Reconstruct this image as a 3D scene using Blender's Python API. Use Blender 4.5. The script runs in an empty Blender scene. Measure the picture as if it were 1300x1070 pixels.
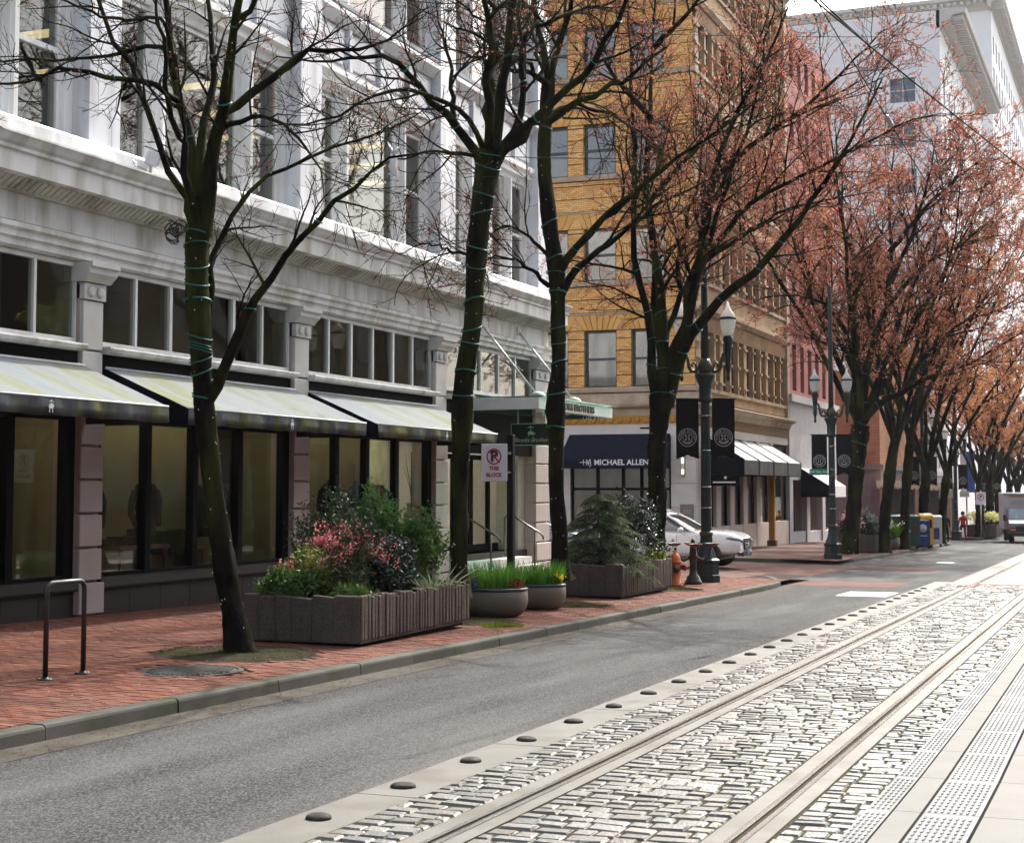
import bpy, bmesh, math, random
import numpy as np
from mathutils import Vector, Matrix
S = bpy.context.scene
COL = S.collection
R = math.radians

# ------------------------------------------------------------------ camera
FPX, PX, PY, VX, VY, CAMZ = 2000.0, 650.0, 490.0, 1455.0, 620.0, 1.88
PITCH = math.atan((VY - PY) / FPX)
YAW = math.atan((VX - PX) * math.cos(PITCH) / FPX)
cd = bpy.data.cameras.new('camera'); cam = bpy.data.objects.new('camera', cd); COL.objects.link(cam)
cam.location = (0, 0, CAMZ)
cam.rotation_euler = (R(90) + PITCH, 0, YAW)
cd.sensor_width = 36.0; cd.lens = 36.0 * FPX / 1300.0
cd.shift_y = -45.0 / 1300.0
cd.clip_start = 0.1; cd.clip_end = 3000
S.camera = cam

# ------------------------------------------------------------------ light
SUN_EL, SUN_AZ = R(44), R(7)          # azimuth measured from +Y towards +X
w = bpy.data.worlds.new('World'); S.world = w; w.use_nodes = True
nt = w.node_tree; bg = nt.nodes['Background']
sky = nt.nodes.new('ShaderNodeTexSky'); sky.sky_type = 'NISHITA'; sky.sun_disc = False
sky.sun_elevation = SUN_EL; sky.sun_rotation = SUN_AZ
sky.air_density = 1.0; sky.dust_density = 6.0; sky.ozone_density = 1.0
hs = nt.nodes.new('ShaderNodeHueSaturation'); hs.inputs['Saturation'].default_value = .55
nt.links.new(sky.outputs[0], hs.inputs['Color']); nt.links.new(hs.outputs[0], bg.inputs[0]); bg.inputs[1].default_value = 0.15
sl = bpy.data.lights.new('sun', 'SUN'); sl.energy = 2.7; sl.angle = R(0.55); sl.color = (1, .95, .87)
sun = bpy.data.objects.new('sun', sl); COL.objects.link(sun)
sun.rotation_euler = (R(90) - SUN_EL, 0, math.pi - SUN_AZ)
S.view_settings.view_transform = 'Standard'; S.view_settings.look = 'None'
S.view_settings.exposure = 1.45; S.view_settings.gamma = 1.0; S.view_settings.use_curve_mapping = False
S.render.engine = 'CYCLES'
S.cycles.max_bounces = 6; S.cycles.diffuse_bounces = 3; S.cycles.glossy_bounces = 3
S.cycles.transparent_max_bounces = 16; S.cycles.transmission_bounces = 4
S.cycles.caustics_reflective = False; S.cycles.caustics_refractive = False
S.cycles.sample_clamp_indirect = 6

# ------------------------------------------------------------------ measuring helpers
_F = np.array([-math.sin(YAW)*math.cos(PITCH), math.cos(YAW)*math.cos(PITCH), math.sin(PITCH)])
_R = np.array([math.cos(YAW), math.sin(YAW), 0.0]); _U = np.cross(_R, _F)
def at(x, y, d):
    """survey point: photo position at d metres straight ahead -> world metres"""
    return np.array([0, 0, CAMZ]) + d * (_F + _R * ((x - PX) / FPX) + _U * ((PY - y) / FPX))
SL = -0.0135                      # the street runs gently downhill
CURBX = -8.25
XS = 0.018                        # cross fall of pavements and side street
def zr(x, y):                     # roadway level
    return SL * y + (XS * (CURBX - x) if x < CURBX else 0.0)
def zs(x, y):                     # pavement level
    return zr(x, y) + 0.13
def tx(x, y):                     # the tracks bear slightly left
    return x - 0.011 * max(0.0, y - 10.0)

# ------------------------------------------------------------------ materials
MATS = {}
def _new(name):
    m = bpy.data.materials.new(name); m.use_nodes = True
    n = m.node_tree.nodes; l = m.node_tree.links
    return m, n, l, n['Principled BSDF']
def ramp(n, stops):
    r = n.new('ShaderNodeValToRGB'); e = r.color_ramp.elements
    e[0].position, e[0].color = stops[0][0], (*stops[0][1], 1)
    e[1].position, e[1].color = stops[-1][0], (*stops[-1][1], 1)
    for p, c in stops[1:-1]:
        k = e.new(p); k.color = (*c, 1)
    return r
def mul(c, f): return tuple(min(1.0, v * f) for v in c)
def mat(name, col, rough=0.6, metal=0.0, var=0.12, scale=6.0, stretch=(1, 1, 1), bump=0.0, bscale=60.0,
        dirt=None, dirt_amt=0.5, dirt_scale=1.5, island=None, spec=0.5, coat=0.0, sheen=0.0, speck=None):
    """procedural surface: colour varied by two noises, optional dirt patches, per-island variation, fine relief"""
    if name in MATS: return MATS[name]
    m, n, l, b = _new(name)
    tc = n.new('ShaderNodeTexCoord'); mp = n.new('ShaderNodeMapping'); mp.inputs['Scale'].default_value = stretch
    l.new(tc.outputs['Object'], mp.inputs[0])
    nz = n.new('ShaderNodeTexNoise'); nz.inputs['Scale'].default_value = scale; nz.inputs['Detail'].default_value = 6
    nz.inputs['Roughness'].default_value = .65
    l.new(mp.outputs[0], nz.inputs[0])
    r = ramp(n, [(.3, mul(col, 1 - var)), (.7, mul(col, 1 + var))]); l.new(nz.outputs[0], r.inputs[0])
    out = r.outputs[0]
    def mix(a, bb, fac, mode='MIX'):
        x = n.new('ShaderNodeMix'); x.data_type = 'RGBA'; x.blend_type = mode
        if isinstance(fac, float): x.inputs[0].default_value = fac
        else: l.new(fac, x.inputs[0])
        l.new(a, x.inputs[6])
        if isinstance(bb, tuple): x.inputs[7].default_value = (*bb, 1)
        else: l.new(bb, x.inputs[7])
        return x.outputs[2]
    if island:
        g = n.new('ShaderNodeNewGeometry'); oi = n.new('ShaderNodeObjectInfo')
        ad = n.new('ShaderNodeMath'); ad.operation = 'ADD'; fr = n.new('ShaderNodeMath'); fr.operation = 'FRACT'
        l.new(g.outputs['Random Per Island'], ad.inputs[0]); l.new(oi.outputs['Random'], ad.inputs[1]); l.new(ad.outputs[0], fr.inputs[0])
        ir = ramp(n, [(i / max(1, len(island) - 1), c) for i, c in enumerate(island)]); l.new(fr.outputs[0], ir.inputs[0])
        out = mix(out, ir.outputs[0], .75)
        x = mix(r.outputs[0], (1, 1, 1), 0.0)
    if dirt:
        n2 = n.new('ShaderNodeTexNoise'); n2.inputs['Scale'].default_value = dirt_scale; n2.inputs['Detail'].default_value = 8
        l.new(mp.outputs[0], n2.inputs[0])
        r2 = ramp(n, [(.45, (0, 0, 0)), (.7, (dirt_amt,) * 3)]); l.new(n2.outputs[0], r2.inputs[0])
        out = mix(out, dirt, r2.outputs[0])
    if speck:
        v = n.new('ShaderNodeTexVoronoi'); v.inputs['Scale'].default_value = speck[0]; l.new(tc.outputs['Object'], v.inputs[0])
        rs = ramp(n, [(.35, (0, 0, 0)), (.95, (speck[2],) * 3)]); l.new(v.outputs['Color'], rs.inputs[0])
        out = mix(out, speck[1], rs.outputs[0])
    l.new(out, b.inputs['Base Color'])
    b.inputs['Roughness'].default_value = rough; b.inputs['Metallic'].default_value = metal
    b.inputs['Specular IOR Level'].default_value = min(spec, .08) if rough >= .8 else (min(spec, .12) if rough >= .7 else spec)
    if coat: b.inputs['Coat Weight'].default_value = coat; b.inputs['Coat Roughness'].default_value = .05
    if bump:
        n3 = n.new('ShaderNodeTexNoise'); n3.inputs['Scale'].default_value = bscale; n3.inputs['Detail'].default_value = 5
        l.new(mp.outputs[0], n3.inputs[0])
        bp = n.new('ShaderNodeBump'); bp.inputs['Strength'].default_value = bump; bp.inputs['Distance'].default_value = .02
        l.new(n3.outputs[0], bp.inputs['Height']); l.new(bp.outputs[0], b.inputs['Normal'])
    MATS[name] = m; return m
def leafmat(name, cols, trans=0.4, rough=0.5, spec=0.3):
    if name in MATS: return MATS[name]
    m, n, l, b = _new(name)
    g = n.new('ShaderNodeNewGeometry')
    r = ramp(n, [(i / (len(cols) - 1), c) for i, c in enumerate(cols)]); l.new(g.outputs['Random Per Island'], r.inputs[0])
    l.new(r.outputs[0], b.inputs['Base Color']); b.inputs['Roughness'].default_value = rough; b.inputs['Specular IOR Level'].default_value = spec
    t = n.new('ShaderNodeBsdfTranslucent'); l.new(r.outputs[0], t.inputs[0])
    x = n.new('ShaderNodeMixShader'); x.inputs[0].default_value = trans
    l.new(b.outputs[0], x.inputs[1]); l.new(t.outputs[0], x.inputs[2]); l.new(x.outputs[0], n['Material Output'].inputs[0])
    MATS[name] = m; return m
def glassmat(name, tint=(.75, .8, .78), refl=1.0, base=None):
    if name in MATS: return MATS[name]
    m, n, l, b = _new(name)
    ge = n.new('ShaderNodeNewGeometry'); vm = n.new('ShaderNodeVectorMath'); vm.operation = 'DOT_PRODUCT'; l.new(ge.outputs['Normal'], vm.inputs[0]); l.new(ge.outputs['Incoming'], vm.inputs[1])
    ab = n.new('ShaderNodeMath'); ab.operation = 'ABSOLUTE'; l.new(vm.outputs['Value'], ab.inputs[0])
    om = n.new('ShaderNodeMath'); om.operation = 'SUBTRACT'; om.inputs[0].default_value = 1; l.new(ab.outputs[0], om.inputs[1])
    pw_ = n.new('ShaderNodeMath'); pw_.operation = 'POWER'; pw_.inputs[1].default_value = 5; l.new(om.outputs[0], pw_.inputs[0])
    fr = n.new('ShaderNodeMath'); fr.operation = 'MULTIPLY_ADD'; fr.inputs[1].default_value = .96; fr.inputs[2].default_value = .04; l.new(pw_.outputs[0], fr.inputs[0])
    mu = n.new('ShaderNodeMath'); mu.operation = 'MULTIPLY_ADD'; mu.inputs[1].default_value = 1.6 * refl; mu.inputs[2].default_value = .03; mu.use_clamp = True
    l.new(fr.outputs[0], mu.inputs[0])
    t = n.new('ShaderNodeBsdfTransparent'); t.inputs[0].default_value = (*tint, 1)
    gl = n.new('ShaderNodeBsdfGlossy'); gl.inputs['Roughness'].default_value = .01
    tc = n.new('ShaderNodeTexCoord'); nz = n.new('ShaderNodeTexNoise'); nz.inputs['Scale'].default_value = .9; l.new(tc.outputs['Object'], nz.inputs[0])
    bp = n.new('ShaderNodeBump'); bp.inputs['Strength'].default_value = .022; bp.inputs['Distance'].default_value = .05
    l.new(nz.outputs[0], bp.inputs['Height']); l.new(bp.outputs[0], gl.inputs['Normal'])
    x = n.new('ShaderNodeMixShader'); l.new(mu.outputs[0], x.inputs[0]); l.new(t.outputs[0], x.inputs[1]); l.new(gl.outputs[0], x.inputs[2])
    l.new(x.outputs[0], n['Material Output'].inputs[0])
    MATS[name] = m; return m
def emit(name, col, s):
    if name in MATS: return MATS[name]
    m, n, l, b = _new(name)
    b.inputs['Base Color'].default_value = (*col, 1); b.inputs['Emission Color'].default_value = (*col, 1); b.inputs['Emission Strength'].default_value = s
    MATS[name] = m; return m

# ------------------------------------------------------------------ mesh building
class MB:
    def __init__(s): s.v = []; s.f = []; s.m = []; s.smooth = []
    def add(s, vs, fs, mi=0, smooth=False):
        o = len(s.v); s.v.extend([tuple(map(float, p)) for p in vs])
        for f in fs: s.f.append(tuple(o + i for i in f)); s.m.append(mi); s.smooth.append(smooth)
        return s
    def box(s, x0, x1, y0, y1, z0, z1, mi=0):
        v = [(x0, y0, z0), (x1, y0, z0), (x1, y1, z0), (x0, y1, z0), (x0, y0, z1), (x1, y0, z1), (x1, y1, z1), (x0, y1, z1)]
        return s.add(v, [(0, 3, 2, 1), (4, 5, 6, 7), (0, 1, 5, 4), (1, 2, 6, 5), (2, 3, 7, 6), (3, 0, 4, 7)], mi)
    def cbox(s, x0, x1, y0, y1, z0, z1, c=.01, mi=0):
        """box with chamfered vertical/horizontal edges"""
        b = bmesh.new(); r = bmesh.ops.create_cube(b, size=1)
        for v in b.verts: v.co = Vector(((x0 + x1) / 2 + v.co.x * (x1 - x0), (y0 + y1) / 2 + v.co.y * (y1 - y0), (z0 + z1) / 2 + v.co.z * (z1 - z0)))
        bmesh.ops.bevel(b, geom=list(b.edges), offset=c, segments=1, affect='EDGES')
        b.verts.index_update()
        s.add([v.co for v in b.verts], [[v.index for v in f.verts] for f in b.faces], mi); b.free(); return s
    def quad(s, a, b, c, d, mi=0): return s.add([a, b, c, d], [(0, 1, 2, 3)], mi)
    def prism(s, poly, axis, a, b, mi=0):
        """extrude a 2-D outline along axis ('x','y','z') from a to b; poly in the other two coordinates in order"""
        n = len(poly)
        def mk(p, t):
            return {'x': (t, p[0], p[1]), 'y': (p[0], t, p[1]), 'z': (p[0], p[1], t)}[axis]
        v = [mk(p, a) for p in poly] + [mk(p, b) for p in poly]
        f = [tuple(range(n)), tuple(range(2 * n - 1, n - 1, -1))] + [(i, n + i, n + (i + 1) % n, (i + 1) % n) for i in range(n)]
        return s.add(v, f, mi)
    def tube(s, pts, r, n=8, mi=0, caps=True, smooth=True):
        P = np.array(pts, float); K = len(P); r = np.full(K, r, float) if np.isscalar(r) else np.array(r, float)
        V = ring_tubes(P[None], r[None], n)[0].reshape(-1, 3)
        f = [(k * n + i, k * n + (i + 1) % n, (k + 1) * n + (i + 1) % n, (k + 1) * n + i) for k in range(K - 1) for i in range(n)]
        if caps: f += [tuple(range(n - 1, -1, -1)), tuple((K - 1) * n + i for i in range(n))]
        return s.add(V, f, mi, smooth)
    def lathe(s, prof, n=16, c=(0, 0, 0), mi=0, smooth=True, sx=1, sy=1, phase=0, fl=0, flr=0):
        """profile of (radius, z); fl flutes of depth flr"""
        v = []
        for r, z in prof:
            for i in range(n):
                a = 2 * math.pi * (i + phase) / n
                rr = r * (1 - (flr if fl and i % 2 else 0))
                v.append((c[0] + rr * math.cos(a) * sx, c[1] + rr * math.sin(a) * sy, c[2] + z))
        K = len(prof)
        f = [(k * n + i, k * n + (i + 1) % n, (k + 1) * n + (i + 1) % n, (k + 1) * n + i) for k in range(K - 1) for i in range(n)]
        f += [tuple(range(n - 1, -1, -1)), tuple((K - 1) * n + i for i in range(n))]
        return s.add(v, f, mi, smooth)
    def xf(s, M, start=0):
        for i in range(start, len(s.v)): s.v[i] = tuple(M @ Vector(s.v[i]))
        return s
    def mesh(s, name, mats):
        me = bpy.data.meshes.new(name); me.from_pydata(s.v, [], s.f)
        for m in (mats if isinstance(mats, (list, tuple)) else [mats]): me.materials.append(m)
        me.polygons.foreach_set('material_index', s.m); me.polygons.foreach_set('use_smooth', s.smooth); me.update()
        return me
    def build(s, name, mats, parent=None, **k): return link(name, s.mesh(name, mats), parent, **k)
def ring_tubes(P, Rr, n):
    """P (N,K,3), R (N,K) -> ring vertices (N,K,n,3)"""
    T = np.gradient(P, axis=1); T /= np.linalg.norm(T, axis=2, keepdims=True) + 1e-9
    m = np.abs(T.mean(axis=1)); ref = np.zeros_like(m); ref[np.arange(len(m)), m.argmin(axis=1)] = 1
    A = np.cross(T, ref[:, None, :]); A /= np.linalg.norm(A, axis=2, keepdims=True) + 1e-9
    B = np.cross(T, A); t = np.arange(n) * 2 * math.pi / n
    return P[:, :, None, :] + Rr[:, :, None, None] * (A[:, :, None, :] * np.cos(t)[None, None, :, None] + B[:, :, None, :] * np.sin(t)[None, None, :, None])
def np_mesh(name, V, F, mats, mi=None, smooth=False):
    """fast mesh from arrays; F (M,k) all with k corners"""
    me = bpy.data.meshes.new(name); V = np.asarray(V, np.float32); F = np.asarray(F, np.int32); k = F.shape[1]
    me.vertices.add(len(V)); me.vertices.foreach_set('co', V.ravel())
    me.loops.add(F.size); me.loops.foreach_set('vertex_index', F.ravel())
    me.polygons.add(len(F)); me.polygons.foreach_set('loop_start', np.arange(0, F.size, k, dtype=np.int32))
    me.polygons.foreach_set('loop_total', np.full(len(F), k, np.int32))
    for m in (mats if isinstance(mats, (list, tuple)) else [mats]): me.materials.append(m)
    if mi is not None: me.polygons.foreach_set('material_index', np.asarray(mi, np.int32))
    me.polygons.foreach_set('use_smooth', np.full(len(F), smooth, bool))
    me.update(calc_edges=True); return me
def link(name, data, parent=None, **k):
    o = bpy.data.objects.new(name, data); COL.objects.link(o)
    if parent: o.parent = parent
    return props(o, **k)
def props(o, label=None, cat=None, group=None, kind=None):
    if label: o['label'] = label
    if cat: o['category'] = cat
    if group: o['group'] = group
    if kind: o['kind'] = kind
    return o
def thing(name, label, cat, loc=(0, 0, 0), rz=0.0, group=None):
    o = bpy.data.objects.new(name, None); COL.objects.link(o); o.location = loc; o.rotation_euler = (0, 0, rz)
    o.empty_display_size = .2
    return props(o, label, cat, group)
KIDS = {}
def copy_tree(o, parent=None):
    c = o.copy(); COL.objects.link(c)
    if parent: c.parent = parent
    for ch in list(o.children): copy_tree(ch, c)
    return c
def text_mesh(body, size, depth=.004, shear=0.0, align='CENTER', space=1.0, offset=0.0):
    cu = bpy.data.curves.new('lettering', 'FONT'); cu.body = body; cu.size = size; cu.extrude = depth / 2; cu.shear = shear
    cu.align_x = align; cu.align_y = 'CENTER'; cu.space_character = space; cu.resolution_u = 3; cu.offset = offset
    o = bpy.data.objects.new('lettering', cu); COL.objects.link(o)
    dg = bpy.context.evaluated_depsgraph_get(); me = bpy.data.meshes.new_from_object(o.evaluated_get(dg))
    bpy.data.objects.remove(o); bpy.data.curves.remove(cu); me.name = 'lettering'; return me
def text(body, size, M, material, parent, name='lettering', **k):
    me = text_mesh(body, size, **k); me.transform(M); me.materials.clear(); me.materials.append(material)
    return link(name, me, parent)
def facing(loc, rz, tilt=0.0):
    """matrix placing lettering (x right, y up) on an upright face; rz=0 reads from -Y"""
    return Matrix.Translation(loc) @ Matrix.Rotation(rz, 4, 'Z') @ Matrix.Rotation(R(90) - tilt, 4, 'X')
# ================================================================== SETTING: ground, road, tracks, pavement
rng = np.random.default_rng(7)
asphalt = mat('asphalt', (.020, .020, .022), .8, var=.6, scale=1.3, stretch=(1.1, .16, 1), bump=.9, bscale=110, dirt=(.085, .085, .082), dirt_amt=.9, dirt_scale=.9, speck=(85, (.20, .20, .197), .62), spec=.08)
gutterm = mat('gutter_concrete', (.075, .07, .06), .8, var=.2, scale=3, bump=.3, bscale=90, dirt=(.04, .034, .026), dirt_amt=.8, dirt_scale=2)
concrete = mat('concrete_paving', (.125, .122, .11), .6, var=.14, scale=2.2, bump=.2, bscale=120, dirt=(.075, .068, .055), dirt_amt=.8, dirt_scale=1.6, spec=.2)
curbm = mat('curb_granite', (.07, .067, .06), .75, var=.25, scale=5, bump=.35, bscale=80, dirt=(.04, .05, .018), dirt_amt=.7, dirt_scale=1.6, island=[(.06, .057, .05), (.085, .082, .075), (.07, .067, .06)])
mortar = mat('paver_joint', (.04, .027, .022), .95, var=.3, scale=20)
brickm = mat('clay_paver', (.15, .054, .035), .75, var=.2, scale=9, bump=.25, bscale=120, island=[(.165, .056, .032), (.095, .036, .028), (.19, .076, .048), (.125, .044, .031), (.20, .10, .07)], dirt=(.085, .05, .04), dirt_amt=.75, dirt_scale=.9)
settm = mat('granite_sett', (.165, .162, .153), .38, var=.2, scale=12, bump=.5, bscale=45, dirt=(.085, .075, .05), dirt_amt=.7, dirt_scale=4, island=[(.17, .167, .158), (.11, .11, .11), (.20, .195, .18), (.14, .135, .123), (.07, .073, .077), (.18, .17, .147)], spec=.35)
settj = mat('sett_joint', (.04, .036, .022), .95, var=.35, scale=15, bump=.3, bscale=100)
steel = mat('rail_steel', (.58, .57, .55), .22, metal=.9, var=.15, scale=8, stretch=(1, .05, 1), dirt=(.16, .10, .06), dirt_amt=.5, dirt_scale=5)
dark_iron = mat('cast_iron', (.045, .042, .04), .55, metal=.4, var=.3, scale=20, bump=.2, bscale=60)
white_paint = mat('road_paint', (.78, .78, .75), .6, var=.1, scale=10, dirt=(.3, .3, .29), dirt_amt=.5, dirt_scale=4)

def gridsheet(name, xs, ys, fz, m, kind='structure', thick=None, parent=None):
    xs = np.asarray(xs, float); ys = np.asarray(ys, float); V = []; F = []
    for y in ys:
        for x in xs: V.append((x, y, fz(x, y)))
    nx = len(xs)
    for j in range(len(ys) - 1):
        for i in range(nx - 1): F.append((j * nx + i, j * nx + i + 1, (j + 1) * nx + i + 1, (j + 1) * nx + i))
    return link(name, np_mesh(name, V, F, m), parent, kind=kind)
earth = mat('city_ground', (.12, .115, .105), .9, var=.2, scale=.3)
gridsheet('ground', [-400, -60, -16, CURBX, 400], [-60, -20, 40, 400, 425], lambda x, y: zr(max(x, -60), min(y, 400)) - .06, earth)
road = gridsheet('road', [-60, -30, -16, CURBX, -4.66, 0, 30], [-30, 0, 20, 42, 54, 90, 104, 160, 260, 400], lambda x, y: zr(x, y), asphalt)
# lane edge: concrete strip, domes, setts, rails --------------------------------------------------------------
bed = thing('track_bed', None, None); bed['kind'] = 'structure'
YS = list(np.arange(-6, 100, 4.0))
def strip(x0, x1, dz, m, name, parent=bed, y0=-6, y1=140, step=4.0, cut=None):
    V = []; F = []; ys = np.arange(y0, y1 + .1, step)
    for y in ys: V += [(tx(x0, y), y, zr(x0, y) + dz), (tx(x1, y), y, zr(x1, y) + dz)]
    for i in range(len(ys) - 1): F.append((2 * i, 2 * i + 1, 2 * i + 3, 2 * i + 2))
    return link(name, np_mesh(name, V, F, m), parent)
# concrete edge slabs laid 3 m long
for k in range(40):
    y0 = -5 + 2.4 * k; y1 = y0 + 2.385
    if y0 > 41: break
    b = MB(); z0, z1 = zr(-5, y0), zr(-5, y1)
    a0, a1, c0, c1 = tx(-4.87, y0), tx(-4.87, y1), tx(-4.43, y0), tx(-4.43, y1)
    b.add([(a0, y0, z0 + .006), (c0, y0, z0 + .006), (c1, y1, z1 + .006), (a1, y1, z1 + .006), (a0, y0, z0 - .05), (c0, y0, z0 - .05), (c1, y1, z1 - .05), (a1, y1, z1 - .05)],
          [(0, 1, 2, 3), (4, 5, 1, 0), (6, 7, 3, 2), (5, 6, 2, 1), (7, 4, 0, 3)])
    if k % 1 == 0: b.build('concrete_slab', concrete, bed)
strip(-4.43, -1.50, .009, settj, 'joint_sand', y1=41.6, step=4.2)
strip(-4.43, -1.50, .003, concrete, 'far_paving', y0=41.6, y1=140, step=4.2)
# rails set in concrete: two bands each side of a grooved steel rail
for xr in (-3.76, -2.20):
    strip(xr - .17, xr - .055, .016, concrete, 'rail_haunch', y1=41.6, step=4.2); strip(xr + .055, xr + .17, .016, concrete, 'rail_haunch', y1=41.6, step=4.2)
    b = MB(); ys = np.arange(-6, 138, 4.0)
    for s0, s1, dz in ((-.055, -.018, .020), (-.018, .018, -.005), (.018, .055, .020)):
        V = []; F = []
        for y in ys: V += [(tx(xr + s0, y), y, zr(-3, y) + dz), (tx(xr + s1, y), y, zr(-3, y) + dz)]
        for i in range(len(ys) - 1): F.append((2 * i, 2 * i + 1, 2 * i + 3, 2 * i + 2))
        b.add(V, F, 0 if dz > 0 else 1)
    for xx in (-.018, .018):
        V = []; F = []
        for y in ys: V += [(tx(xr + xx, y), y, zr(-3, y) - .005), (tx(xr + xx, y), y, zr(-3, y) + .020)]
        for i in range(len(ys) - 1): F.append((2 * i, 2 * i + 1, 2 * i + 3, 2 * i + 2))
        b.add(V, F, 1)
    b.build('rail', [steel, dark_iron], bed)
# granite setts
def pillow(x0, x1, y0, y1, zf, h, r):
    """low loaf: skirt + domed top; 10 faces"""
    j = lambda s: r.uniform(-s, s)
    c = .010 + r.random() * .010
    v = [(x0 + j(.006), y0 + j(.006), 0), (x1 + j(.006), y0 + j(.006), 0), (x1 + j(.006), y1 + j(.006), 0), (x0 + j(.006), y1 + j(.006), 0),
         (x0 + c, y0 + c, h * .90), (x1 - c, y0 + c, h * .90), (x1 - c, y1 - c, h * .90), (x0 + c, y1 - c, h * .90)]
    t = r.uniform(-.0035, .0035); u = r.uniform(-.003, .003)
    xm, ym = (x0 + x1) / 2, (y0 + y1) / 2
    v += [(xm, ym, h * 1.0)]
    out = []
    for i, p in enumerate(v):
        z = p[2] + (t * (p[0] - xm) / .1 + u * (p[1] - ym) / .05 if i > 3 else 0)
        out.append((tx(p[0], p[1]), p[1], zf(p[0], p[1]) + z))
    return out
PF = [(0, 1, 5, 4), (1, 2, 6, 5), (2, 3, 7, 6), (3, 0, 4, 7), (4, 5, 8), (5, 6, 8), (6, 7, 8), (7, 4, 8)]
r0 = random.Random(3)
stones = []
for (xa, xb) in ((-4.42, -3.94), (-3.58, -2.38), (-2.02, -1.56)):
    y = 2.0
    while y < 41.4:
        d = .150 + r0.uniform(-.02, .03)
        x = xa + (0 if r0.random() < .5 else -.0) ; first = True
        while x < xb - .05:
            L = r0.uniform(.13, .25) * (r0.uniform(.45, .9) if first and r0.random() < .6 else 1)
            x1 = min(xb, x + L)
            if xb - x1 < .06: x1 = xb
            q = r0.uniform(-.012, .012); stones.append((x, x1 - .006, y + q, y + d - .02 + q + r0.uniform(-.008, .004))); x = x1; first = False
        y += d
def visible_key(s): return s[2]
inview = [s for s in stones if s[2] > 10.2]
near = set(sorted(inview, key=lambda s: s[2])[:300])
rest = MB()
for s in stones:
    v = pillow(*s, lambda x, y: zr(x, y) + .001, .021 + r0.uniform(-.004, .004), r0)
    if s in near:
        b = MB(); b.add(v, PF); b.build('granite_sett', settm, bed)
    else: rest.add(v, PF)
rest.build('granite_setts', settm, bed, kind='stuff')
# lane domes, each a low button on the concrete strip
dome_me = MB().lathe([(.088, 0), (.087, .014), (.07, .026), (.04, .032), (.01, .034)], 16).mesh('lane_dome', mat('dome_metal', (.028, .027, .024), .75, var=.3, scale=12, dirt=(.09, .085, .075), dirt_amt=.6, dirt_scale=14))
k = 0; y = 6.2
while y < 40:
    o = link('lane_dome', dome_me); o.location = (tx(-4.69, y), y, zr(-5, y) + .006); o.rotation_euler = (0, 0, y)
    o.scale = (1, .9, 1)
    props(o, 'low round lane divider dome on the pale concrete strip between asphalt and granite setts', 'lane dome', 'row of lane domes along the tracks')
    y += 1.17
# platform at the right with tactile paving ------------------------------------------------------------------
plat = thing('platform', None, None); plat['kind'] = 'structure'
platm = mat('platform_concrete', (.16, .158, .15), .72, var=.1, scale=3, bump=.12, bscale=100, dirt=(.15, .15, .14), dirt_amt=.6, spec=.25)
tactm = mat('tactile_tile', (.10, .104, .11), .62, var=.12, scale=3, bump=.1, bscale=60, dirt=(.19, .19, .19), dirt_amt=.8, dirt_scale=.9, spec=.25)
PH = .19
def platslab(x0, x1, y0, y1, m, name, top=PH):
    b = MB(); g = .004
    q = [(tx(x0, y0) + g, y0 + g), (tx(x1, y0) - g, y0 + g), (tx(x1, y1) - g, y1 - g), (tx(x0, y1) + g, y1 - g)]
    b.add([(p[0], p[1], zr(0, p[1]) + top) for p in q] + [(p[0], p[1], zr(0, p[1]) - .02) for p in q], [(0, 1, 2, 3), (4, 5, 1, 0), (5, 6, 2, 1), (6, 7, 3, 2), (7, 4, 0, 3)])
    return b.build(name, m, plat)
bars = MB()
y = -4.0
while y < 41:
    y1 = y + 1.2
    platslab(-1.52, -1.375, y, y1, tactm, 'edge_tile'); platslab(-1.37, -1.215, y, y1, platm, 'coping_slab')
    platslab(-1.205, -.895, y, y1, tactm, 'tactile_tile'); platslab(-.885, 3.0, y, y1, platm, 'paving_slab')
    if 5 < y < 30:
        n = int(1.2 / .1)
        for j in range(n):
            yy = y + .05 + j * .1
            for x in list(np.arange(-1.50, -1.39, .03)) + list(np.arange(-1.185, -.91, .0345)):
                X = tx(x, yy); z = zr(0, yy) + PH
                bars.add([(X, yy - .03, z), (X + .017, yy - .03, z), (X + .017, yy + .03, z), (X, yy + .03, z), (X + .004, yy - .025, z + .006), (X + .013, yy - .025, z + .006), (X + .013, yy + .025, z + .006), (X + .004, yy + .025, z + .006)],
                         [(4, 5, 6, 7), (0, 1, 5, 4), (1, 2, 6, 5), (2, 3, 7, 6), (3, 0, 4, 7)])
    y = y1
bars.build('tactile_bars', tactm, plat, kind='stuff')
# pavement of clay pavers, first block -----------------------------------------------------------------------
walk = gridsheet('pavement', [-15.3, -14, -12, -10, CURBX - .16], [-8, 0, 10, 20, 30, 38, 42.6], lambda x, y: zs(x, y) - .012, mortar)
BW, BL = .102, .204
pav = []
j = 0; y = 6.0
tree_pits = [(-9.98, 16.15, 1.0), (-9.9, 22.35, 1.0), (-9.9, 26.9, 1.0), (-9.9, 33.0, 1.0)]
MAN = (-9.44, 14.36, .56)
def blocked(x, y):
    if (x - MAN[0])**2 + (y - MAN[1])**2 < (MAN[2] + .05)**2: return True
    if -13.35 < x < -11.75 and 21.2 < y < 22.7: return True
    return any((x - px)**2 + (y - py)**2 < (pr - .02)**2 for px, py, pr in tree_pits)
while y < 39.6:
    x = CURBX - .17 - (BL / 2 if j % 2 else 0) - .0
    if j % 2: pav.append((x, x + BL / 2 - .006, y, y + BW - .008))
    while x > -14.74:
        xa = max(-14.76, x - BL)
        pav.append((xa + .003, x - .003, y, y + BW - .008)); x -= BL
    y += BW; j += 1
r1 = random.Random(5)
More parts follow.
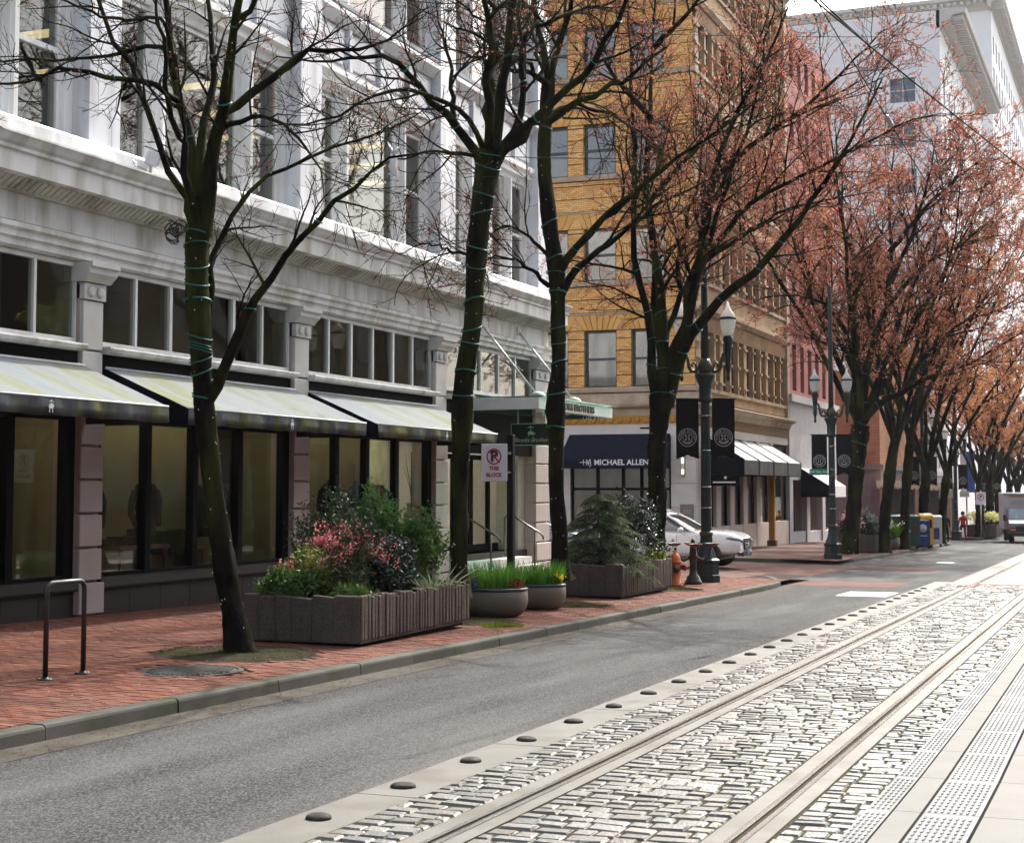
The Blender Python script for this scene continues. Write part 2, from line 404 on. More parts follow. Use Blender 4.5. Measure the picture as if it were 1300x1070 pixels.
PB = [(4, 5, 6, 7), (0, 1, 5, 4), (1, 2, 6, 5), (2, 3, 7, 6), (3, 0, 4, 7)]
def paver(s):
    x0, x1, y0, y1 = s; j = lambda q: r1.uniform(-q, q); v = []
    dz = j(.0025); t = j(.002)
    for z, c in ((-.02, 0), (0, .004)):
        for (x, yv, k) in ((x0 + c, y0 + c, -1), (x1 - c, y0 + c, 1), (x1 - c, y1 - c, 1), (x0 + c, y1 - c, -1)):
            v.append((x + j(.0012), yv + j(.0012), zs(x, yv) + z + dz + t * k))
    return v
def px_of(x, y, z):
    v = np.array([x, y, z - CAMZ]); D = v @ _F; return PX + FPX * (v @ _R) / D, PY - FPX * (v @ _U) / D
pav = [p for p in pav if not blocked((p[0] + p[1]) / 2, (p[2] + p[3]) / 2)]
cand = []
for p in pav:
    u, v = px_of(p[0], p[2], zs(p[0], p[2]))
    if -5 < u < 1300 and v < 1068: cand.append((p[2], p))
cand.sort(key=lambda c: c[0] + .15 * abs(c[1][0] + 9))
near = set(c[1] for c in cand[:300]); rest = MB()
for p in pav:
    if p in near: MB().add(paver(p), PB).build('brick', brickm, walk)
    else: rest.add(paver(p), PB)
rest.build('bricks', brickm, walk, kind='stuff')
# far pavements (second and third block) carry brick relief in the material
def brickfloor(name, c1, c2, mc, bw, bh, rough=.75):
    m, n, l, b = _new(name); tc = n.new('ShaderNodeTexCoord'); br = n.new('ShaderNodeTexBrick')
    l.new(tc.outputs['Object'], br.inputs[0]); br.inputs['Color1'].default_value = (*c1, 1); br.inputs['Color2'].default_value = (*c2, 1); br.inputs['Mortar'].default_value = (*mc, 1)
    br.inputs['Scale'].default_value = 1; br.inputs['Brick Width'].default_value = bw; br.inputs['Row Height'].default_value = bh; br.inputs['Mortar Size'].default_value = .006
    nz = n.new('ShaderNodeTexNoise'); nz.inputs['Scale'].default_value = 1.2; nz.inputs['Detail'].default_value = 6; l.new(tc.outputs['Object'], nz.inputs[0])
    mx = n.new('ShaderNodeMix'); mx.data_type = 'RGBA'; mx.blend_type = 'OVERLAY'; mx.inputs[0].default_value = .55; l.new(br.outputs[0], mx.inputs[6]); l.new(nz.outputs[0], mx.inputs[7])
    l.new(mx.outputs[2], b.inputs['Base Color']); b.inputs['Roughness'].default_value = rough; b.inputs['Specular IOR Level'].default_value = .08; return m
farbrick = brickfloor('far_paver', (.125, .058, .046), (.095, .045, .038), (.06, .042, .036), .2, .1)
walk2 = gridsheet('pavement', [-40, -16, -12, CURBX - 1.5], [54.0, 60, 70, 80, 88.5], lambda x, y: zs(x, y), farbrick)
walk3 = gridsheet('pavement', [-40, -16, -12, CURBX - 1.5], [103, 130, 170, 230, 330], lambda x, y: zs(x, y), farbrick)
sidewalk_cross = gridsheet('pavement', [-60, -40, -22.0], [30, 42.6], lambda x, y: zs(x, y), farbrick)
# kerb stones -------------------------------------------------------------------------------------------------
curb = thing('curb', None, None); curb['kind'] = 'structure'
def kerb_run(pts, wd=.17, L=1.5, seed=1, h=.13):
    """kerb stones laid along a polyline; top level with the pavement, face to the road on the right"""
    r = random.Random(seed); P = [np.array(p, float) for p in pts]
    seg = [0]
    for a, b in zip(P, P[1:]): seg.append(seg[-1] + np.linalg.norm(b - a))
    tot = seg[-1]
    def pos(s):
        for i in range(len(P) - 1):
            if s <= seg[i + 1] or i == len(P) - 2:
                t = (s - seg[i]) / (seg[i + 1] - seg[i]); return P[i] + (P[i + 1] - P[i]) * t
    s = 0
    while s < tot - .1:
        l = min(L * r.uniform(.75, 1.25), tot - s)
        a, b = pos(s + .007), pos(min(tot, s + l) - .007); d = (b - a) / np.linalg.norm(b - a); nrm = np.array([d[1], -d[0]])
        dz = r.uniform(-.006, .006); dn = r.uniform(-.006, .008); m = MB(); prof = [(-wd, -.1), (-wd, h), (-.03, h), (-.008, h - .010), (0, h - .03), (.012, -.1)]
        V = []
        for q in (a, b):
            for o, z in prof:
                p = q + nrm * (o + dn); V.append((p[0], p[1], zr(p[0] + .2, p[1]) + z + dz))
        n = len(prof)
        m.add(V, [tuple(range(n)), tuple(range(2 * n - 1, n - 1, -1))] + [(i, n + i, n + (i + 1) % n, (i + 1) % n) for i in range(n)])
        m.build('curb_stone', curbm, curb); s += l
kerb_run([(CURBX, -6), (CURBX, 36.5), (CURBX - .12, 38.5), (CURBX - .5, 40.2), (CURBX - 1.2, 41.6), (CURBX - 2.3, 42.5), (CURBX - 4, 42.7), (-24, 42.7)], seed=2)
kerb_run([(-24, 53.8), (-12.5, 53.8), (-11.2, 54.1), (-10.2, 55), (-9.75, 56.5), (-9.7, 60), (-9.7, 84), (-9.9, 86), (-10.6, 87.6), (-12, 88.6), (-26, 88.7)], L=2.2, seed=3)
kerb_run([(-26, 103), (-11.5, 103), (-10.2, 104), (-9.6, 106), (-9.6, 170)], L=3, seed=4)
g = strip(CURBX - .01, CURBX + .42, .004, gutterm, 'gutter', parent=None, y0=-6, y1=38, step=4.4); g['kind'] = 'structure'
for v in g.data.vertices: v.co.x -= tx(0, v.co.y)
# corner infill between kerb curve and bricks
gridsheet('pavement', [-13, -11, CURBX - 1.3], [39.6, 41, 42.6], lambda x, y: zs(x, y) - .004, farbrick)
# crossing of brick pavers, stop bar, lane marks
def patch(name, x0, x1, y0, y1, m, dz, skew=0):
    b = MB(); xs = [x0, x1] if x0 >= CURBX or x1 <= CURBX else [x0, CURBX, x1]
    for xa, xb in zip(xs, xs[1:]): b.quad((xa, y0, zr(xa, y0) + dz), (xb, y0, zr(xb, y0) + dz), (xb, y1, zr(xb, y1) + dz), (xa, y1, zr(xa, y1) + dz))
    return b.build(name, m, None, kind='structure')
patch('brick_crossing', -10.6, -5.75, 39.3, 42.3, farbrick, .004)
patch('brick_crossing', -4.2, -1.6, 39.9, 42.0, farbrick, .018)
patch('side_street', -40, CURBX - .6, 43.4, 53.2, brickfloor('street_paver', (.15, .078, .064), (.12, .064, .053), (.10, .07, .06), .25, .12), .004)
patch('brick_crossing', CURBX - .6, -6.2, 50.8, 53.2, farbrick, .008)
patch('stop_line', -6.4, -5.3, 35.0, 36.9, white_paint, .006)
patch('lane_mark', -7.1, -6.5, 58.5, 59.4, white_paint, .005)
# tree pits, soil discs
soil = mat('pit_soil', (.026, .019, .012), .95, var=.4, scale=12, bump=.6, bscale=40, dirt=(.03, .045, .008), dirt_amt=.7, dirt_scale=3)
for (x, y, r) in tree_pits:
    b = MB(); n = 28; V = [(x, y, zs(x, y) + .02)]
    for i in range(n):
        a = 2 * math.pi * i / n; V.append((x + r * math.cos(a), y + r * math.sin(a), zs(x + r * math.cos(a), y) - .008))
    b.add(V, [(0, 1 + i, 1 + (i + 1) % n) for i in range(n)]); b.build('tree_pit', soil, None, kind='structure')
# moss tufts along the kerb
# manhole cover
mh = thing('manhole_cover', 'round dark iron manhole cover with grid pattern in the brick pavement', 'manhole cover', (MAN[0], MAN[1], zs(MAN[0], MAN[1])))
b = MB(); b.lathe([(.56, -.02), (.56, .004), (.51, .006), (.505, -.004), (.5, -.004)], 32, smooth=False); b.build('frame', dark_iron, mh)
b = MB(); b.lathe([(.498, -.02), (.498, .001)], 32, smooth=False)
for i in range(-9, 10):
    for j2 in range(-9, 10):
        x, y = i * .052, j2 * .052
        if x * x + y * y < .46**2: b.box(x - .018, x + .018, y - .018, y + .018, .001, .010)
b.build('lid', dark_iron, mh); mh.rotation_euler = (-SL * 0, 0.0, .4)
# glass pavement light near the shop wall
pl = props(MB().build('pavement_light', mat('light_panel', (.22, .25, .22), .35, var=.2, scale=8)), kind='structure')
bpy.data.objects.remove(pl)
vl = thing('pavement_light', None, None); vl['kind'] = 'structure'
b = MB()
b.add([(-13.35, 21.2, zs(-13.35, 21.2) - .004), (-11.75, 21.2, zs(-11.75, 21.2) - .004), (-11.75, 22.7, zs(-11.75, 22.7) - .004), (-13.35, 22.7, zs(-13.35, 22.7) - .004)], [(0, 1, 2, 3)])
b.build('panel_frame', mat('panel_steel', (.10, .13, .12), .5, metal=.3, var=.2, scale=6), vl)
gl = mat('prism_glass', (.30, .36, .33), .15, var=.25, scale=9)
for i in range(12):
    for j2 in range(11):
        x, y = -13.28 + i * .128, 21.26 + j2 * .13; b = MB()
        z = zs(x + .05, y + .05) - .004
        b.cbox(x, x + .1, y, y + .1, z - .01, z + .008, .004)
        if i == 0 and j2 == 0: pm = b.mesh('glass_prism', gl); ox, oy, oz = x, y, z
        o = link('glass_prism', pm, vl); o.location = (x - ox, y - oy, z - oz)
# ================================================================== WHITE CORNER STORE
XW = -14.8
terra = mat('glazed_terracotta', (.68, .70, .73), .38, var=.07, scale=3, stretch=(1, 1, .25), bump=.06, bscale=30, island=[(.66, .68, .72), (.70, .72, .75), (.60, .62, .67), (.68, .69, .71), (.64, .67, .73)], dirt=(.36, .35, .34), dirt_amt=.75, dirt_scale=2.2)
cream = mat('painted_cornice', (.64, .635, .615), .55, var=.07, scale=2.5, stretch=(1, 1, .25), bump=.08, bscale=40, dirt=(.28, .25, .19), dirt_amt=.85, dirt_scale=2.4)
creamd = mat('weathered_moulding', (.54, .52, .46), .6, var=.12, scale=3, stretch=(1, 1, .3), bump=.1, bscale=40, dirt=(.17, .145, .10), dirt_amt=.8, dirt_scale=1.6)
pinkst = mat('pink_sandstone', (.40, .338, .312), .7, var=.07, scale=3, bump=.1, bscale=70, island=[(.40, .338, .312), (.37, .312, .288), (.43, .362, .335)], dirt=(.30, .23, .20), dirt_amt=.4)
buffst = mat('buff_sandstone', (.52, .47, .42), .7, var=.07, scale=3, bump=.1, bscale=70, island=[(.52, .47, .42), (.48, .44, .40), (.55, .50, .45)], dirt=(.36, .31, .27), dirt_amt=.4)
shaft = mat('grey_stone', (.56, .545, .52), .6, var=.08, scale=3, bump=.1, bscale=60, dirt=(.28, .26, .23), dirt_amt=.5)
winw = mat('white_window_paint', (.76, .76, .74), .5, var=.06, scale=5, stretch=(1, 1, .2), dirt=(.42, .39, .32), dirt_amt=.5, dirt_scale=3)
blackm = mat('black_frame', (.0025, .0025, .003), .6, var=.2, scale=8, spec=.05)
gran = mat('dark_granite', (.03, .024, .023), .5, spec=.15, var=.25, scale=60, island=[(.036, .029, .027), (.03, .025, .024), (.042, .033, .031)], bump=.04)
navy = mat('navy_canvas', (.006, .007, .013), .8, var=.2, scale=12, bump=.15, bscale=200)
glass = glassmat('window_glass', (.80, .82, .78), .75)
glassd = glassmat('store_glass', (.88, .88, .80), 1.0)
olive = mat('display_wall', (.30, .285, .17), .8, var=.1, scale=2)
olived = mat('display_wall_warm', (.38, .22, .10), .75, var=.12, scale=2)
woodf = mat('shop_floor', (.16, .085, .045), .5, var=.25, scale=5, stretch=(6, 1, 1))
dim = mat('dim_interior', (.22, .19, .15), .9, var=.2, scale=1)
maroon = mat('maroon_drape', (.30, .05, .06), .85, var=.25, scale=6, stretch=(1, 8, .3))
tube = emit('fluorescent', (1.0, .80, .42), .32)
BLD = thing('commercial_building', 'white terracotta store building with striped canvas awnings, upper sash windows and a long cornice', 'building', (XW, 29.5, zs(XW, 29.5)))
def W(b, name, m, parent=BLD, **k):
    """link in world coordinates under an Empty"""
    if parent.type == 'EMPTY' and parent.parent is None:
        for i, v in enumerate(b.v): b.v[i] = (v[0] - parent.location.x, v[1] - parent.location.y, v[2] - parent.location.z)
        return b.build(name, m, parent, **k)
    root = parent
    while root.parent: root = root.parent
    for i, v in enumerate(b.v): b.v[i] = (v[0] - root.location.x, v[1] - root.location.y, v[2] - root.location.z)
    return b.build(name, m, parent, **k)
def wm(root, M): return Matrix.Translation(-Vector(root.location)) @ M
# body: back walls, floors, roof
YA, YB = 1.2, 39.5
PIL = [(0.5, 1.1), (6.83, 7.43), (13.2, 13.75), (19.5, 20.05), (25.88, 26.48), (32.24, 32.88), (38.5, 39.5)]
b = MB()
b.box(-30, XW - .35, YB - .3, YB - .02, -.9, 17)                 # party end wall on the side street
b.box(-30, XW - .35, YA, YA + .3, -.6, 17); b.box(-30.3, -30, YA, YB, -.9, 17)
W(b, 'wall', terra)
W(MB().box(-30, XW - .3, YA, YB, 16.8, 17.1), 'roof', dim)
for z, nm in ((3.62, 'ceiling'), (7.05, 'upper_floor'), (11.45, 'upper_floor')):
    W(MB().box(-24, XW - .42, YA + .3, YB - .3, z, z + .12), nm, dim)
W(MB().box(-24, XW - .42, YA + .3, YB - .3, -.1, .30), 'shop_floor', woodf)
W(MB().box(-24.2, -24, YA + .3, YB - .3, -.1, 16), 'inner_wall', dim)
# pilasters: pink rusticated blocks below, grey shaft, capital with rosettes
def pilaster(y0, y1):
    pinkst = buffst if y0 > 30 else MATS['pink_sandstone']
    p = W(MB().box(XW - .5, XW - .07, y0 + .01, y1 - .01, -.8, 5.0), 'pilaster', pinkst)
    z = zs(XW, y0) - .3
    zz = [-.55, -.02] + [.48 + .51 * i for i in range(6)]
    for a, c in zip(zz, zz[1:]):
        W(MB().cbox(XW - .3, XW + (.015 if a > 0 else .05), y0 - (.0 if a > 0 else .03), y1 + (0 if a > 0 else .03), a + .02, c - .018, .012), 'block', pinkst, p)
    for a, c in ((3.07, 3.95), (3.985, 4.72)):
        W(MB().cbox(XW - .3, XW - .01, y0 + .03, y1 - .03, a, c, .01), 'block', shaft, p)
    b = MB(); b.box(XW - .3, XW + .02, y0 + .01, y1 - .01, 4.74, 4.98)
    for yy in (y0 + (y1 - y0) * .3, y0 + (y1 - y0) * .7):
        n0 = len(b.v); b.lathe([(.085, 0), (.08, .03), (.05, .045), (.02, .04)], 10); b.xf(Matrix.Translation((XW + .02, yy, 4.86)) @ Matrix.Rotation(R(90), 4, 'Y'), n0)
    W(b, 'rosette_band', shaft, p)
    b = MB(); pr = [(XW - .3, 5.0), (XW + .05, 5.0), (XW + .1, 5.06), (XW + .17, 5.12), (XW + .17, 5.2), (XW + .22, 5.22), (XW + .22, 5.29), (XW - .3, 5.29)]
    b.prism([(q[0], q[1]) for q in pr], 'y', y0 - .07, y1 + .07); W(b, 'capital', shaft, p)
    return p
for y0, y1 in PIL: pilaster(y0, y1)
# entablature: frieze, dentils, corona
b = MB(); b.prism([(XW - .5, 5.30), (XW - .06, 5.30), (XW + .0, 5.33), (XW + .0, 5.43), (XW + .05, 5.45), (XW + .05, 5.53), (XW + .1, 5.57), (XW + .1, 5.64), (XW - .03, 5.68), (XW - .5, 5.68)], 'y', YA, YB + .04)
W(b, 'architrave', cream)
fz = W(MB().box(XW - .5, XW - .035, YA, YB + .02, 5.68, 6.12), 'frieze', creamd)
y = YA
while y < YB - .1:
    y1 = min(y + 1.06, YB + .01); W(MB().box(XW - .1, XW - .02, y + .003, y1 - .003, 5.684, 6.08), 'frieze_panel', cream, fz); y = y1
b = MB(); b.prism([(XW - .3, 6.08), (XW + .03, 6.08), (XW + .05, 6.12), (XW + .24, 6.25), (XW - .3, 6.25)], 'y', YA, YB + .1); dn = W(b, 'dentil_band', creamd)
b = MB(); y = YA
while y < YB + .05:
    b.add([(XW + .045, y, 6.10), (XW + .25, y, 6.235), (XW + .25, y, 6.255), (XW + .045, y, 6.16), (XW + .045, y + .07, 6.10), (XW + .25, y + .07, 6.235), (XW + .25, y + .07, 6.255), (XW + .045, y + .07, 6.16)],
          [(0, 1, 2, 3), (7, 6, 5, 4), (0, 4, 5, 1), (1, 5, 6, 2), (3, 2, 6, 7)])
    y += .13
W(b, 'dentil', creamd, dn, kind='stuff')
b = MB(); b.prism([(XW - .3, 6.252), (XW + .42, 6.252), (XW + .42, 6.53), (XW + .46, 6.55), (XW + .46, 6.60), (XW + .50, 6.64), (XW + .55, 6.73), (XW + .57, 6.74), (XW + .57, 6.77), (XW + .22, 6.84), (XW - .3, 6.84)], 'y', YA, YB + .35)
W(b, 'cornice', cream)
b = MB(); b.prism([(XW - .3, 6.842), (XW + .20, 6.842), (XW + .20, 7.06), (XW + .17, 7.10), (XW - .3, 7.12)], 'y', YA, YB + .1); W(b, 'sill_course', terra)
# transom and store windows per bay
BAYS = list(zip([p[1] for p in PIL], [p[0] for p in PIL][1:]))
def pane(parent, x, y0, y1, z0, z1, m, name='pane'):
    return W(MB().box(x - .006, x + .006, y0, y1, z0, z1), name, m, parent)
def transom(y0, y1, n=6, z0=4.06, z1=5.29):
    f = MB(); xo, xi = XW - .12, XW - .22
    f.box(xi, xo, y0 + .002, y1 - .002, z1 - .07, z1); f.box(xi, xo, y0 + .002, y1 - .002, z0, z0 + .08)
    st = (y1 - y0) / n
    for i in range(n + 1):
        yy = y0 + st * i; wd = .055 if i % 2 else .075
        f.box(xi - .003, xo + .003, max(y0 + .003, yy - wd / 2), min(y1 - .003, yy + wd / 2), z0 + .004, z1 - .004)
    w_ = W(f, 'transom_window', winw)
    for i in range(n): pane(w_, XW - .17, y0 + st * i + .03, y0 + st * (i + 1) - .03, z0 + .08, z1 - .07, glass)
    s = MB(); s.prism([(XW - .25, 3.94), (XW + .06, 3.94), (XW + .1, 3.97), (XW + .12, 4.02), (XW + .1, 4.05), (XW - .25, 4.06)], 'y', y0 - .0 + .004, y1 - .004); W(s, 'sill', cream, w_)
    W(MB().box(XW - .3, XW - .08, y0 + .003, y1 - .003, 3.60, 3.94), 'awning_box', blackm)
    W(MB().box(XW - 1.5, XW - 1.45, y0 + .1, y1 - .1, 3.75, 6.9), 'transom_screen', mat('transom_screen', (.42, .37, .29), .8, var=.15, scale=.7))
def storefront(y0, y1, muls, zb=.52, bulk=True, dm=olive):
    f = MB(); xo, xi = XW - .12, XW - .24
    f.box(xi, xo, y0 + .002, y1 - .002, 2.9, 3.6); f.box(xi, xo, y0 + .002, y1 - .002, zb, zb + .07)
    edges = [y0] + muls + [y1]
    for i, yy in enumerate(edges):
        wd = .15 if 0 < i < len(edges) - 1 else (.16 if i == 0 else .44)
        a, c = max(y0 + .004, yy - wd / 2), min(y1 - .004, yy + wd / 2)
        f.box(xi - .004, xo + .02, a, c, zb + .01, 2.95)
    w_ = W(f, 'shop_window', blackm)
    for a, c in zip(edges, edges[1:]): pane(w_, XW - .19, a + .06, c - .06, zb + .07, 2.9, glassd)
    if bulk:
        W(MB().prism([(XW - .3, .36), (XW + .02, .36), (XW + .03, .39), (XW + .02, .50), (XW - .08, .53), (XW - .3, .53)], 'y', y0 + .003, y1 - .003), 'sill', gran, w_)
        n = int((y1 - y0) / .75); st = (y1 - y0) / n
        for i in range(n): W(MB().cbox(XW - .3, XW - .06, y0 + st * i + .003, y0 + st * (i + 1) - .003, -.75, .355, .006), 'panel', gran, w_)
    # display back wall and deck
    d = MB(); d.box(XW - 1.75, XW - 1.68, y0 + .1, y1 - .1, .35, 3.55); ww = W(d, 'display_wall', dm)
    W(MB().box(XW - 1.68, XW - .25, y0 + .1, y1 - .1, .31, .46), 'display_deck', woodf)
    W(MB().box(XW - 1.68, XW - .25, y0 + .03, y0 + .09, .46, 3.5), 'display_side', dm)
    k = MB(); yy = y0 + .6
    while yy < y1 - .4:
        k.box(XW - 1.1, XW - .9, yy, yy + .16, 3.545, 3.57); yy += 1.1
    W(k, 'ceiling_lamp', emit('spot_lamp', (1, .90, .72), 14.0))
for (y0, y1) in BAYS[:3]: transom(y0, y1); storefront(y0, y1, [y0 + (y1 - y0) * q for q in (.25, .5, .75)], dm=olived)
transom(*BAYS[3]); storefront(*BAYS[3], [21.4, 22.76, 24.18])
transom(*BAYS[4]); storefront(*BAYS[4], [27.79, 29.11, 30.5])
# entrance bay ------------------------------------------------------------------------------------------------
e0, e1 = BAYS[5]
transom(e0, e1, 5, 4.15, 5.29)
gf = W(MB().box(XW - .26, XW - .1, e0 + .003, e1 - .003, 2.72, 3.595), 'entrance_header', blackm)
W(MB().box(XW - 1.7, XW - .2, e0 + .1, e1 - .1, -.5, .30), 'entrance_floor', gran)
W(MB().box(XW - .2, XW + .25, e0 + .5, e1 - .9, -.6, .16), 'step', shaft)
W(MB().box(XW + .25, XW + .6, e0 + .5, e1 - .9, -.6, -.02), 'step', shaft)
b = MB(); dw = []
for yy in (33.0, 34.1, 35.2, 36.3, 37.4, 38.42): b.box(XW - .95, XW - .85, yy - .05, yy + .05, .3, 2.72)
b.box(XW - .95, XW - .85, 33.0, 38.4, 2.6, 2.72); b.box(XW - .95, XW - .85, 33.0, 38.4, .3, .48)
W(b, 'door_frame', blackm)
door = W(MB().box(XW - .93, XW - .87, 35.28, 36.22, .32, .50).box(XW - .93, XW - .87, 35.28, 35.36, .5, 2.58).box(XW - .93, XW - .87, 36.14, 36.22, .5, 2.58), 'door', blackm)
W(MB().tube([(XW - .84, 35.42, 1.0), (XW - .80, 35.42, 1.02), (XW - .80, 35.42, 1.7), (XW - .84, 35.42, 1.72)], .015, 6), 'handle', mat('brass', (.5, .36, .12), .25, metal=1), door)
for a, c in ((33.05, 34.05), (34.15, 35.15), (35.36, 36.14), (36.35, 37.35), (37.45, 38.38)): W(MB().box(XW - .906, XW - .894, a, c, .48, 2.6), 'door_glass', glassd)
W(MB().box(XW - .9, XW - .3, e0 + .01, e0 + .12, .3, 3.5).box(XW - .9, XW - .3, e1 - .5, e1 - .02, .3, 3.5), 'entrance_side', mat('pale_green_wall', (.42, .45, .38), .7, var=.1, scale=3))
W(MB().box(XW - 4.4, XW - 4.3, e0, e1, .3, 3.5), 'display_wall', mat('back_display', (.33, .36, .28), .8, var=.3, scale=2.5))
for k in range(4): W(MB().box(XW - 3.2, XW - 2.9, e0 + .8 + k * 1.2, e0 + 1.5 + k * 1.2, 3.52, 3.58), 'ceiling_lamp', emit('spot_lamp', (1, .90, .72), 14.0))
# awnings -----------------------------------------------------------------------------------------------------
def awnmat():
    m, n, l, b_ = _new('painted_sheen_stained_canvas'); tc = n.new('ShaderNodeTexCoord'); mp = n.new('ShaderNodeMapping'); mp.inputs['Scale'].default_value = (.35, 1.6, .35); l.new(tc.outputs['Object'], mp.inputs[0])
    mp.inputs['Rotation'].default_value = (0, 0, .35)
    nz = n.new('ShaderNodeTexNoise'); nz.inputs['Scale'].default_value = .8; nz.inputs['Detail'].default_value = 6; nz.inputs['Distortion'].default_value = .8; l.new(mp.outputs[0], nz.inputs[0])
    r = ramp(n, [(.25, (.17, .20, .225)), (.5, (.20, .22, .225)), (.62, (.185, .20, .14)), (.8, (.14, .155, .06))]); l.new(nz.outputs[0], r.inputs[0])  # pale tones hold painted sun and sky sheen on navy canvas; yellow-green is algae
    l.new(r.outputs[0], b_.inputs['Base Color']); b_.inputs['Roughness'].default_value = .8; b_.inputs['Specular IOR Level'].default_value = .05
    n3 = n.new('ShaderNodeTexNoise'); n3.inputs['Scale'].default_value = 2.2; l.new(tc.outputs['Object'], n3.inputs[0]); bp = n.new('ShaderNodeBump'); bp.inputs['Strength'].default_value = .4; bp.inputs['Distance'].default_value = .08; l.new(n3.outputs[0], bp.inputs['Height']); l.new(bp.outputs[0], b_.inputs['Normal'])
    return m
awn_top = awnmat()
awn_val = mat('mossy_valance', (.07, .077, .085), .75, var=.35, scale=3, stretch=(1, 1.5, .5), dirt=(.16, .17, .04), dirt_amt=.9, dirt_scale=2.2, bump=.3, bscale=7)
trim = mat('canvas_piping', (.6, .62, .62), .6)
def awning(y0, y1, proj=1.5, zt=3.72, zf=3.08, zv=2.84, seed=1):
    r = random.Random(seed); nY, nS = 26, 8; V = []; F = []
    for j in range(nY + 1):
        y = y0 + (y1 - y0) * j / nY
        sag = .035 * math.sin(math.pi * ((j / nY * 5) % 1))
        for i in range(nS + 1):
            t = i / nS; V.append((XW - .02 + proj * t, y, zt + (zf - zt) * t - sag * math.sin(math.pi * t) + r.uniform(-.004, .004)))
    for j in range(nY):
        for i in range(nS): F.append((j * (nS + 1) + i, j * (nS + 1) + i + 1, (j + 1) * (nS + 1) + i + 1, (j + 1) * (nS + 1) + i))
    lo = BLD.location; me = np_mesh('awning', np.array(V) - np.array(lo), F, awn_top, smooth=True); a = link('awning', me, BLD)
    b = MB(); n = 60; V = []
    for j in range(n + 1):
        y = y0 + (y1 - y0) * j / n
        wob = .018 * math.sin(y * 7 + seed) + .012 * math.sin(y * 17 + 2 * seed)
        x = XW - .02 + proj
        V += [(x + .006, y, zf - .004), (x + .004 + wob * .6, y, (zf + zv) / 2), (x + wob, y, zv + .01 * math.sin(y * 5 + seed)), (x + wob - .006, y, zv + .004)]
    F = []
    for j in range(n):
        for i in range(3): F.append((4 * j + i, 4 * j + i + 1, 4 * j + 5 + i, 4 * j + 4 + i))
    b.add(V, F, 0, True); W(b, 'valance', awn_val, a)
    for yy in (y0 + .004, y1 - .004):
        W(MB().add([(XW - .02, yy, zt - .01), (XW - .02 + proj, yy, zf - .01), (XW - .02 + proj, yy, zv), (XW - .02, yy, zv)], [(0, 1, 2, 3)]), 'side_panel', navy, a)
    W(MB().tube([(XW - .02, y0, zt + .012), (XW - .02, y1, zt + .012)], .022, 6).tube([(XW - .02 + proj, y0, zf + .005), (XW - .02 + proj, y1, zf + .005)], .012, 6), 'piping', trim, a)
    # small hanging fleece emblem printed on the valance
    e = MB(); yc = y0 + (y1 - y0) * .52; x = XW + proj + .028; zc = (zf + zv) / 2
    e.prism([(yc - .055, zc - .01), (yc - .035, zc - .035), (yc + .03, zc - .035), (yc + .055, zc - .005), (yc + .03, zc + .03), (yc - .03, zc + .03)], 'x', x, x + .003)
    e.prism([(yc - .05, zc + .045), (yc, zc + .085), (yc + .05, zc + .045), (yc, zc + .06)], 'x', x, x + .003)
    e.box(x, x + .003, yc - .04, yc - .028, zc - .09, zc - .035); e.box(x, x + .003, yc + .02, yc + .032, zc - .09, zc - .035); e.box(x, x + .003, yc - .005, yc + .005, zc + .03, zc + .05)
    W(e, 'emblem', mat('pale_print', (.55, .57, .55), .7), a)
for i, (y0, y1) in enumerate([(1.25, 6.75), (7.5, 13.1), (13.9, 19.6), (20.12, 25.95), (26.42, 32.3)]): awning(y0, y1, seed=i + 1)
# upper storeys -------------------------------------------------------------------------------------------------
UP = [(.35, 1.15), (6.75, 7.55), (13.1, 13.9), (19.53, 20.32), (25.98, 26.8), (32.4, 33.25), (38.65, 39.5)]
for k, (y0, y1) in enumerate(UP):
    p = W(MB().box(XW - .75, XW - .12, y0 + .004, y1 - .004, 7.12, 16.8), 'pilaster', terra)
    if k < 2: continue
    z = 7.12; i = 0
    while z < 14.6:
        h = .5; sp = y0 + (y1 - y0) * (.28 if i % 2 else .72)
        for a, c in ((y0, sp), (sp, y1)): W(MB().cbox(XW - .5, XW + .03, a + .002, c - .002, z + .003, z + h - .003, .006), 'block', terra, p)
        z += h; i += 1
def sash(y0, y1, z0, z1, parent, double, x=XW - .42, drape=False):
    b = MB(); t = .075
    b.box(x - .05, x + .05, y0, y0 + t, z0, z1); b.box(x - .05, x + .05, y1 - t, y1, z0, z1); b.box(x - .05, x + .05, y0 + t, y1 - t, z1 - t, z1); b.box(x - .05, x + .05, y0 + t, y1 - t, z0, z0 + t)
    zm = (z0 + z1) / 2
    if double: b.box(x - .06, x + .06, y0 + t, y1 - t, zm - .04, zm + .04)
    w_ = W(b, 'window', winw, parent)
    for a, c in ([(z0 + t, zm - .04), (zm + .04, z1 - t)] if double else [(z0 + t, z1 - t)]): W(MB().box(x - .006, x + .006, y0 + t, y1 - t, a, c), 'pane', glass, w_)
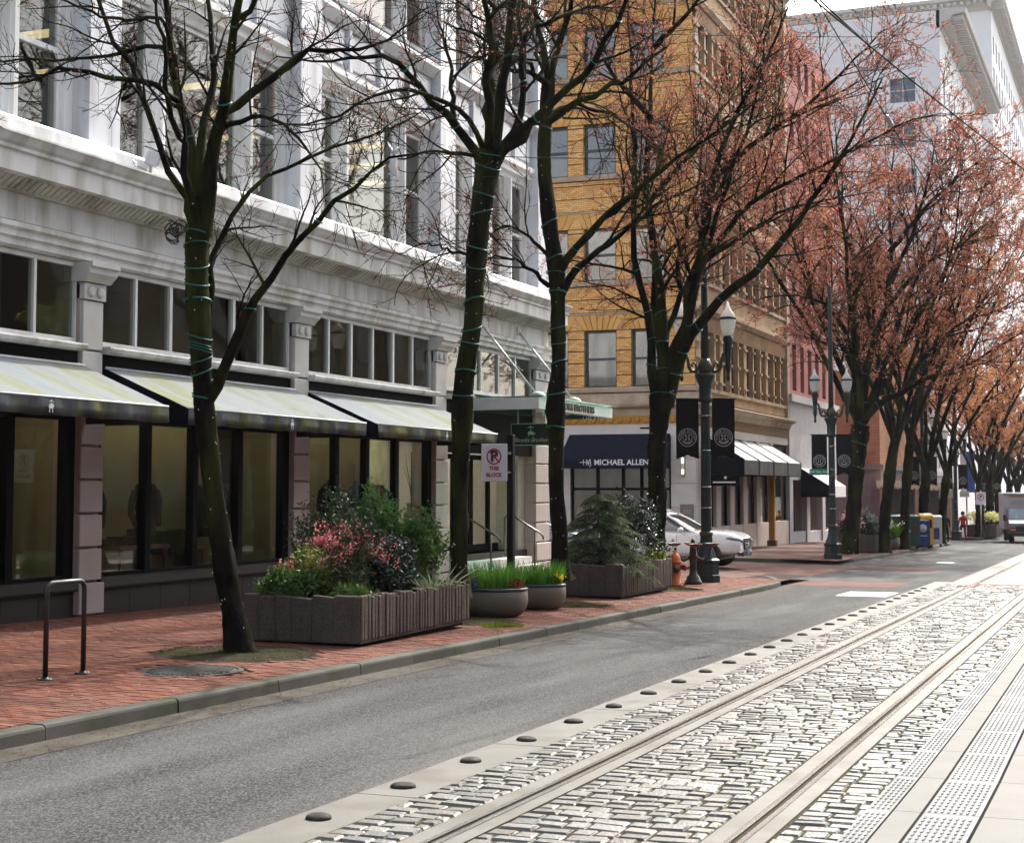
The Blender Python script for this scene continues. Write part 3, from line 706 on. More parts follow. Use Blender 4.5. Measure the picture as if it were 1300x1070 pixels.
def upbay(y0, y1, z0, z1, mar=False):
    # moulded mullions between the three lights
    wd = y1 - y0; s = 1.08; mw = .34
    ys = [(y0 + .2, y0 + .2 + s), (y0 + .2 + s + mw, y1 - .2 - s - mw), (y1 - .2 - s, y1 - .2)]
    b = MB()
    for a, c in ((ys[0][1], ys[1][0]), (ys[1][1], ys[2][0]), (y0, ys[0][0]), (ys[2][1], y1)):
        b = MB(); b.box(XW - .55, XW - .28, a + .002, c - .002, z0, z1); k_ = W(b, 'mullion' if c - a > .25 else 'jamb', winw)
        if c - a > .25: W(MB().prism([(XW - .28, a + .05), (XW - .2, a + .07), (XW - .2, a + .12), (XW - .16, a + .13), (XW - .16, c - .13), (XW - .2, c - .12), (XW - .2, c - .07), (XW - .28, c - .05)], 'z', z0 + .03, z1 - .002), 'moulding', winw, k_)
    for i, (a, c) in enumerate(ys): sash(a, c, z0 + .02, z1 - .02, BLD, i != 1)
    W(MB().prism([(XW - .6, z0 - .1), (XW - .02, z0 - .1), (XW + .0, z0 - .04), (XW - .3, z0 + .02), (XW - .6, z0 + .02)], 'y', y0 + .003, y1 - .003), 'sill', terra)
    # head moulding
    W(MB().prism([(XW - .6, z1), (XW - .3, z1), (XW - .26, z1 + .12), (XW - .16, z1 + .16), (XW - .16, z1 + .28), (XW - .06, z1 + .34), (XW - .06, z1 + .46), (XW - .2, z1 + .5), (XW - .6, z1 + .5)], 'y', y0 + .003, y1 - .003), 'lintel', winw)
    for k in range(3):
        yy = y0 + .6 + k * (wd - 1.2) / 2; W(MB().box(XW - 3.6 - k, XW - 2.2 - k, yy - .14, yy + .14, z1 + .3, z1 + .36), 'ceiling_lamp', tube)
    if mar:
        for a, c in ys: W(MB().box(XW - .8, XW - .75, a - .05, c + .05, z0, z1), 'drape', maroon)
for k, ((_, y0), (y1, _2)) in enumerate(zip(UP[1:], UP[2:])):
    upbay(y0, y1, 7.14, 9.86, mar=(k == 4))
    # spandrel: panels between flat strips, little cornice, next floor
    sp = W(MB().box(XW - .6, XW - .2, y0 + .003, y1 - .003, 10.36, 11.25), 'spandrel', terra)
    n = 4; st = (y1 - y0) / n
    for i in range(n):
        a = y0 + st * i
        W(MB().cbox(XW - .21, XW - .15, a + .16, a + st - .16, 10.46, 11.14, .015), 'panel', terra, sp)
        W(MB().box(XW - .21, XW - .1, a + .004, a + .13, 10.37, 11.24), 'strip', terra, sp)
    W(MB().prism([(XW - .6, 11.25), (XW - .14, 11.25), (XW - .08, 11.33), (XW + .06, 11.42), (XW + .06, 11.5), (XW - .05, 11.58), (XW - .6, 11.6)], 'y', y0 + .003, y1 - .003), 'string_course', terra)
    upbay(y0, y1, 11.72, 14.3, mar=True)
    W(MB().box(XW - .6, XW - .1, y0 + .003, y1 - .003, 14.82, 16.8), 'spandrel', terra)
# entrance canopy: white frame, green glass, tension rods ----------------------------------------------------
cw = mat('canopy_white', (.62, .64, .62), .45, var=.05, scale=4, dirt=(.4, .42, .38), dirt_amt=.3)
cg = glassmat('canopy_glass', (.62, .86, .76), .9)
cy0, cy1, cx = 33.9, 39.3, -12.95
b = MB(); b.box(XW, cx, cy0, cy0 + .1, 3.72, 3.98); b.box(XW, cx, cy1 - .1, cy1, 3.72, 3.98); b.box(cx - .1, cx, cy0 + .1, cy1 - .1, 3.72, 3.98)
can = W(b, 'canopy', cw)
W(MB().box(XW - .05, XW + .1, cy0 + .1, cy1 - .1, 3.72, 3.98), 'wall_plate', cw, can)
for i in range(1, 5): W(MB().box(XW + .1, cx - .1, cy0 + .1 + i * 1.04 - .04, cy0 + .1 + i * 1.04 + .04, 3.76, 3.9), 'beam', cw, can)
for i in range(5):
    a = cy0 + .0 + i * 1.08; W(MB().box(XW + .02, cx + .12, a + .01, a + 1.05, 4.0, 4.018), 'glass_panel', cg, can)
W(MB().box(XW + .1, cx - .1, cy0 + .1, cy1 - .1, 3.70, 3.712), 'soffit', glassmat('soffit_glass', (.55, .8, .7), .6), can)
for yy in (34.75, 37.3):
    W(MB().tube([(XW - .02, yy, 5.9), (cx - .35, yy, 4.06)], .028, 8), 'rod', cw, can)
    bb = MB(); bb.lathe([(.2, 0), (.19, .06), (.13, .12), (.04, .15)], 12, (cx - .35, yy, 4.02)); W(bb, 'rod_cap', mat('canopy_cap', (.38, .42, .34), .5), can)
    bb = MB(); n0 = 0; bb.lathe([(.12, 0), (.11, .04), (.04, .07)], 12); bb.xf(Matrix.Translation((XW - .03, yy, 5.9)) @ Matrix.Rotation(R(90), 4, 'Y')); W(bb, 'rod_boss', cw, can)
text('BROOKS BROTHERS', .235, wm(BLD, Matrix.Translation((cx + .012, 36.4, 3.845)) @ Matrix.Rotation(R(90), 4, 'Z') @ Matrix.Rotation(R(90), 4, 'X') @ Matrix.Diagonal((1.28, 1, 1, 1))), mat('letter_brown', (.035, .022, .018), .5), can, depth=.02, space=1.05, offset=.004)
# stair rails at the entrance
hr = mat('bronze_rail', (.10, .095, .09), .3, metal=.8)
for yy in (33.8, 36.6):
    W(MB().tube([(XW - .1, yy, .2), (XW - .1, yy, 1.15), (XW - .02, yy, 1.22), (XW + .12, yy, 1.2), (XW + .85, yy, .78), (XW + .93, yy, .70), (XW + .93, yy, .62)], .024, 8).tube([(XW + .7, yy, zs(XW, yy)), (XW + .7, yy, .86)], .022, 8), 'stair_rail', hr)
# cornice floodlights
fl = mat('flood_grey', (.45, .46, .48), .4, metal=.3)
for yy, lab in ((20.75, 'grey floodlight on the cornice beside the first upper pilaster'), (33.1, 'grey floodlight on the cornice further along, behind the second tree')):
    t = thing('floodlight', lab, 'floodlight', (XW + .3, yy, 6.86))
    b = MB(); b.cbox(-.12, .12, -.14, .14, .10, .34, .02); b.build('lamp_housing', fl, t).rotation_euler = (0, .35, .3)
    MB().tube([(0, 0, 0), (0, 0, .14)], .025, 6).tube([(0, -.1, .02), (-.05, -.35, .06), (.02, -.5, .1), (.08, -.42, .02)], .012, 6).build('bracket', fl, t)
# objects in the shop windows: display figures, vase, tables -----------------------------------------------------
def figure(name, label, loc, rz, cloth, skirt=False, h=1.0, arms=True, head=False):
    t = thing(name, label, 'mannequin', loc, rz, 'clothed display figures in the shop windows')
    b = MB(); prof = [(.02, .62), (.17, .64), (.175, .8), (.155, 1.0), (.17, 1.2), (.20, 1.36), (.17, 1.47), (.07, 1.53), (.05, 1.6)]
    if skirt: prof = [(.24, .1), (.25, .3), (.2, .7), (.15, 1.0), (.17, 1.2), (.19, 1.34), (.15, 1.45), (.06, 1.5), (.045, 1.58)]
    b.lathe(prof, 16, sx=1.15, sy=.68); b.build('garment', cloth, t)
    if arms:
        for s in (-1, 1): MB().tube([(s * .2, 0, 1.38), (s * .26, .0, 1.2), (s * .27, .02, 1.0), (s * .23, -.06, .8)], [.07, .065, .055, .042], 8).build('sleeve', cloth, t)
    if head: MB().lathe([(.04, 1.55), (.05, 1.6), (.085, 1.68), (.09, 1.76), (.07, 1.84), (.02, 1.88)], 12, sy=1.15).build('head', mat('mannequin_skin', (.5, .47, .42), .5), t)
    MB().lathe([(.2, 0), (.2, .015), (.02, .03), (.018, .64)], 14).build('stand', blackm, t)
    return t
darkc = mat('dark_wool', (.008, .009, .010), .9, var=.3, scale=15); tealc = mat('teal_cloth', (.015, .10, .12), .85, var=.3, scale=8, stretch=(4, 4, .3)); rustc = mat('rust_cloth', (.22, .085, .04), .85, var=.25, scale=8, stretch=(4, 4, .3)); greyc = mat('grey_wool', (.035, .04, .04), .9, var=.3, scale=15)
figure('display_mannequin', 'grey jacket on a display figure beside the first mullion of the second shop window', (XW - .75, 22.25, .46), R(70), greyc, h=1)
figure('display_mannequin', 'black trouser outfit on a display figure at the left end of the second shop window', (XW - .8, 20.75, .46), R(60), darkc)
figure('display_mannequin', 'long rust-coloured dress on a display figure in the third shop window', (XW - .9, 27.35, .46), R(80), rustc, skirt=True, head=False)
figure('display_mannequin', 'black coat on a display figure right of the rust-coloured dress', (XW - .7, 28.55, .46), R(75), darkc)
figure('display_mannequin', 'teal garment on a display figure behind the pink flowering planter', (XW - .8, 29.9, .46), R(75), tealc, skirt=True)
t = thing('display_table', 'dark display table with folded goods in the second shop window', 'table', (XW - .9, 22.0, .46))
MB().box(-.35, .35, -.7, .7, .42, .48).build('top', woodf, t)
for sx in (-.3, .3):
    for sy in (-.62, .62): MB().box(sx - .03, sx + .03, sy - .03, sy + .03, 0, .42).build('leg', woodf, t)
b = MB(); rr = random.Random(4)
for i in range(9): yy = -.6 + i * .14; b.cbox(-.22, .12, yy, yy + .12, .482, .482 + rr.uniform(.06, .28), .01)
b.build('folded_clothes', darkc, t)
for yy, lab, ms in ((24.9, 'clothes rail of dark jackets at the right end of the second shop window', (darkc, greyc, tealc)), (31.4, 'clothes rail of mixed garments at the right end of the third shop window', (tealc, darkc, rustc)), (17.0, 'clothes rail of rust and dark garments in the leftmost shop window', (rustc, darkc, greyc))):
    t = thing('clothes_rail', lab, 'clothes rail', (XW - 1.15, yy, .46)); MB().tube([(0, -.55, 0), (0, -.55, 1.5), (0, .55, 1.5), (0, .55, 0)], .016, 6).build('rail', steel, t)
    for i in range(8):
        y = -.46 + i * .13; MB().lathe([(.14, .55), (.16, .9), (.19, 1.2), (.17, 1.36), (.05, 1.45), (.01, 1.5)], 10, (0, y, 0), sx=1.1, sy=.28).build('garment', ms[i % 3], t)
for yy, lab in ((23.4, 'stack of dark trunks and goods at the centre of the second shop window'), (27.9, 'low display plinths between the rust dress and the black coat')):
    t = thing('display_goods', lab, 'display', (XW - .8, yy, .46)); rr = random.Random(int(yy * 10))
    for i in range(7): x, y, s_ = rr.uniform(-.35, .3), rr.uniform(-.6, .6), rr.uniform(.12, .26); MB().cbox(x - s_, x + s_, y - s_, y + s_, 0 if i < 4 else .3, (.28 if i < 4 else .62) + rr.uniform(0, .12), .02).build('box', (woodf, darkc, gran, olived)[i % 4], t)
t = thing('floor_vase', 'tall pale green floor vase standing inside the entrance glass', 'vase', (XW - 1.5, 34.2, .30))
MB().lathe([(.16, 0), (.2, .05), (.29, .35), (.3, .6), (.25, .8), (.16, .9), (.15, 1.15), (.19, 1.25), (.17, 1.25), (.13, 1.14)], 20).build('body', mat('celadon', (.42, .47, .38), .3, var=.08, scale=5), t)
b = MB(); rr = random.Random(11)
for i in range(9):
    a = rr.uniform(0, 6.28); q = rr.uniform(.1, .35); b.tube([(0, 0, 1.0), (q * .3 * math.cos(a), q * .3 * math.sin(a), 1.6), (q * math.cos(a), q * math.sin(a), 2.25 + rr.uniform(-.2, .2))], [.012, .009, .004], 5)
b.build('branches', mat('dry_branch', (.12, .09, .05), .9), t)
t = thing('wall_notice', 'large poster panel standing inside the leftmost shop window', 'poster', (XW - 1.2, 18.75, 1.4))
MB().box(-.02, .02, -.5, .5, -.9, .9).build('board', mat('poster_board', (.42, .22, .09), .7, var=.2, scale=2), t)
# coloured goods glimpsed upstairs behind the first sash
t = thing('hanging_clothes', 'red and dark clothes hanging behind the first upstairs sash window', 'clothes', (XW - 1.0, 18.5, 7.2))
for i, (c, dy) in enumerate((((.35, .02, .03), -.35), ((.02, .02, .03), -.1), ((.03, .06, .14), .2))):
    MB().lathe([(.16, .3), (.17, .7), (.19, 1.0), (.14, 1.1), (.03, 1.15)], 10, (0, dy, 0), sx=.5).build('garment', mat('garment_%d' % i, c, .85, var=.3, scale=10), t)
MB().tube([(0, -.7, 1.2), (0, .6, 1.2)], .015, 6).tube([(0, -.7, -.05), (0, -.7, 1.2)], .015, 6).tube([(0, .6, -.05), (0, .6, 1.2)], .015, 6).build('rail', steel, t)
# hanging shop sign ----------------------------------------------------------------------------------------------
t = thing('hanging_sign', 'dark green hanging shop sign with pale script lettering under the glass canopy', 'sign', (-13.95, 36.0, 3.2))
pg = mat('sign_green', (.008, .022, .018), .35); pl_ = mat('sign_pale', (.55, .66, .58), .6)
b = MB(); b.cbox(-.52, .52, -.03, .03, -.27, .27, .006); b.build('board', pg, t)
b = MB()
for z in (-.268, .252): b.box(-.525, .525, -.036, -.03, z, z + .016)
for x in (-.525, .509): b.box(x, x + .016, -.036, -.03, -.252, .252)
b.build('border', pl_, t)
MB().tube([(-.35, 0, .27), (-.35, 0, .52)], .012, 6).tube([(.35, 0, .27), (.35, 0, .52)], .012, 6).build('hanger', cw, t)
text('Brooks Brothers', .155, facing((0.02, -.036, -.14), 0), pl_, t, depth=.006, shear=.45, space=.9)
e = MB(); e.prism([(-.085, .03), (-.05, -.005), (.05, -.005), (.085, .03), (.06, .075), (-.06, .075)], 'y', -.04, -.031); e.prism([(-.1, .15), (0, .215), (.1, .15), (0, .175)], 'y', -.04, -.031)
e.box(-.008, .008, -.04, -.031, .075, .19); e.box(-.07, -.055, -.04, -.031, -.05, 0); e.box(.05, .065, -.04, -.031, -.05, 0); e.box(.075, .12, -.04, -.031, .0, .03)
e.build('emblem', pl_, t)
# ================================================================== BRICK CORNER BUILDING (second block)
def brickwall(name, c1, c2, mc, bw=.21, bh=.075, axis='y', dirt=None, rough=.8):
    """running-bond brick; axis = wall normal"""
    m, n, l, b = _new(name); tc = n.new('ShaderNodeTexCoord'); sp = n.new('ShaderNodeSeparateXYZ'); cb = n.new('ShaderNodeCombineXYZ'); l.new(tc.outputs['Object'], sp.inputs[0])
    ad = n.new('ShaderNodeMath'); ad.operation = 'ADD'; l.new(sp.outputs[0], ad.inputs[0]); l.new(sp.outputs[1], ad.inputs[1])
    l.new(ad.outputs[0], cb.inputs[0]); l.new(sp.outputs[2], cb.inputs[1])
    br = n.new('ShaderNodeTexBrick'); l.new(cb.outputs[0], br.inputs[0]); br.inputs['Color1'].default_value = (*c1, 1); br.inputs['Color2'].default_value = (*c2, 1); br.inputs['Mortar'].default_value = (*mc, 1)
    br.inputs['Scale'].default_value = 1; br.inputs['Brick Width'].default_value = bw; br.inputs['Row Height'].default_value = bh; br.inputs['Mortar Size'].default_value = .008; br.inputs['Bias'].default_value = -.1
    nz = n.new('ShaderNodeTexNoise'); nz.inputs['Scale'].default_value = .8; nz.inputs['Detail'].default_value = 7; l.new(tc.outputs['Object'], nz.inputs[0])
    mx = n.new('ShaderNodeMix'); mx.data_type = 'RGBA'; mx.blend_type = 'OVERLAY'; mx.inputs[0].default_value = .5; l.new(br.outputs[0], mx.inputs[6]); l.new(nz.outputs[0], mx.inputs[7])
    l.new(mx.outputs[2], b.inputs['Base Color']); b.inputs['Roughness'].default_value = rough
    b.inputs['Specular IOR Level'].default_value = .1; bp = n.new('ShaderNodeBump'); bp.inputs['Strength'].default_value = .5; bp.inputs['Distance'].default_value = .01; bp.invert = True; l.new(br.outputs['Fac'], bp.inputs['Height']); l.new(bp.outputs[0], b.inputs['Normal'])
    MATS[name] = m; return m
ochre = brickwall('ochre_brick', (.82, .49, .19), (.56, .28, .085), (.34, .19, .09))
ochred = mat('ochre_brick_joint', (.09, .045, .02), .85, var=.3, scale=20)
ochrev = mat('ochre_voussoir', (.62, .34, .12), .8, var=.14, scale=10, island=[(.66, .37, .12), (.57, .30, .09), (.69, .40, .15)])
stone = mat('buff_stone', (.42, .33, .24), .7, var=.12, scale=4, bump=.1, dirt=(.20, .15, .10), dirt_amt=.6)
whitest = mat('pale_limestone', (.56, .52, .49), .6, var=.05, scale=2.5, dirt=(.42, .38, .35), dirt_amt=.3)
tan = mat('tan_stone', (.50, .43, .37), .6, var=.08, scale=3, dirt=(.3, .25, .2), dirt_amt=.4)
greenw = mat('dark_green_window', (.022, .034, .036), .4, var=.2, scale=6)
blind = mat('roller_blind', (.52, .50, .46), .8, var=.08, scale=1.2, stretch=(1, 1, 4))
X2 = -16.0; Y2 = 58.73
G2 = zs(-18, Y2)
B2 = thing('brick_building', 'ochre brick corner building with sash windows and a pale stone shop base', 'building', (X2, Y2, G2))
def W2(b, name, m, parent=B2, **k): return W(b, name, m, parent, **k)
Y2B, TOP2 = 75.7, 26.5
W2(MB().box(-40, X2 - .32, Y2 + .32, Y2B - .02, G2 - .5, TOP2), 'wall', dim)
# front wall facing the side street: piers, recessed courses every five bricks, windows between
WINX = [(-22.95, -21.18), (-20.52, -19.17), (-18.57, -17.18)]
WINX += [(-25.3, -23.7), (-27.7, -26.3), (-30.0, -28.5)]
FLO = [(5.84, 8.10), (10.06, 12.16), (14.3, 16.36), (18.3, 20.3), (22.2, 24.2)]
def courses(x0, x1, z0, z1, step=.46, nm='brick_course', wall=None):
    z = z0
    while z < z1 - .03:
        zz = min(z1, z + step); W2(MB().box(x0, x1, Y2, Y2 + .34, z + .024, zz - .016), nm, ochre, wall or B2); z = zz
backw = W2(MB().box(-40, X2 - .03, Y2 + .05, Y2 + .33, 4.2, 5.6), 'front_wall', ochred)
edges = sorted([e for w_ in WINX for e in w_]); edges = [-40] + edges + [X2 + .0]
prev = 5.62
for (z0, z1) in FLO:
    W2(MB().box(-40, X2 - .02, Y2 + .06, Y2 + .30, prev, z0 - .2), 'front_wall', ochred, None or B2)
    courses(-40, X2, prev, z0 - .22, .52)
    # piers at window height
    for a, c in [(edges[i], edges[i + 1]) for i in range(0, len(edges), 2)]:
        if c - a > .05: courses(a + .003, c - .003, z0 - .0, z1, .48, wall=backw)
    # sill band
    W2(MB().prism([(Y2 - .10, z0 - .20), (Y2 - .12, z0 - .06), (Y2 - .05, z0 - .0), (Y2 + .3, z0 - .0), (Y2 + .3, z0 - .2)], 'x', -40, X2 + .08), 'sill', stone)
    # splayed flat arches
    zt = z1 + .62
    hd = W2(MB().box(-40, X2 - .03, Y2 + .06, Y2 + .3, z1 + .005, zt), 'flat_arch', ochred)
    for a, c in WINX[:3] + WINX[3:4]:
        n = 7; xm = (a + c) / 2
        for i in range(n):
            u0, u1 = i / n, (i + 1) / n; sp = .34
            xa, xb = a - .02 + (c - a + .04) * u0, a - .02 + (c - a + .04) * u1
            ta, tb = xa + (u0 - .5) * 2 * sp, xb + (u1 - .5) * 2 * sp
            b = MB(); g = .014
            b.add([(xa + g, Y2 - .02, z1 + .012), (xb - g, Y2 - .02, z1 + .012), (tb - g, Y2 - .02, zt - .01), (ta + g, Y2 - .02, zt - .01), (xa + g, Y2 + .2, z1 + .012), (xb - g, Y2 + .2, z1 + .012), (tb - g, Y2 + .2, zt - .01), (ta + g, Y2 + .2, zt - .01)],
                  [(0, 1, 2, 3), (0, 4, 5, 1), (1, 5, 6, 2), (2, 6, 7, 3), (3, 7, 4, 0)])
            W2(b, 'voussoir', ochrev, hd)
    allx = sorted(WINX)
    for (a0, c0), (a1, c1) in zip(allx, allx[1:]):
        b = MB(); b.add([(c0 + .04, Y2, z1 + .012), (a1 - .04, Y2, z1 + .012), (max((c0 + a1) / 2 + .01, a1 - .38), Y2, zt - .01), (min((c0 + a1) / 2 - .01, c0 + .38), Y2, zt - .01)], [(0, 1, 2, 3)]); W2(b, 'arch_brick', ochre, hd)
    b = MB(); b.add([(-17.14, Y2, z1 + .012), (X2, Y2, z1 + .012), (X2, Y2, zt - .01), (-16.8, Y2, zt - .01)], [(0, 1, 2, 3)]); W2(b, 'arch_brick', ochre, hd)
    # string course above
    W2(MB().box(-40, X2 + .05, Y2 - .05, Y2 + .3, zt + .0, zt + .07), 'string_course', stone)
    prev = zt + .075
    for a, c in WINX:
        b = MB(); y = Y2 + .2; t = .09
        b.box(a, a + t, y, y + .1, z0, z1); b.box(c - t, c, y, y + .1, z0, z1); b.box(a + t, c - t, y, y + .1, z1 - t, z1); b.box(a + t, c - t, y, y + .1, z0, z0 + t); zm = (z0 + z1) / 2; b.box(a + t, c - t, y - .02, y + .1, zm - .045, zm + .045)
        f = W2(b, 'window', greenw)
        W2(MB().box(a + t, c - t, y + .06, y + .07, zm + .045, z1 - t), 'pane', glassmat('brick_pane', (.85, .86, .83), 1.5), f); W2(MB().box(a + t, c - t, y + .06, y + .07, z0 + t, zm - .045), 'pane', MATS['brick_pane'], f)
        W2(MB().box(a + t, c - t, y + .12, y + .13, z0 + t + (.0 if (a * 7 + z0) % 2 < 1.2 else .7), z1 - t), 'blind', blind, f)
W2(MB().box(-40, X2, Y2 + .02, Y2 + .33, prev, TOP2), 'parapet', ochre)
# shop base front: pale stone, gilded frieze, awning opening
W2(MB().prism([(Y2 - .3, 5.05), (Y2 - .34, 5.12), (Y2 - .1, 5.2), (Y2 - .02, 5.6), (Y2 + .3, 5.6), (Y2 + .3, 4.72), (Y2 - .06, 4.72), (Y2 - .12, 4.95)], 'x', -40, X2 + .34), 'base_cornice', stone)
orn = mat('ochre_terracotta', (.42, .22, .05), .7, var=.25, scale=14)
g = W2(MB().box(-40, X2 + .06, Y2 - .06, Y2 + .3, 4.38, 4.718), 'ornament_band', orn)
for i in range(22):
    x = -16.15 - i * .36
    b = MB(); n0 = 0; b.lathe([(.13, 0), (.11, .05), (.03, .02)], 8); b.xf(Matrix.Translation((x, Y2 - .06, 4.55)) @ Matrix.Rotation(R(90), 4, 'X')); W2(b, 'rosette', orn, g)
W2(MB().box(-40, X2 + .02, Y2 - .03, Y2 + .3, 3.92, 4.376), 'stone_band', whitest)
def ashlar(x0, x1, z0, z1, n, par=B2, y=Y2):
    h = (z1 - z0) / n
    for i in range(n): W2(MB().cbox(x0, x1, y - .02, y + .3, z0 + h * i + .006, z0 + h * (i + 1) - .006, .008), 'stone_block', whitest, par)
ashlar(-22.0, -21.1, G2 - .2, 3.915, 5); ashlar(-16.98, X2 + .01, G2 - .2, 3.915, 5); ashlar(-40, -24.5, G2 - .2, 3.915, 5)
W2(MB().box(-24.5, -16.98, Y2 + 2.0, Y2 + 2.1, G2, 3.9), 'display_wall', dim)
b = MB(); y = Y2 + .1
for x in (-21.08, -20.0, -18.95, -18.2, -17.02): b.box(x - .06, x + .06, y, y + .12, G2, 3.9)
for z in (1.86, .4): b.box(-21.08, -17.0, y + .005, y + .115, z - .05, z + .05)
f = W2(b, 'shop_window', blackm)
for a, c in ((-20.02 + .06 - 1.04, -20.06), (-19.94, -19.01), (-18.89, -18.26), (-18.14, -17.08)):
    for z0, z1 in ((.45, 1.81), (1.91, 3.9)): W2(MB().box(a, c, y + .05, y + .06, z0, z1), 'pane', glassd, f)
W2(MB().box(-18.75, -18.15, Y2 + .5, Y2 + .54, .5, 3.2), 'yellow_panel', mat('yellow_poster', (.55, .48, .02), .6, var=.08, scale=2), f)
# navy awning with lettering
AX0, AX1 = -21.12, -17.0
b = MB(); zt, zf, zb = 4.0, 3.0, 2.66; yf = Y2 - 1.15
b.add([(AX0, Y2 - .03, zt), (AX1, Y2 - .03, zt), (AX1 + .06, yf, zf), (AX0 - .06, yf, zf), (AX1 + .06, yf, zb), (AX0 - .06, yf, zb), (AX0, Y2 - .03, zb), (AX1, Y2 - .03, zb)],
      [(0, 1, 2, 3), (3, 2, 4, 5), (0, 3, 5, 6), (1, 7, 4, 2)])
navy2 = mat('navy_awning', (.010, .013, .024), .85, var=.25, scale=4, bump=.1, bscale=150)
a2 = W2(b, 'awning', navy2)
whitel = mat('white_letter', (.75, .76, .76), .6)
text('MICHAEL ALLEN', .30, wm(B2, facing((-18.62, yf - .012, 2.87), 0)), whitel, a2, offset=.004)
e = MB()
for q in ([(-20.15, 2.78), (-20.15, 2.99)], [(-20.02, 2.78), (-20.02, 2.99)], [(-20.3, 2.885), (-20.0, 2.885)], [(-20.02, 2.99), (-19.88, 2.70)], [(-20.02, 2.78), (-19.88, 3.0)], [(-19.88, 3.0), (-19.84, 2.74)], [(-19.98, 2.85), (-19.84, 2.85)]):
    e.tube([(q[0][0], yf - .012, q[0][1]), (q[1][0], yf - .012, q[1][1])], .012, 5)
W2(e, 'monogram', whitel, a2)
# sconces and address plaque
scg = emit('sconce_glow', (1.0, .86, .5), 2.2); metal = mat('brushed_metal', (.5, .5, .52), .35, metal=.8)
for x in (-21.45, -16.48):
    s_ = W2(MB().cbox(x - .07, x + .07, Y2 - .14, Y2 - .02, 2.35, 3.15, .02), 'sconce', metal)
    W2(MB().box(x - .045, x + .045, Y2 - .155, Y2 - .14, 2.85, 3.05).box(x - .045, x + .045, Y2 - .155, Y2 - .14, 2.45, 2.6), 'sconce_lens', scg, s_)
pq = W2(MB().cbox(-16.62, -16.08, Y2 - .05, Y2 - .02, .62, 1.28, .008), 'plaque', mat('plaque_grey', (.16, .155, .15), .5))
text('777', .2, wm(B2, facing((-16.35, Y2 - .055, .98), 0)), mat('gold', (.6, .36, .1), .35, metal=.7), pq)
W2(MB().tube([(-18.2, Y2 - .06, 4.22), (-17.1, Y2 - .06, 4.22)], .03, 6), 'bracket_rail', blackm)
W2(MB().cbox(-17.15, -16.85, Y2 - .12, Y2 - .0, 6.1, 6.75, .02), 'utility_box', stone)
# street side (faces the tracks): grouped windows between pale piers ------------------------------------------
buffp = brickwall('buff_brick', (.50, .36, .22), (.44, .30, .17), (.3, .22, .15))
bays = [Y2 + .45, Y2 + 4.0, Y2 + 8.1, Y2 + 12.3, Y2B - .5]
W2(MB().box(X2 - .3, X2 - .22, Y2 + .33, Y2B, 4.9, TOP2), 'street_wall', ochred)
for (z0, z1) in FLO:
    W2(MB().box(X2 - .25, X2 - .04, Y2 + .335, Y2B, z0 - .55, z0 - .02), 'spandrel', buffp)
    W2(MB().box(X2 - .25, X2 + .05, Y2 + .335, Y2B, z0 - .14, z0 + .0), 'sill', stone)
    W2(MB().box(X2 - .25, X2 - .0, Y2 + .335, Y2B, z1 + .0, z1 + .62), 'lintel', buffp)
    W2(MB().prism([(X2 - .2, z1 + .63), (X2 + .08, z1 + .63), (X2 + .2, z1 + .8), (X2 + .2, z1 + .88), (X2 - .2, z1 + .95)], 'y', Y2 + .335, Y2B), 'string_course', stone)
    W2(MB().box(X2 - .25, X2 - .03, Y2 + .335, Y2B, z1 + .95, z1 + 1.42), 'brick_band', buffp)
    hd = W2(MB().box(X2 - .2, X2 - .01, Y2 + .34, Y2B - .01, z1 + .02, z1 + .05), 'soldier_course', ochred)
    b = MB(); yy = Y2 + .5
    while yy < Y2B - .5: b.box(X2 - .01, X2 + .02, yy, yy + .12, z1 + .06, z1 + .58); yy += .2
    W2(b, 'soldier_bricks', buffp, hd, kind='stuff')
    for i, (a, c) in enumerate(zip(bays, bays[1:])):
        n = 3; st = (c - a) / n
        for k in range(n):
            ya, yb = a + st * k + .22, a + st * (k + 1) - .0
            b = MB(); b.box(X2 - .24, X2 - .16, ya, yb, z0, z0 + .08); b.box(X2 - .24, X2 - .16, ya, yb, z1 - .08, z1); b.box(X2 - .24, X2 - .16, ya, ya + .08, z0 + .08, z1 - .08); b.box(X2 - .24, X2 - .16, yb - .08, yb, z0 + .08, z1 - .08); b.box(X2 - .25, X2 - .15, ya + .08, yb - .08, (z0 + z1) / 2 - .04, (z0 + z1) / 2 + .04)
            f = W2(b, 'window', mat('brown_window', (.07, .045, .03), .5)); W2(MB().box(X2 - .21, X2 - .2, ya + .08, yb - .08, z0 + .08, z1 - .08), 'pane', glass, f)
            # narrow pier with three stone bosses
            w0 = .5 if k == 0 else .22
            p = W2(MB().box(X2 - .2, X2 + .04, a + st * k - (w0 - .22), a + st * k + .22, z0 + .003, z1 - .003), 'pier', buffp)
            for q in (.12, .5, .88): z = z0 + (z1 - z0) * q; W2(MB().box(X2 + .0, X2 + .11, a + st * k - (w0 - .22) - .03, a + st * k + .25, z - .05, z + .05), 'pier_boss', stone, p)
W2(MB().box(X2 - .3, X2 + .06, Y2 - .0 + .335, Y2 + .45, 5.6, TOP2), 'corner_pier', buffp); W2(MB().box(X2 - .3, X2 + .1, Y2B - .5, Y2B, 4.9, TOP2), 'end_pier', stone)
b = MB(); z = 5.7
while z < TOP2 - .5: b.box(X2 + .03, X2 + .10, Y2 + .0, Y2 + .5, z, z + .3); z += .62
W2(b, 'corner_quoin', stone)
W2(MB().prism([(X2 - .3, TOP2 - .9), (X2 + .1, TOP2 - .9), (X2 + .55, TOP2 - .3), (X2 + .75, TOP2 - .2), (X2 + .75, TOP2), (X2 - .3, TOP2)], 'y', Y2 - .3, Y2B + .1), 'roof_cornice', stone)
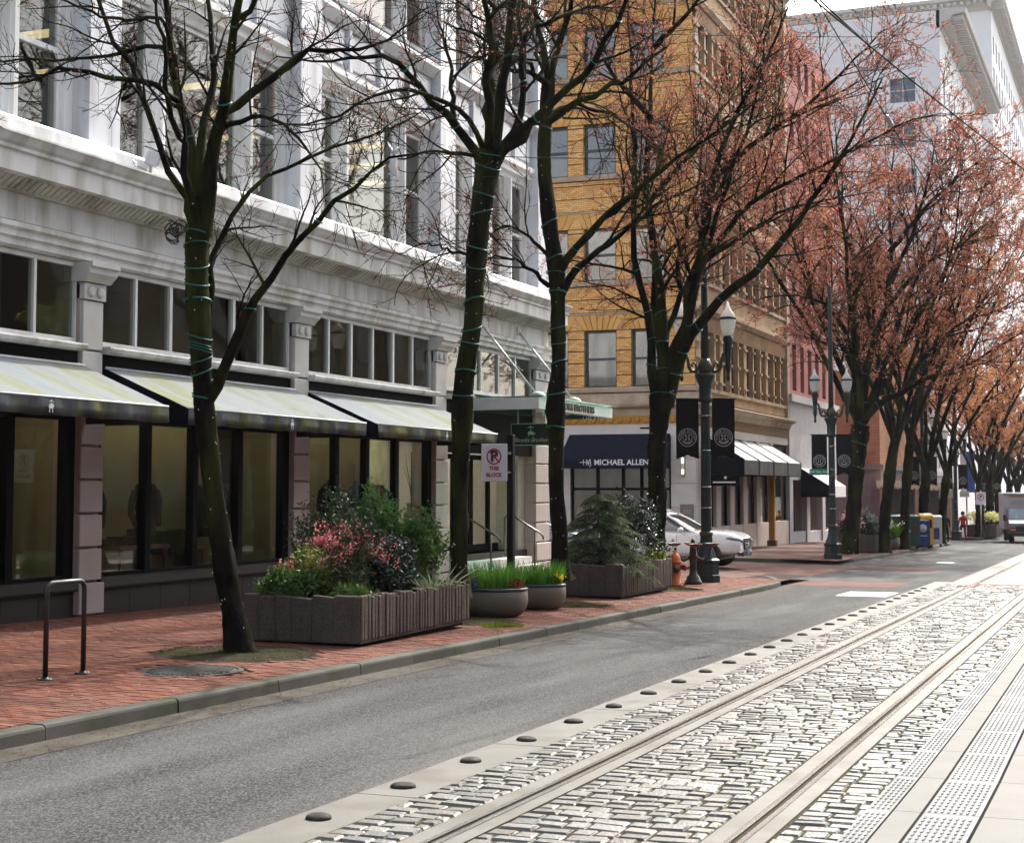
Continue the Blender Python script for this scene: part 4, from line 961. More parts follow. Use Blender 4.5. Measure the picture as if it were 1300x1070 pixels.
W2(MB().prism([(X2 - .3, 4.72), (X2 + .06, 4.72), (X2 + .16, 4.95), (X2 + .38, 5.05), (X2 + .40, 5.14), (X2 + .1, 5.22), (X2 - .3, 5.3)], 'y', Y2 + .335, Y2B + .1), 'base_cornice', stone)
W2(MB().box(X2 - .3, X2 + .02, Y2 + .335, Y2B, 4.3, 4.718), 'ornament_band', mat('brown_band', (.20, .12, .06), .7, var=.2, scale=8))
W2(MB().box(X2 - .3, X2 - .02, Y2 + .335, Y2B, 3.95, 4.298), 'stone_band', whitest)
ys_ = [Y2 + .335, Y2 + 3.1, Y2 + 5.4, Y2 + 7.7, Y2 + 10.2, Y2 + 12.9, Y2B]
for i, (a, c) in enumerate(zip(ys_, ys_[1:])):
    pw = 2.0 if i == 0 else .75
    W2(MB().cbox(X2 - .3, X2 + .0, a + .004, a + pw, G2 - .6, 3.94, .01), 'base_pier', tan)
    W2(MB().box(X2 - .3, X2 - .02, a + pw, c, G2 - .6, .35), 'base_panel', tan)
    b = MB(); b.box(X2 - .24, X2 - .14, a + pw, a + pw + .12, .35, 3.9); b.box(X2 - .24, X2 - .14, c - .12, c, .35, 3.9); b.box(X2 - .24, X2 - .14, a + pw + .12, c - .12, 2.75, 3.9)
    f = W2(b, 'shop_window', blackm); W2(MB().box(X2 - .2, X2 - .19, a + pw + .12, c - .12, .35, 2.75), 'pane', glassd, f)
    for q in range(2): W2(MB().box(X2 - 1.2, X2 - 1.05, a + pw + .4 + q * .5, a + pw + .55 + q * .5, 2.55, 2.7), 'lamp', scg, f)
W2(MB().box(X2 - 1.8, X2 - 1.7, Y2 + .4, Y2B - .2, G2, 3.9), 'display_wall', dim)
# four pale awnings with grey valances, dark ribs between
awn_w = mat('pale_awning', (.52, .53, .52), .7, var=.08, scale=2, stretch=(1, 3, 1), dirt=(.35, .35, .33), dirt_amt=.4); awn_g = mat('grey_valance', (.10, .10, .098), .75, var=.35, scale=3, stretch=(1, 1, .4))
b0 = [Y2 + 1.6, Y2 + 4.2, Y2 + 6.9, Y2 + 9.7, Y2 + 12.6]
for a, c in zip(b0, b0[1:]):
    x1 = X2 + 1.5; b = MB(); b.quad((X2, a + .1, 3.9), (x1, a + .1, 3.0), (x1, c - .1, 3.0), (X2, c - .1, 3.9)); aw = W2(b, 'awning', awn_w)
    W2(MB().quad((x1 + .002, a + .1, 3.0), (x1 + .002, a + .1, 2.42), (x1 + .002, c - .1, 2.42), (x1 + .002, c - .1, 3.0)), 'valance', awn_g, aw)
    for yy in (a, c - .1):
        b = MB(); b.add([(X2, yy, 3.93), (x1 + .01, yy, 3.03), (x1 + .01, yy, 2.4), (X2, yy, 2.4), (X2, yy + .1, 3.93), (x1 + .01, yy + .1, 3.03), (x1 + .01, yy + .1, 2.4), (X2, yy + .1, 2.4)], [(0, 1, 2, 3), (7, 6, 5, 4), (0, 4, 5, 1), (1, 5, 6, 2)]); W2(b, 'rib', navy, aw)
    text('APPAREL', .26, wm(B2, Matrix.Translation((x1 + .006, (a + c) / 2, 2.72)) @ Matrix.Rotation(R(90), 4, 'Z') @ Matrix.Rotation(R(90), 4, 'X')), mat('faded_letter', (.27, .27, .26), .7), aw) if a == b0[0] else None
t = thing('awning_sign', 'small black hanging sign under the first pale awning of the brick building', 'sign', (X2 + .75, Y2 + 1.45, 2.2))
MB().cbox(-.62, .62, -.03, .03, -.22, .22, .01).build('board', blackm, t); MB().lathe([(.06, 0), (.06, .01)], 12).xf(Matrix.Translation((.05, -.03, .1)) @ Matrix.Rotation(R(90), 4, 'X')).build('emblem', whitel, t)
MB().box(-.45, .45, -.036, -.03, -.10, -.05).build('line', whitel, t); MB().tube([(-.5, 0, .22), (-.5, 0, .9)], .012, 5).tube([(.5, 0, .22), (.5, 0, .9)], .012, 5).build('hanger', blackm, t)
t = thing('timber_post', 'yellowish timber post standing against the brick building under its awnings', 'post', (X2 + .45, Y2 + 11.2, zs(X2, Y2 + 11.2)))
MB().cbox(-.13, .13, -.13, .13, 0, 3.9, .02).build('post', mat('yellow_timber', (.40, .22, .06), .7, var=.25, scale=4, stretch=(6, 6, .4)), t); MB().cbox(-.2, .2, -.2, .2, 0, .25, .02).build('foot', mat('foot_brown', (.12, .07, .04), .8), t)
# ================================================================== PINK BRICK, low brown, white and tall buildings
pinkb = brickwall('pink_brick', (.40, .16, .145), (.34, .13, .12), (.25, .13, .12))
greyst = mat('grey_render', (.42, .42, .43), .65, var=.06, scale=2, dirt=(.3, .3, .3), dirt_amt=.4)
def block(name, label, x1, y0, y1, z1, wallm, floors, winw_, gap, x0=-40, base=None, basetop=None, cornice=None, wfront=None, winm=None, corn_proj=1.2, dent=False, piers=False, shop=None, frontcorn=True):
    """building on the left side of the street: street face at x1, near face at y0"""
    g = zs(x1, y0); t = thing(name, label, 'building', (x1, y0, g)); bt = basetop if basetop is not None else g
    W(MB().box(x0, x1 - .3, y0 + .3, y1, g - .5, z1), 'wall', wallm, t)
    if base:
        if shop:
            W(MB().box(x0, x1 - .5, y0 + .3, y1, g - .6, shop[0]), 'base', mat('shop_dark', (.02, .02, .022), .4, spec=.3), t); W(MB().box(x0, x1 + .05, y0 - .05, y1, shop[0], bt), 'base', base, t); st = (y1 - y0) / shop[1]
            for i in range(shop[1]):
                a = y0 + st * i; W(MB().box(x1 - .6, x1 + .03, a, a + .8, g - .6, shop[0] - .003), 'base_pier', base, t); W(MB().box(x1 - .4, x1 - .05, a + .8, a + st, g - .6, g + .5 - .0135 * (a - y0)), 'stall_riser', base, t)
                W(MB().box(x1 - .3, x1 - .29, a + .8, a + st, g + .5, shop[0] - .003), 'pane', glassd, t); W(MB().box(x1 - .34, x1 - .26, a + .8 + (st - .8) / 2 - .06, a + .8 + (st - .8) / 2 + .06, g + .4, shop[0] - .003), 'mullion', blackm, t)
            W(MB().box(x0, x1 - .6, y0 - .05, y0 + .3, g - .6, shop[0] - .003), 'base_wall', base, t)
        else: W(MB().box(x0, x1 + .05, y0 - .05, y1, g - .5, bt), 'base', base, t)
        W(MB().box(x0, x1 + .25, y0 - .25, y1, bt, bt + .35), 'base_cornice', base, t)
    wf = winm or mat('far_window', (.10, .12, .16), .12, var=.3, scale=.7)  # raised blue-grey base colour stands in for sky reflected in the glass
    fr = mat('far_frame', (.5, .5, .5), .6) 
    zs_ = [(a, c) for a, c in floors]
    # street face as strips and piers so that the windows are recessed
    lo = bt + (.35 if base else 0); prevz = lo
    for (a, c) in zs_:
        W(MB().box(x1 - .3, x1, y0 + .3, y1, prevz, a), 'spandrel', wallm, t); W(MB().box(x0, x1, y0, y0 + .3, prevz, a), 'front_spandrel', wallm, t); prevz = c
    W(MB().box(x1 - .3, x1, y0 + .3, y1, prevz, z1), 'spandrel', wallm, t); W(MB().box(x0, x1, y0, y0 + .3, prevz, z1), 'front_spandrel', wallm, t)
    def openings(s0, s1):
        n = max(1, int((s1 - s0) / (winw_ + gap) + .01)); st = (s1 - s0) / n
        return [(s0 + st * i + (st - winw_) / 2, s0 + st * i + (st + winw_) / 2) for i in range(n)]
    op = openings(y0 + .6, y1 - .3); of = (openings(max(x0, x1 - 16), x1 - .6) if wfront is None else wfront) if wfront is not False else []
    for (a, c) in zs_:
        e = [y0 + .3] + [q for o in op for q in o] + [y1]
        for p, q in zip(e[::2], e[1::2]): W(MB().box(x1 - .3, x1 + (.12 if piers else -.002), p, q, a + .002, c - .002), 'pier', wallm, t)
        e = [x0] + [q for o in of for q in o] + [x1 - .002]
        for p, q in zip(e[::2], e[1::2]): W(MB().box(p, q, y0 + .002, y0 + .29, a + .002, c - .002), 'pier', wallm, t)
        for o in op:
            f = W(MB().box(x1 - .28, x1 - .2, o[0], o[1], a, c), 'window', wf, t); W(MB().box(x1 - .2, x1 - .17, o[0], o[1], (a + c) / 2 - .05, (a + c) / 2 + .05).box(x1 - .2, x1 - .17, (o[0] + o[1]) / 2 - .04, (o[0] + o[1]) / 2 + .04, a, (a + c) / 2 - .05), 'sash_bar', fr, f)
        for o in of:
            f = W(MB().box(o[0], o[1], y0 + .2, y0 + .28, a, c), 'window', wf, t); W(MB().box(o[0], o[1], y0 + .17, y0 + .2, (a + c) / 2 - .05, (a + c) / 2 + .05).box((o[0] + o[1]) / 2 - .04, (o[0] + o[1]) / 2 + .04, y0 + .17, y0 + .2, a, (a + c) / 2 - .05).box((o[0] + o[1]) / 2 - .04, (o[0] + o[1]) / 2 + .04, y0 + .17, y0 + .2, (a + c) / 2 + .05, c), 'sash_bar', fr, f)
    if cornice:
        p = corn_proj; pr = [(0 - .3, z1 - 1.6), (.1, z1 - 1.6), (.15, z1 - 1.1), (.4 * p, z1 - .95), (.5 * p, z1 - .55), (p, z1 - .4), (p + .1, z1), (-.3, z1 + .05)]
        W(MB().prism([(x1 + a, z) for a, z in pr], 'y', y0 - (p if frontcorn else 0), y1), 'cornice', cornice, t)
        if frontcorn: b = MB(); b.prism([(y0 - a, z) for a, z in pr], 'x', x0, x1 + p * .98); W(b, 'cornice', cornice, t)
        if dent:
            b = MB(); y = y0 - (p * .6 if frontcorn else -.3)
            while y < y1: b.box(x1 + .12, x1 + p * .9, y, y + .35, z1 - .93, z1 - .56); y += .8
            x = x1 + p * .5
            while frontcorn and x > max(x0, x1 - 22): b.box(x - .35, x, y0 - p * .9, y0 - .12, z1 - .93, z1 - .56); x -= .8
            W(b, 'dentil', cornice, t, kind='stuff')
    W(MB().box(x0, x1 - .1, y0 + .1, y1, z1 + .05, z1 + .1), 'roof', dim, t)
    return t
block('pink_brick_building', 'pink brick building with narrow dark windows over a grey ground floor', -16.0, 75.75, 88.2, 25.0, pinkb, [(6.7, 9.0), (10.8, 13.0), (14.8, 17.0), (18.8, 21.0), (22.4, 24)], .95, .95, base=greyst, basetop=6.1, wfront=False, shop=(2.3, 3))
brownb = mat('brown_cladding', (.24, .125, .07), .7, var=.2, scale=1.5, stretch=(.4, .4, 3), dirt=(.16, .09, .06), dirt_amt=.5)
brownb2 = brickwall('brown_brick', (.38, .20, .11), (.31, .15, .085), (.2, .11, .08), bw=.6, bh=.2)
mauve = mat('mauve_render', (.20, .165, .165), .7, var=.15, scale=1.2)
t = thing('shop_awning', 'pale sloping shop awning over the grey ground floor behind the second lamp post', 'awning', (-16, 80.5, 0))
MB().quad((.05, -2.2, 2.9), (1.5, -2.2, 2.0), (1.5, 2.2, 2.0), (.05, 2.2, 2.9)).build('canvas', awn_w, t)
MB().quad((1.502, -2.2, 2.0), (1.502, -2.2, 1.45), (1.502, 2.2, 1.45), (1.502, 2.2, 2.0)).build('valance', whitel, t)
MB().add([(.05, -2.21, 2.88), (1.5, -2.21, 1.98), (1.5, -2.21, 1.45), (.05, -2.21, 1.45)], [(0, 1, 2, 3)]).build('side_panel', navy, t)
block('brown_brick_building', 'low brown brick building with a mauve-grey shop floor behind the street trees', -16.0, 104, 124.5, 9.5, brownb2, [(6.2, 7.6)], 1.6, 2.4, base=mauve, basetop=3.1, wfront=False, shop=(1.9, 4))
whitef = mat('white_facade', (.60, .61, .63), .6, var=.06, scale=1.2, dirt=(.45, .45, .46), dirt_amt=.3)
block('colonnade_building', 'white columned building with tall windows beyond the brown brick one', -15.8, 124.8, 139, 10.5, whitef, [(3.6, 6.6), (7.3, 9.3)], 1.3, .8, base=greyst, basetop=2.9, cornice=whitef, corn_proj=.6, piers=True, wfront=False, shop=(1.7, 3))
tallw = mat('white_tower_stone', (.88, .88, .88), .7, var=.04, scale=.4)
block('white_tower', 'white building with a deep dentilled cornice, in front of the taller white tower', -16.0, 141.5, 180, 44.2, tallw, [(11.6 + 4.1 * i, 13.8 + 4.1 * i) for i in range(7)], 1.4, 2.4, cornice=mat('tower_cornice', (.62, .60, .57), .7, var=.08, scale=1), corn_proj=2.2, dent=True, x0=-46, frontcorn=False, wfront=[(-20.4, -18.2)])
block('white_tower', 'tallest white tower at the top right with paired windows and a dentilled roofline', -16.4, 200, 275, 62.6, tallw, [(40 + 4.0 * i, 42.4 + 4.0 * i) for i in range(5)], 1.9, 2.1, cornice=MATS['tower_cornice'], corn_proj=1.6, dent=True, x0=-60)
# the other side of the street (seen mirrored in the shop windows)
opb = brickwall('opposite_brick', (.13, .08, .05), (.10, .065, .04), (.08, .055, .04), bw=.4, bh=.15)
ob = thing('opposite_building', 'brown brick building row on the other side of the tracks', 'building', (11.0, 20, zr(11, 20)))
W(MB().box(11, 30, -18, 38, -1, 13), 'wall', opb, ob)
b = MB()
for z in (1, 5.2, 9.0):
    for i in range(15): y = -16 + i * 3.6; b.box(10.9, 11.02, y, y + 2.0, z, z + 2.3)
W(b, 'window', mat('opposite_pane', (.10, .11, .12), .2, var=.3, scale=1), ob)
ob2 = thing('opposite_building', 'tan building further along the other side of the tracks', 'building', (11.0, 75, zr(11, 75)))
W(MB().box(11, 30, 54, 90, -2, 13), 'wall', opb, ob2)
b = MB()
for z in (1, 5.2, 9.0):
    for i in range(9): y = 55.5 + i * 3.8; b.box(10.9, 11.02, y, y + 2.0, z, z + 2.3)
W(b, 'window', MATS['opposite_pane'], ob2)

# thin bright spring haze over the whole street
hz = MB().box(-405, 405, -62, 428, -14, 72); hm = bpy.data.materials.new('street_haze'); hm.use_nodes = True; hn = hm.node_tree.nodes; hn.remove(hn['Principled BSDF'])
pv = hn.new('ShaderNodeVolumePrincipled'); pv.inputs['Color'].default_value = (.92, .94, 1, 1); pv.inputs['Density'].default_value = .0001; pv.inputs['Anisotropy'].default_value = .2
hm.node_tree.links.new(pv.outputs[0], hn['Material Output'].inputs['Volume'])
hz.build('haze', hm, None, kind='stuff')
# ================================================================== TREES
bark = mat('maple_bark', (.008, .0062, .005), .9, var=.65, scale=16, stretch=(1, 1, .3), bump=1.0, bscale=34, dirt=(.040, .047, .009), dirt_amt=.9, dirt_scale=2.4)
twigm = mat('maple_twig', (.055, .024, .017), .85, var=.3, scale=8)
bud_near = leafmat('maple_flower', [(.32, .075, .05), (.38, .11, .065), (.28, .10, .045), (.40, .16, .08), (.24, .055, .045)], .5)
bud_red = leafmat('maple_flower_red', [(.38, .125, .085), (.44, .165, .105), (.31, .09, .07), (.47, .22, .115), (.27, .11, .06), (.41, .145, .105)], .58)
bud_or = leafmat('maple_flower_orange', [(.40, .165, .075), (.44, .205, .085), (.32, .12, .08), (.46, .25, .09), (.35, .13, .08)], .58)
def spline(P, n):
    P = np.array(P, float); k = len(P)
    if k == 2: t = np.linspace(0, 1, n)[:, None]; return P[0] + (P[1] - P[0]) * t
    d = np.r_[0, np.cumsum(np.linalg.norm(np.diff(P, axis=0), axis=1))]; s = np.linspace(0, d[-1], n); out = []
    for x in s:
        i = min(k - 2, max(0, np.searchsorted(d, x) - 1)); t = (x - d[i]) / max(1e-6, d[i + 1] - d[i])
        p0, p1, p2, p3 = P[max(0, i - 1)], P[i], P[i + 1], P[min(k - 1, i + 2)]
        out.append(.5 * (2 * p1 + (p2 - p0) * t + (2 * p0 - 5 * p1 + 4 * p2 - p3) * t * t + (3 * p1 - p0 - 3 * p2 + p3) * t**3))
    return np.array(out)
def grow(rg, P, Rr, per, length, r_tip, ang=(35, 70), up=.25, tmin=.2, K=6, curl=.25, shrink=.5, rmax=.6):
    """children along parent polylines P (N,K0,3)"""
    N, K0 = P.shape[:2]; M = N * per
    par = np.repeat(np.arange(N), per); t = (tmin + (1 - tmin) * (np.tile(np.arange(per), N) + rg.random(M)) / per) * (K0 - 1)
    i = np.minimum(t.astype(int), K0 - 2); f = (t - i)[:, None]
    base = P[par, i] * (1 - f) + P[par, i + 1] * f; rb = Rr[par, i] * (1 - f[:, 0]) + Rr[par, i + 1] * f[:, 0]
    T = P[par, i + 1] - P[par, i]; T /= np.linalg.norm(T, axis=1, keepdims=True) + 1e-9
    rnd = rg.normal(size=(M, 3)); side = rnd - (rnd * T).sum(1, keepdims=True) * T; side /= np.linalg.norm(side, axis=1, keepdims=True) + 1e-9
    a = np.radians(rg.uniform(ang[0], ang[1], M))[:, None]
    d = T * np.cos(a) + side * np.sin(a); d[:, 2] += up; d /= np.linalg.norm(d, axis=1, keepdims=True)
    L = length * rg.uniform(.5, 1.15, M) * (1 - shrink * t / (K0 - 1))
    out = np.zeros((M, K, 3)); out[:, 0] = base; bend = rg.normal(size=(M, 3)) * curl
    for k in range(1, K):
        d = d + bend * .3 + rg.normal(size=(M, 3)) * curl * .5; d[:, 2] += up * .12; d /= np.linalg.norm(d, axis=1, keepdims=True)
        out[:, k] = out[:, k - 1] + d * (L / (K - 1))[:, None]
    r0 = np.maximum(np.minimum(rb * rmax, .012 + L * .013), r_tip * 1.1)
    rad = r0[:, None] + (r_tip - r0)[:, None] * np.linspace(0, 1, K)[None] ** .8
    return out, rad
def tubes_mesh(name, sets, mats):
    V = []; F = []; o = 0
    for P, Rr, n in sets:
        N, K = P.shape[:2]; v = ring_tubes(P, Rr, n).reshape(-1, 3); V.append(v)
        base = (np.arange(N) * K * n)[:, None, None] + (np.arange(K - 1) * n)[None, :, None]
        i = np.arange(n)[None, None, :]; j = (i + 1) % n
        f = np.stack(np.broadcast_arrays(base + i, base + j, base + n + j, base + n + i), -1).reshape(-1, 4) + o; F.append(f); o += len(v)
    return np_mesh(name, np.concatenate(V), np.concatenate(F), mats, smooth=True)
def flakes(rg, C, size, mats, name, elong=1.6):
    """small folded four-cornered flakes at points C"""
    M = len(C); a = rg.normal(size=(M, 3)); a /= np.linalg.norm(a, axis=1, keepdims=True); b = rg.normal(size=(M, 3)); b -= (b * a).sum(1, keepdims=True) * a; b /= np.linalg.norm(b, axis=1, keepdims=True)
    s = size * rg.uniform(.6, 1.35, M)[:, None]; n = np.cross(a, b)
    V = np.stack([C - a * s * elong * .5, C + b * s * .5 + n * s * .12, C + a * s * elong * .5, C - b * s * .5 + n * s * .12], 1).reshape(-1, 3)
    return np_mesh(name, V, np.arange(M * 4).reshape(M, 4), mats)
def lim(d, pts, dd=0.0, seed=0):
    """limb from survey points at distance d, drifting dd metres nearer(-)/farther(+) towards its tip"""
    n = len(pts); return [at(p[0], p[1], d + dd * (i / (n - 1)) ** 1.2) for i, p in enumerate(pts)]
def tree(label, base, trunk, limbs, seed, n2=9, n3=7, n4=4, L2=2.2, L3=.9, L4=.42, buds=3, bsize=.022, bmat=None, group=None, extra=4, height=10.0, spread=3.2, tw=.004, bshare=1.0, wraps=None):
    """trunk: (points, radii); limbs: list of (points, r0, r1)"""
    rg = np.random.default_rng(seed); x, y = base; z = zs(x, y)
    t = thing('maple_tree', label, 'tree', (x, y, z), 0, group); off = np.array([x, y, z])
    K = 70; tp = spline(trunk[0], K) - off; tr = np.interp(np.linspace(0, 1, K), np.linspace(0, 1, len(trunk[1])), trunk[1])
    kk = np.linspace(0, 1, K); tr = tr * (1 + .05 * np.sin(kk * 23 + seed) + .04 * np.sin(kk * 51 + 2 * seed) + rg.normal(size=K) * .012); tr[:8] *= 1 + .30 * np.linspace(1, 0, 8) ** 2
    nr = 22; tm = tubes_mesh('trunk', [(tp[None], tr[None], nr)], bark)
    co = np.empty(len(tm.vertices) * 3, np.float32); tm.vertices.foreach_get('co', co); co = co.reshape(K, nr, 3); an = np.arange(nr)[None, :] * 2 * math.pi / nr; zz = np.linspace(0, 1, K)[:, None] * len(trunk[0])
    rd = .055 * np.sin(an * 5 + zz * .9 + seed) * np.sin(zz * 2.1) + .05 * np.sin(an * 9 - zz * 1.6) * np.sin(zz * 3.7 + an) + rg.normal(size=(K, nr)) * .028 + .45 * np.exp(-np.linspace(0, 1, K)[:, None] * 38) * np.maximum(0, np.sin(an * 4 + seed)) ** 2
    co = tp[:, None, :] + (co - tp[:, None, :]) * (1 + rd[..., None]); tm.vertices.foreach_set('co', co.reshape(-1).astype(np.float32)); tm.update()
    link('trunk', tm, t)
    LP = []; LR = []
    for pts, r0, r1 in limbs:
        p = spline(pts, 16) - off; p[1:-1] += rg.normal(size=(14, 3)) * .018; LP.append(p); r0 = r0 * .87; rr = r0 + (r1 * .4 - r0) * np.linspace(0, 1, 16) ** .8; LR.append(rr * (1 + rg.normal(size=16) * .05))
    top = tp[-1]
    for k in range(extra):
        a = rg.uniform(0, 6.28); h = height * rg.uniform(.75, 1.0) - top[2]; s = spread * rg.uniform(.6, 1.1)
        p = spline([top + (0, 0, -.15), top + (s * .3 * math.cos(a), s * .3 * math.sin(a), h * .3), top + (s * .7 * math.cos(a), s * .7 * math.sin(a), h * .65), top + (s * math.cos(a), s * math.sin(a), h)], 16); p[1:] += rg.normal(size=(15, 3)) * .05
        r0 = tr[-1] * rg.uniform(.35, .5); LP.append(p); LR.append(r0 + (.012 - r0) * np.linspace(0, 1, 16) ** .8)
    LP = np.array(LP); LR = np.array(LR)
    for i in range(len(LP)):
        b = tubes_mesh('branch', [(LP[i:i + 1], LR[i:i + 1], 9)], bark); link('branch', b, t)
    P2, R2 = grow(rg, LP, LR, n2, L2, tw * 1.6, (30, 65), .22, .22, 8, .22)
    P3, R3 = grow(rg, P2, R2, n3, L3, tw * 1.2, (30, 70), .18, .1, 6, .22)
    P4, R4 = grow(rg, P3, R3, n4, L4, tw, (25, 65), .15, .15, 4, .2)
    tw_ = link('twigs', tubes_mesh('twigs', [(P2, R2, 5), (P3, R3, 4)], [bark]), t, kind='stuff'); link('fine_twigs', tubes_mesh('fine_twigs', [(P4, R4, 3)], [bark if bshare < .5 else twigm]), t, kind='stuff')
    if buds:
        idx = rg.random(len(P4)) < bshare; Q = P4[idx]; M = len(Q)
        u = rg.random((M, buds)) ** .6 * (Q.shape[1] - 1); i = np.minimum(u.astype(int), Q.shape[1] - 2); f = (u - i)[..., None]; r_ = np.arange(M)[:, None]
        C = (Q[r_, i] * (1 - f) + Q[r_, i + 1] * f).reshape(-1, 3); C = np.repeat(C, 5, 0) + rg.normal(size=(len(C) * 5, 3)) * bsize * .75
        link('blossom', flakes(rg, C, bsize, bmat or bud_near, 'blossom'), t, kind='stuff')
    return t, tp, tr, LP, LR
teal = mat('teal_tape', (.0, .115, .085), .5, var=.2, scale=12)
bulbm = mat('clear_bulb', (.8, .8, .78), .12, spec=.8)
def lights(label, tr_, wraps, seed, nb=260, bulb=.0085):
    """teal cable wound round trunk and limbs with tiny clear bulbs"""
    t, tp, tr, LP, LR = tr_; rg = np.random.default_rng(seed); L = thing('string_lights', label, 'string lights', t.location)
    paths = [(tp, tr)] + [(LP[i], LR[i]) for i in range(len(LP))]
    for (pi, u, turns) in wraps:
        P, rr = paths[pi]; K = len(P); k = u * (K - 1); i = min(int(k), K - 2); f = k - i; c = P[i] * (1 - f) + P[i + 1] * f; r = (rr[i] * (1 - f) + rr[i + 1] * f) * 1.07 + .004
        T = P[i + 1] - P[i]; T /= np.linalg.norm(T); A = np.cross(T, [0, 1, .3]); A /= np.linalg.norm(A); B = np.cross(T, A); A = A + T * rg.uniform(-.4, .4); B = B + T * rg.uniform(-.3, .3); pts = []
        n = int(14 * turns)
        for q in range(n + 1): a = 2 * math.pi * q / 14; pts.append(c + A * r * math.cos(a) + B * r * math.sin(a) + T * (.035 * q / 14))
        MB().tube(pts, .008 + .006 * rg.random(), 5).build('cable_wrap', teal, L)
    V = []; F = []
    C = []
    for _ in range(nb):
        P, rr = paths[rg.integers(0, len(paths))] if rg.random() < .6 else paths[0]; K = len(P); i = rg.integers(2, K - 1)
        if rr[i] < .02: continue
        d = rg.normal(size=3); d /= np.linalg.norm(d); C.append(P[i] + (P[i] - P[i - 1]) * rg.random() + d * (rr[i] + .012))
    b = MB(); oc = [(1, 0, 0), (-1, 0, 0), (0, 1, 0), (0, -1, 0), (0, 0, 1.4), (0, 0, -1.4)]; of = [(0, 2, 4), (2, 1, 4), (1, 3, 4), (3, 0, 4), (2, 0, 5), (1, 2, 5), (3, 1, 5), (0, 3, 5)]
    for c in C: b.add([np.array(p) * bulb + c for p in oc], of)
    b.build('bulbs', bulbm, L, kind='stuff')
    return L
# ---- first tree (nearest, bare)
D1 = 18.8
s = D1 / FPX
T1 = tree('nearest bare street tree with a leaning mossy trunk, in front of the second shop window', (-9.9, 16.1),
    ([at(305, 836, 18.65), at(298, 790, 18.7), at(287, 730, D1), at(275, 650, D1), at(265, 570, D1), at(258, 500, D1), at(254, 430, D1), at(250, 350, D1), at(251, 285, D1)], [v * s for v in (18.5, 14.5, 13.5, 13, 12.5, 12.5, 14, 14.5, 16)]),
    [(lim(D1, [(251, 330), (245, 260), (244, 200), (237, 167), (228, 130), (222, 93), (216, 62), (212, 20), (206, -60), (198, -160)], .8), 12 * s, 3.5 * s),
     (lim(D1, [(256, 250), (256, 173), (262, 133), (271, 102), (268, 52), (265, 0), (262, -90), (268, -180)], 1.6), 8 * s, 2.5 * s),
     (lim(D1, [(256, 300), (264, 230), (271, 185), (287, 130), (290, 86), (298, 31), (304, 0), (316, -80), (322, -190)], -.8), 14 * s, 3 * s),
     (lim(D1, [(261, 512), (272, 492), (286, 462), (308, 414), (339, 358), (385, 300), (432, 253), (473, 216), (510, 202), (556, 191)], -1.2), 10 * s, 2 * s),
     (lim(D1, [(257, 470), (266, 430), (268, 360), (272, 324), (284, 293), (308, 256), (336, 225), (370, 210), (423, 187), (473, 173), (547, 134)], 1.6), 7 * s, 1.6 * s),
     (lim(D1, [(226, 128), (220, 123), (197, 108), (154, 100), (108, 94), (80, 91), (40, 102), (-10, 107), (-80, 112)], -1.5), 5.5 * s, 1.6 * s),
     (lim(D1, [(222, 100), (213, 59), (173, 65), (139, 69), (99, 76), (46, 77), (-20, 74), (-90, 60)], 1.2), 4.5 * s, 1.4 * s),
     (lim(D1, [(218, 70), (207, 31), (154, 26), (114, 12), (74, 0), (0, -40)], -1.0), 4 * s, 1.2 * s),
     (lim(D1, [(288, 140), (296, 136), (339, 105), (370, 80), (400, 65), (470, 60), (540, 20)], .8), 8 * s, 1.5 * s),
     (lim(D1, [(276, 170), (290, 160), (324, 151), (364, 160), (398, 204), (415, 260)], -1.4), 5 * s, 1.2 * s),
     (lim(D1, [(298, 30), (340, -10), (400, -60), (470, -90)], -1.6), 5 * s, 1.5 * s)],
    21, n2=8, n3=5, n4=3, L2=1.3, L3=.6, L4=.3, buds=1, bsize=.013, extra=2, height=9.5, spread=2.2, tw=.0032, bshare=.22)
lights('teal light strings wound round the nearest leaning tree', T1, [(0, u, 1.1) for u in (.60, .66, .69, .74, .82, .86, .90, .94, .97)] + [(0, .71, 2.5)] + [(1, .3, 1.1), (1, .52, 1), (2, .4, 1), (2, .6, 1), (3, .35, 1), (3, .55, 1), (4, .3, 1), (3, .7, 1), (6, .3, 1), (4, .6, 1)], 5)
cl = MB(); rr = random.Random(8)
for k in range(7):
    c = Vector(at(222 + rr.uniform(-5, 8), 293 + rr.uniform(-9, 9), 18.5)) - Vector(T1[0].location); q = [Vector((.07 * math.cos(i * .7 + k), .05 * math.sin(i * 1.1 + k), .08 * math.sin(i * .7 + k))) + c for i in range(10)]
    cl.tube(q, .009, 4)
cl.build('cable_coil', mat('dark_cable', (.02, .03, .028), .6), bpy.data.objects['string_lights'])
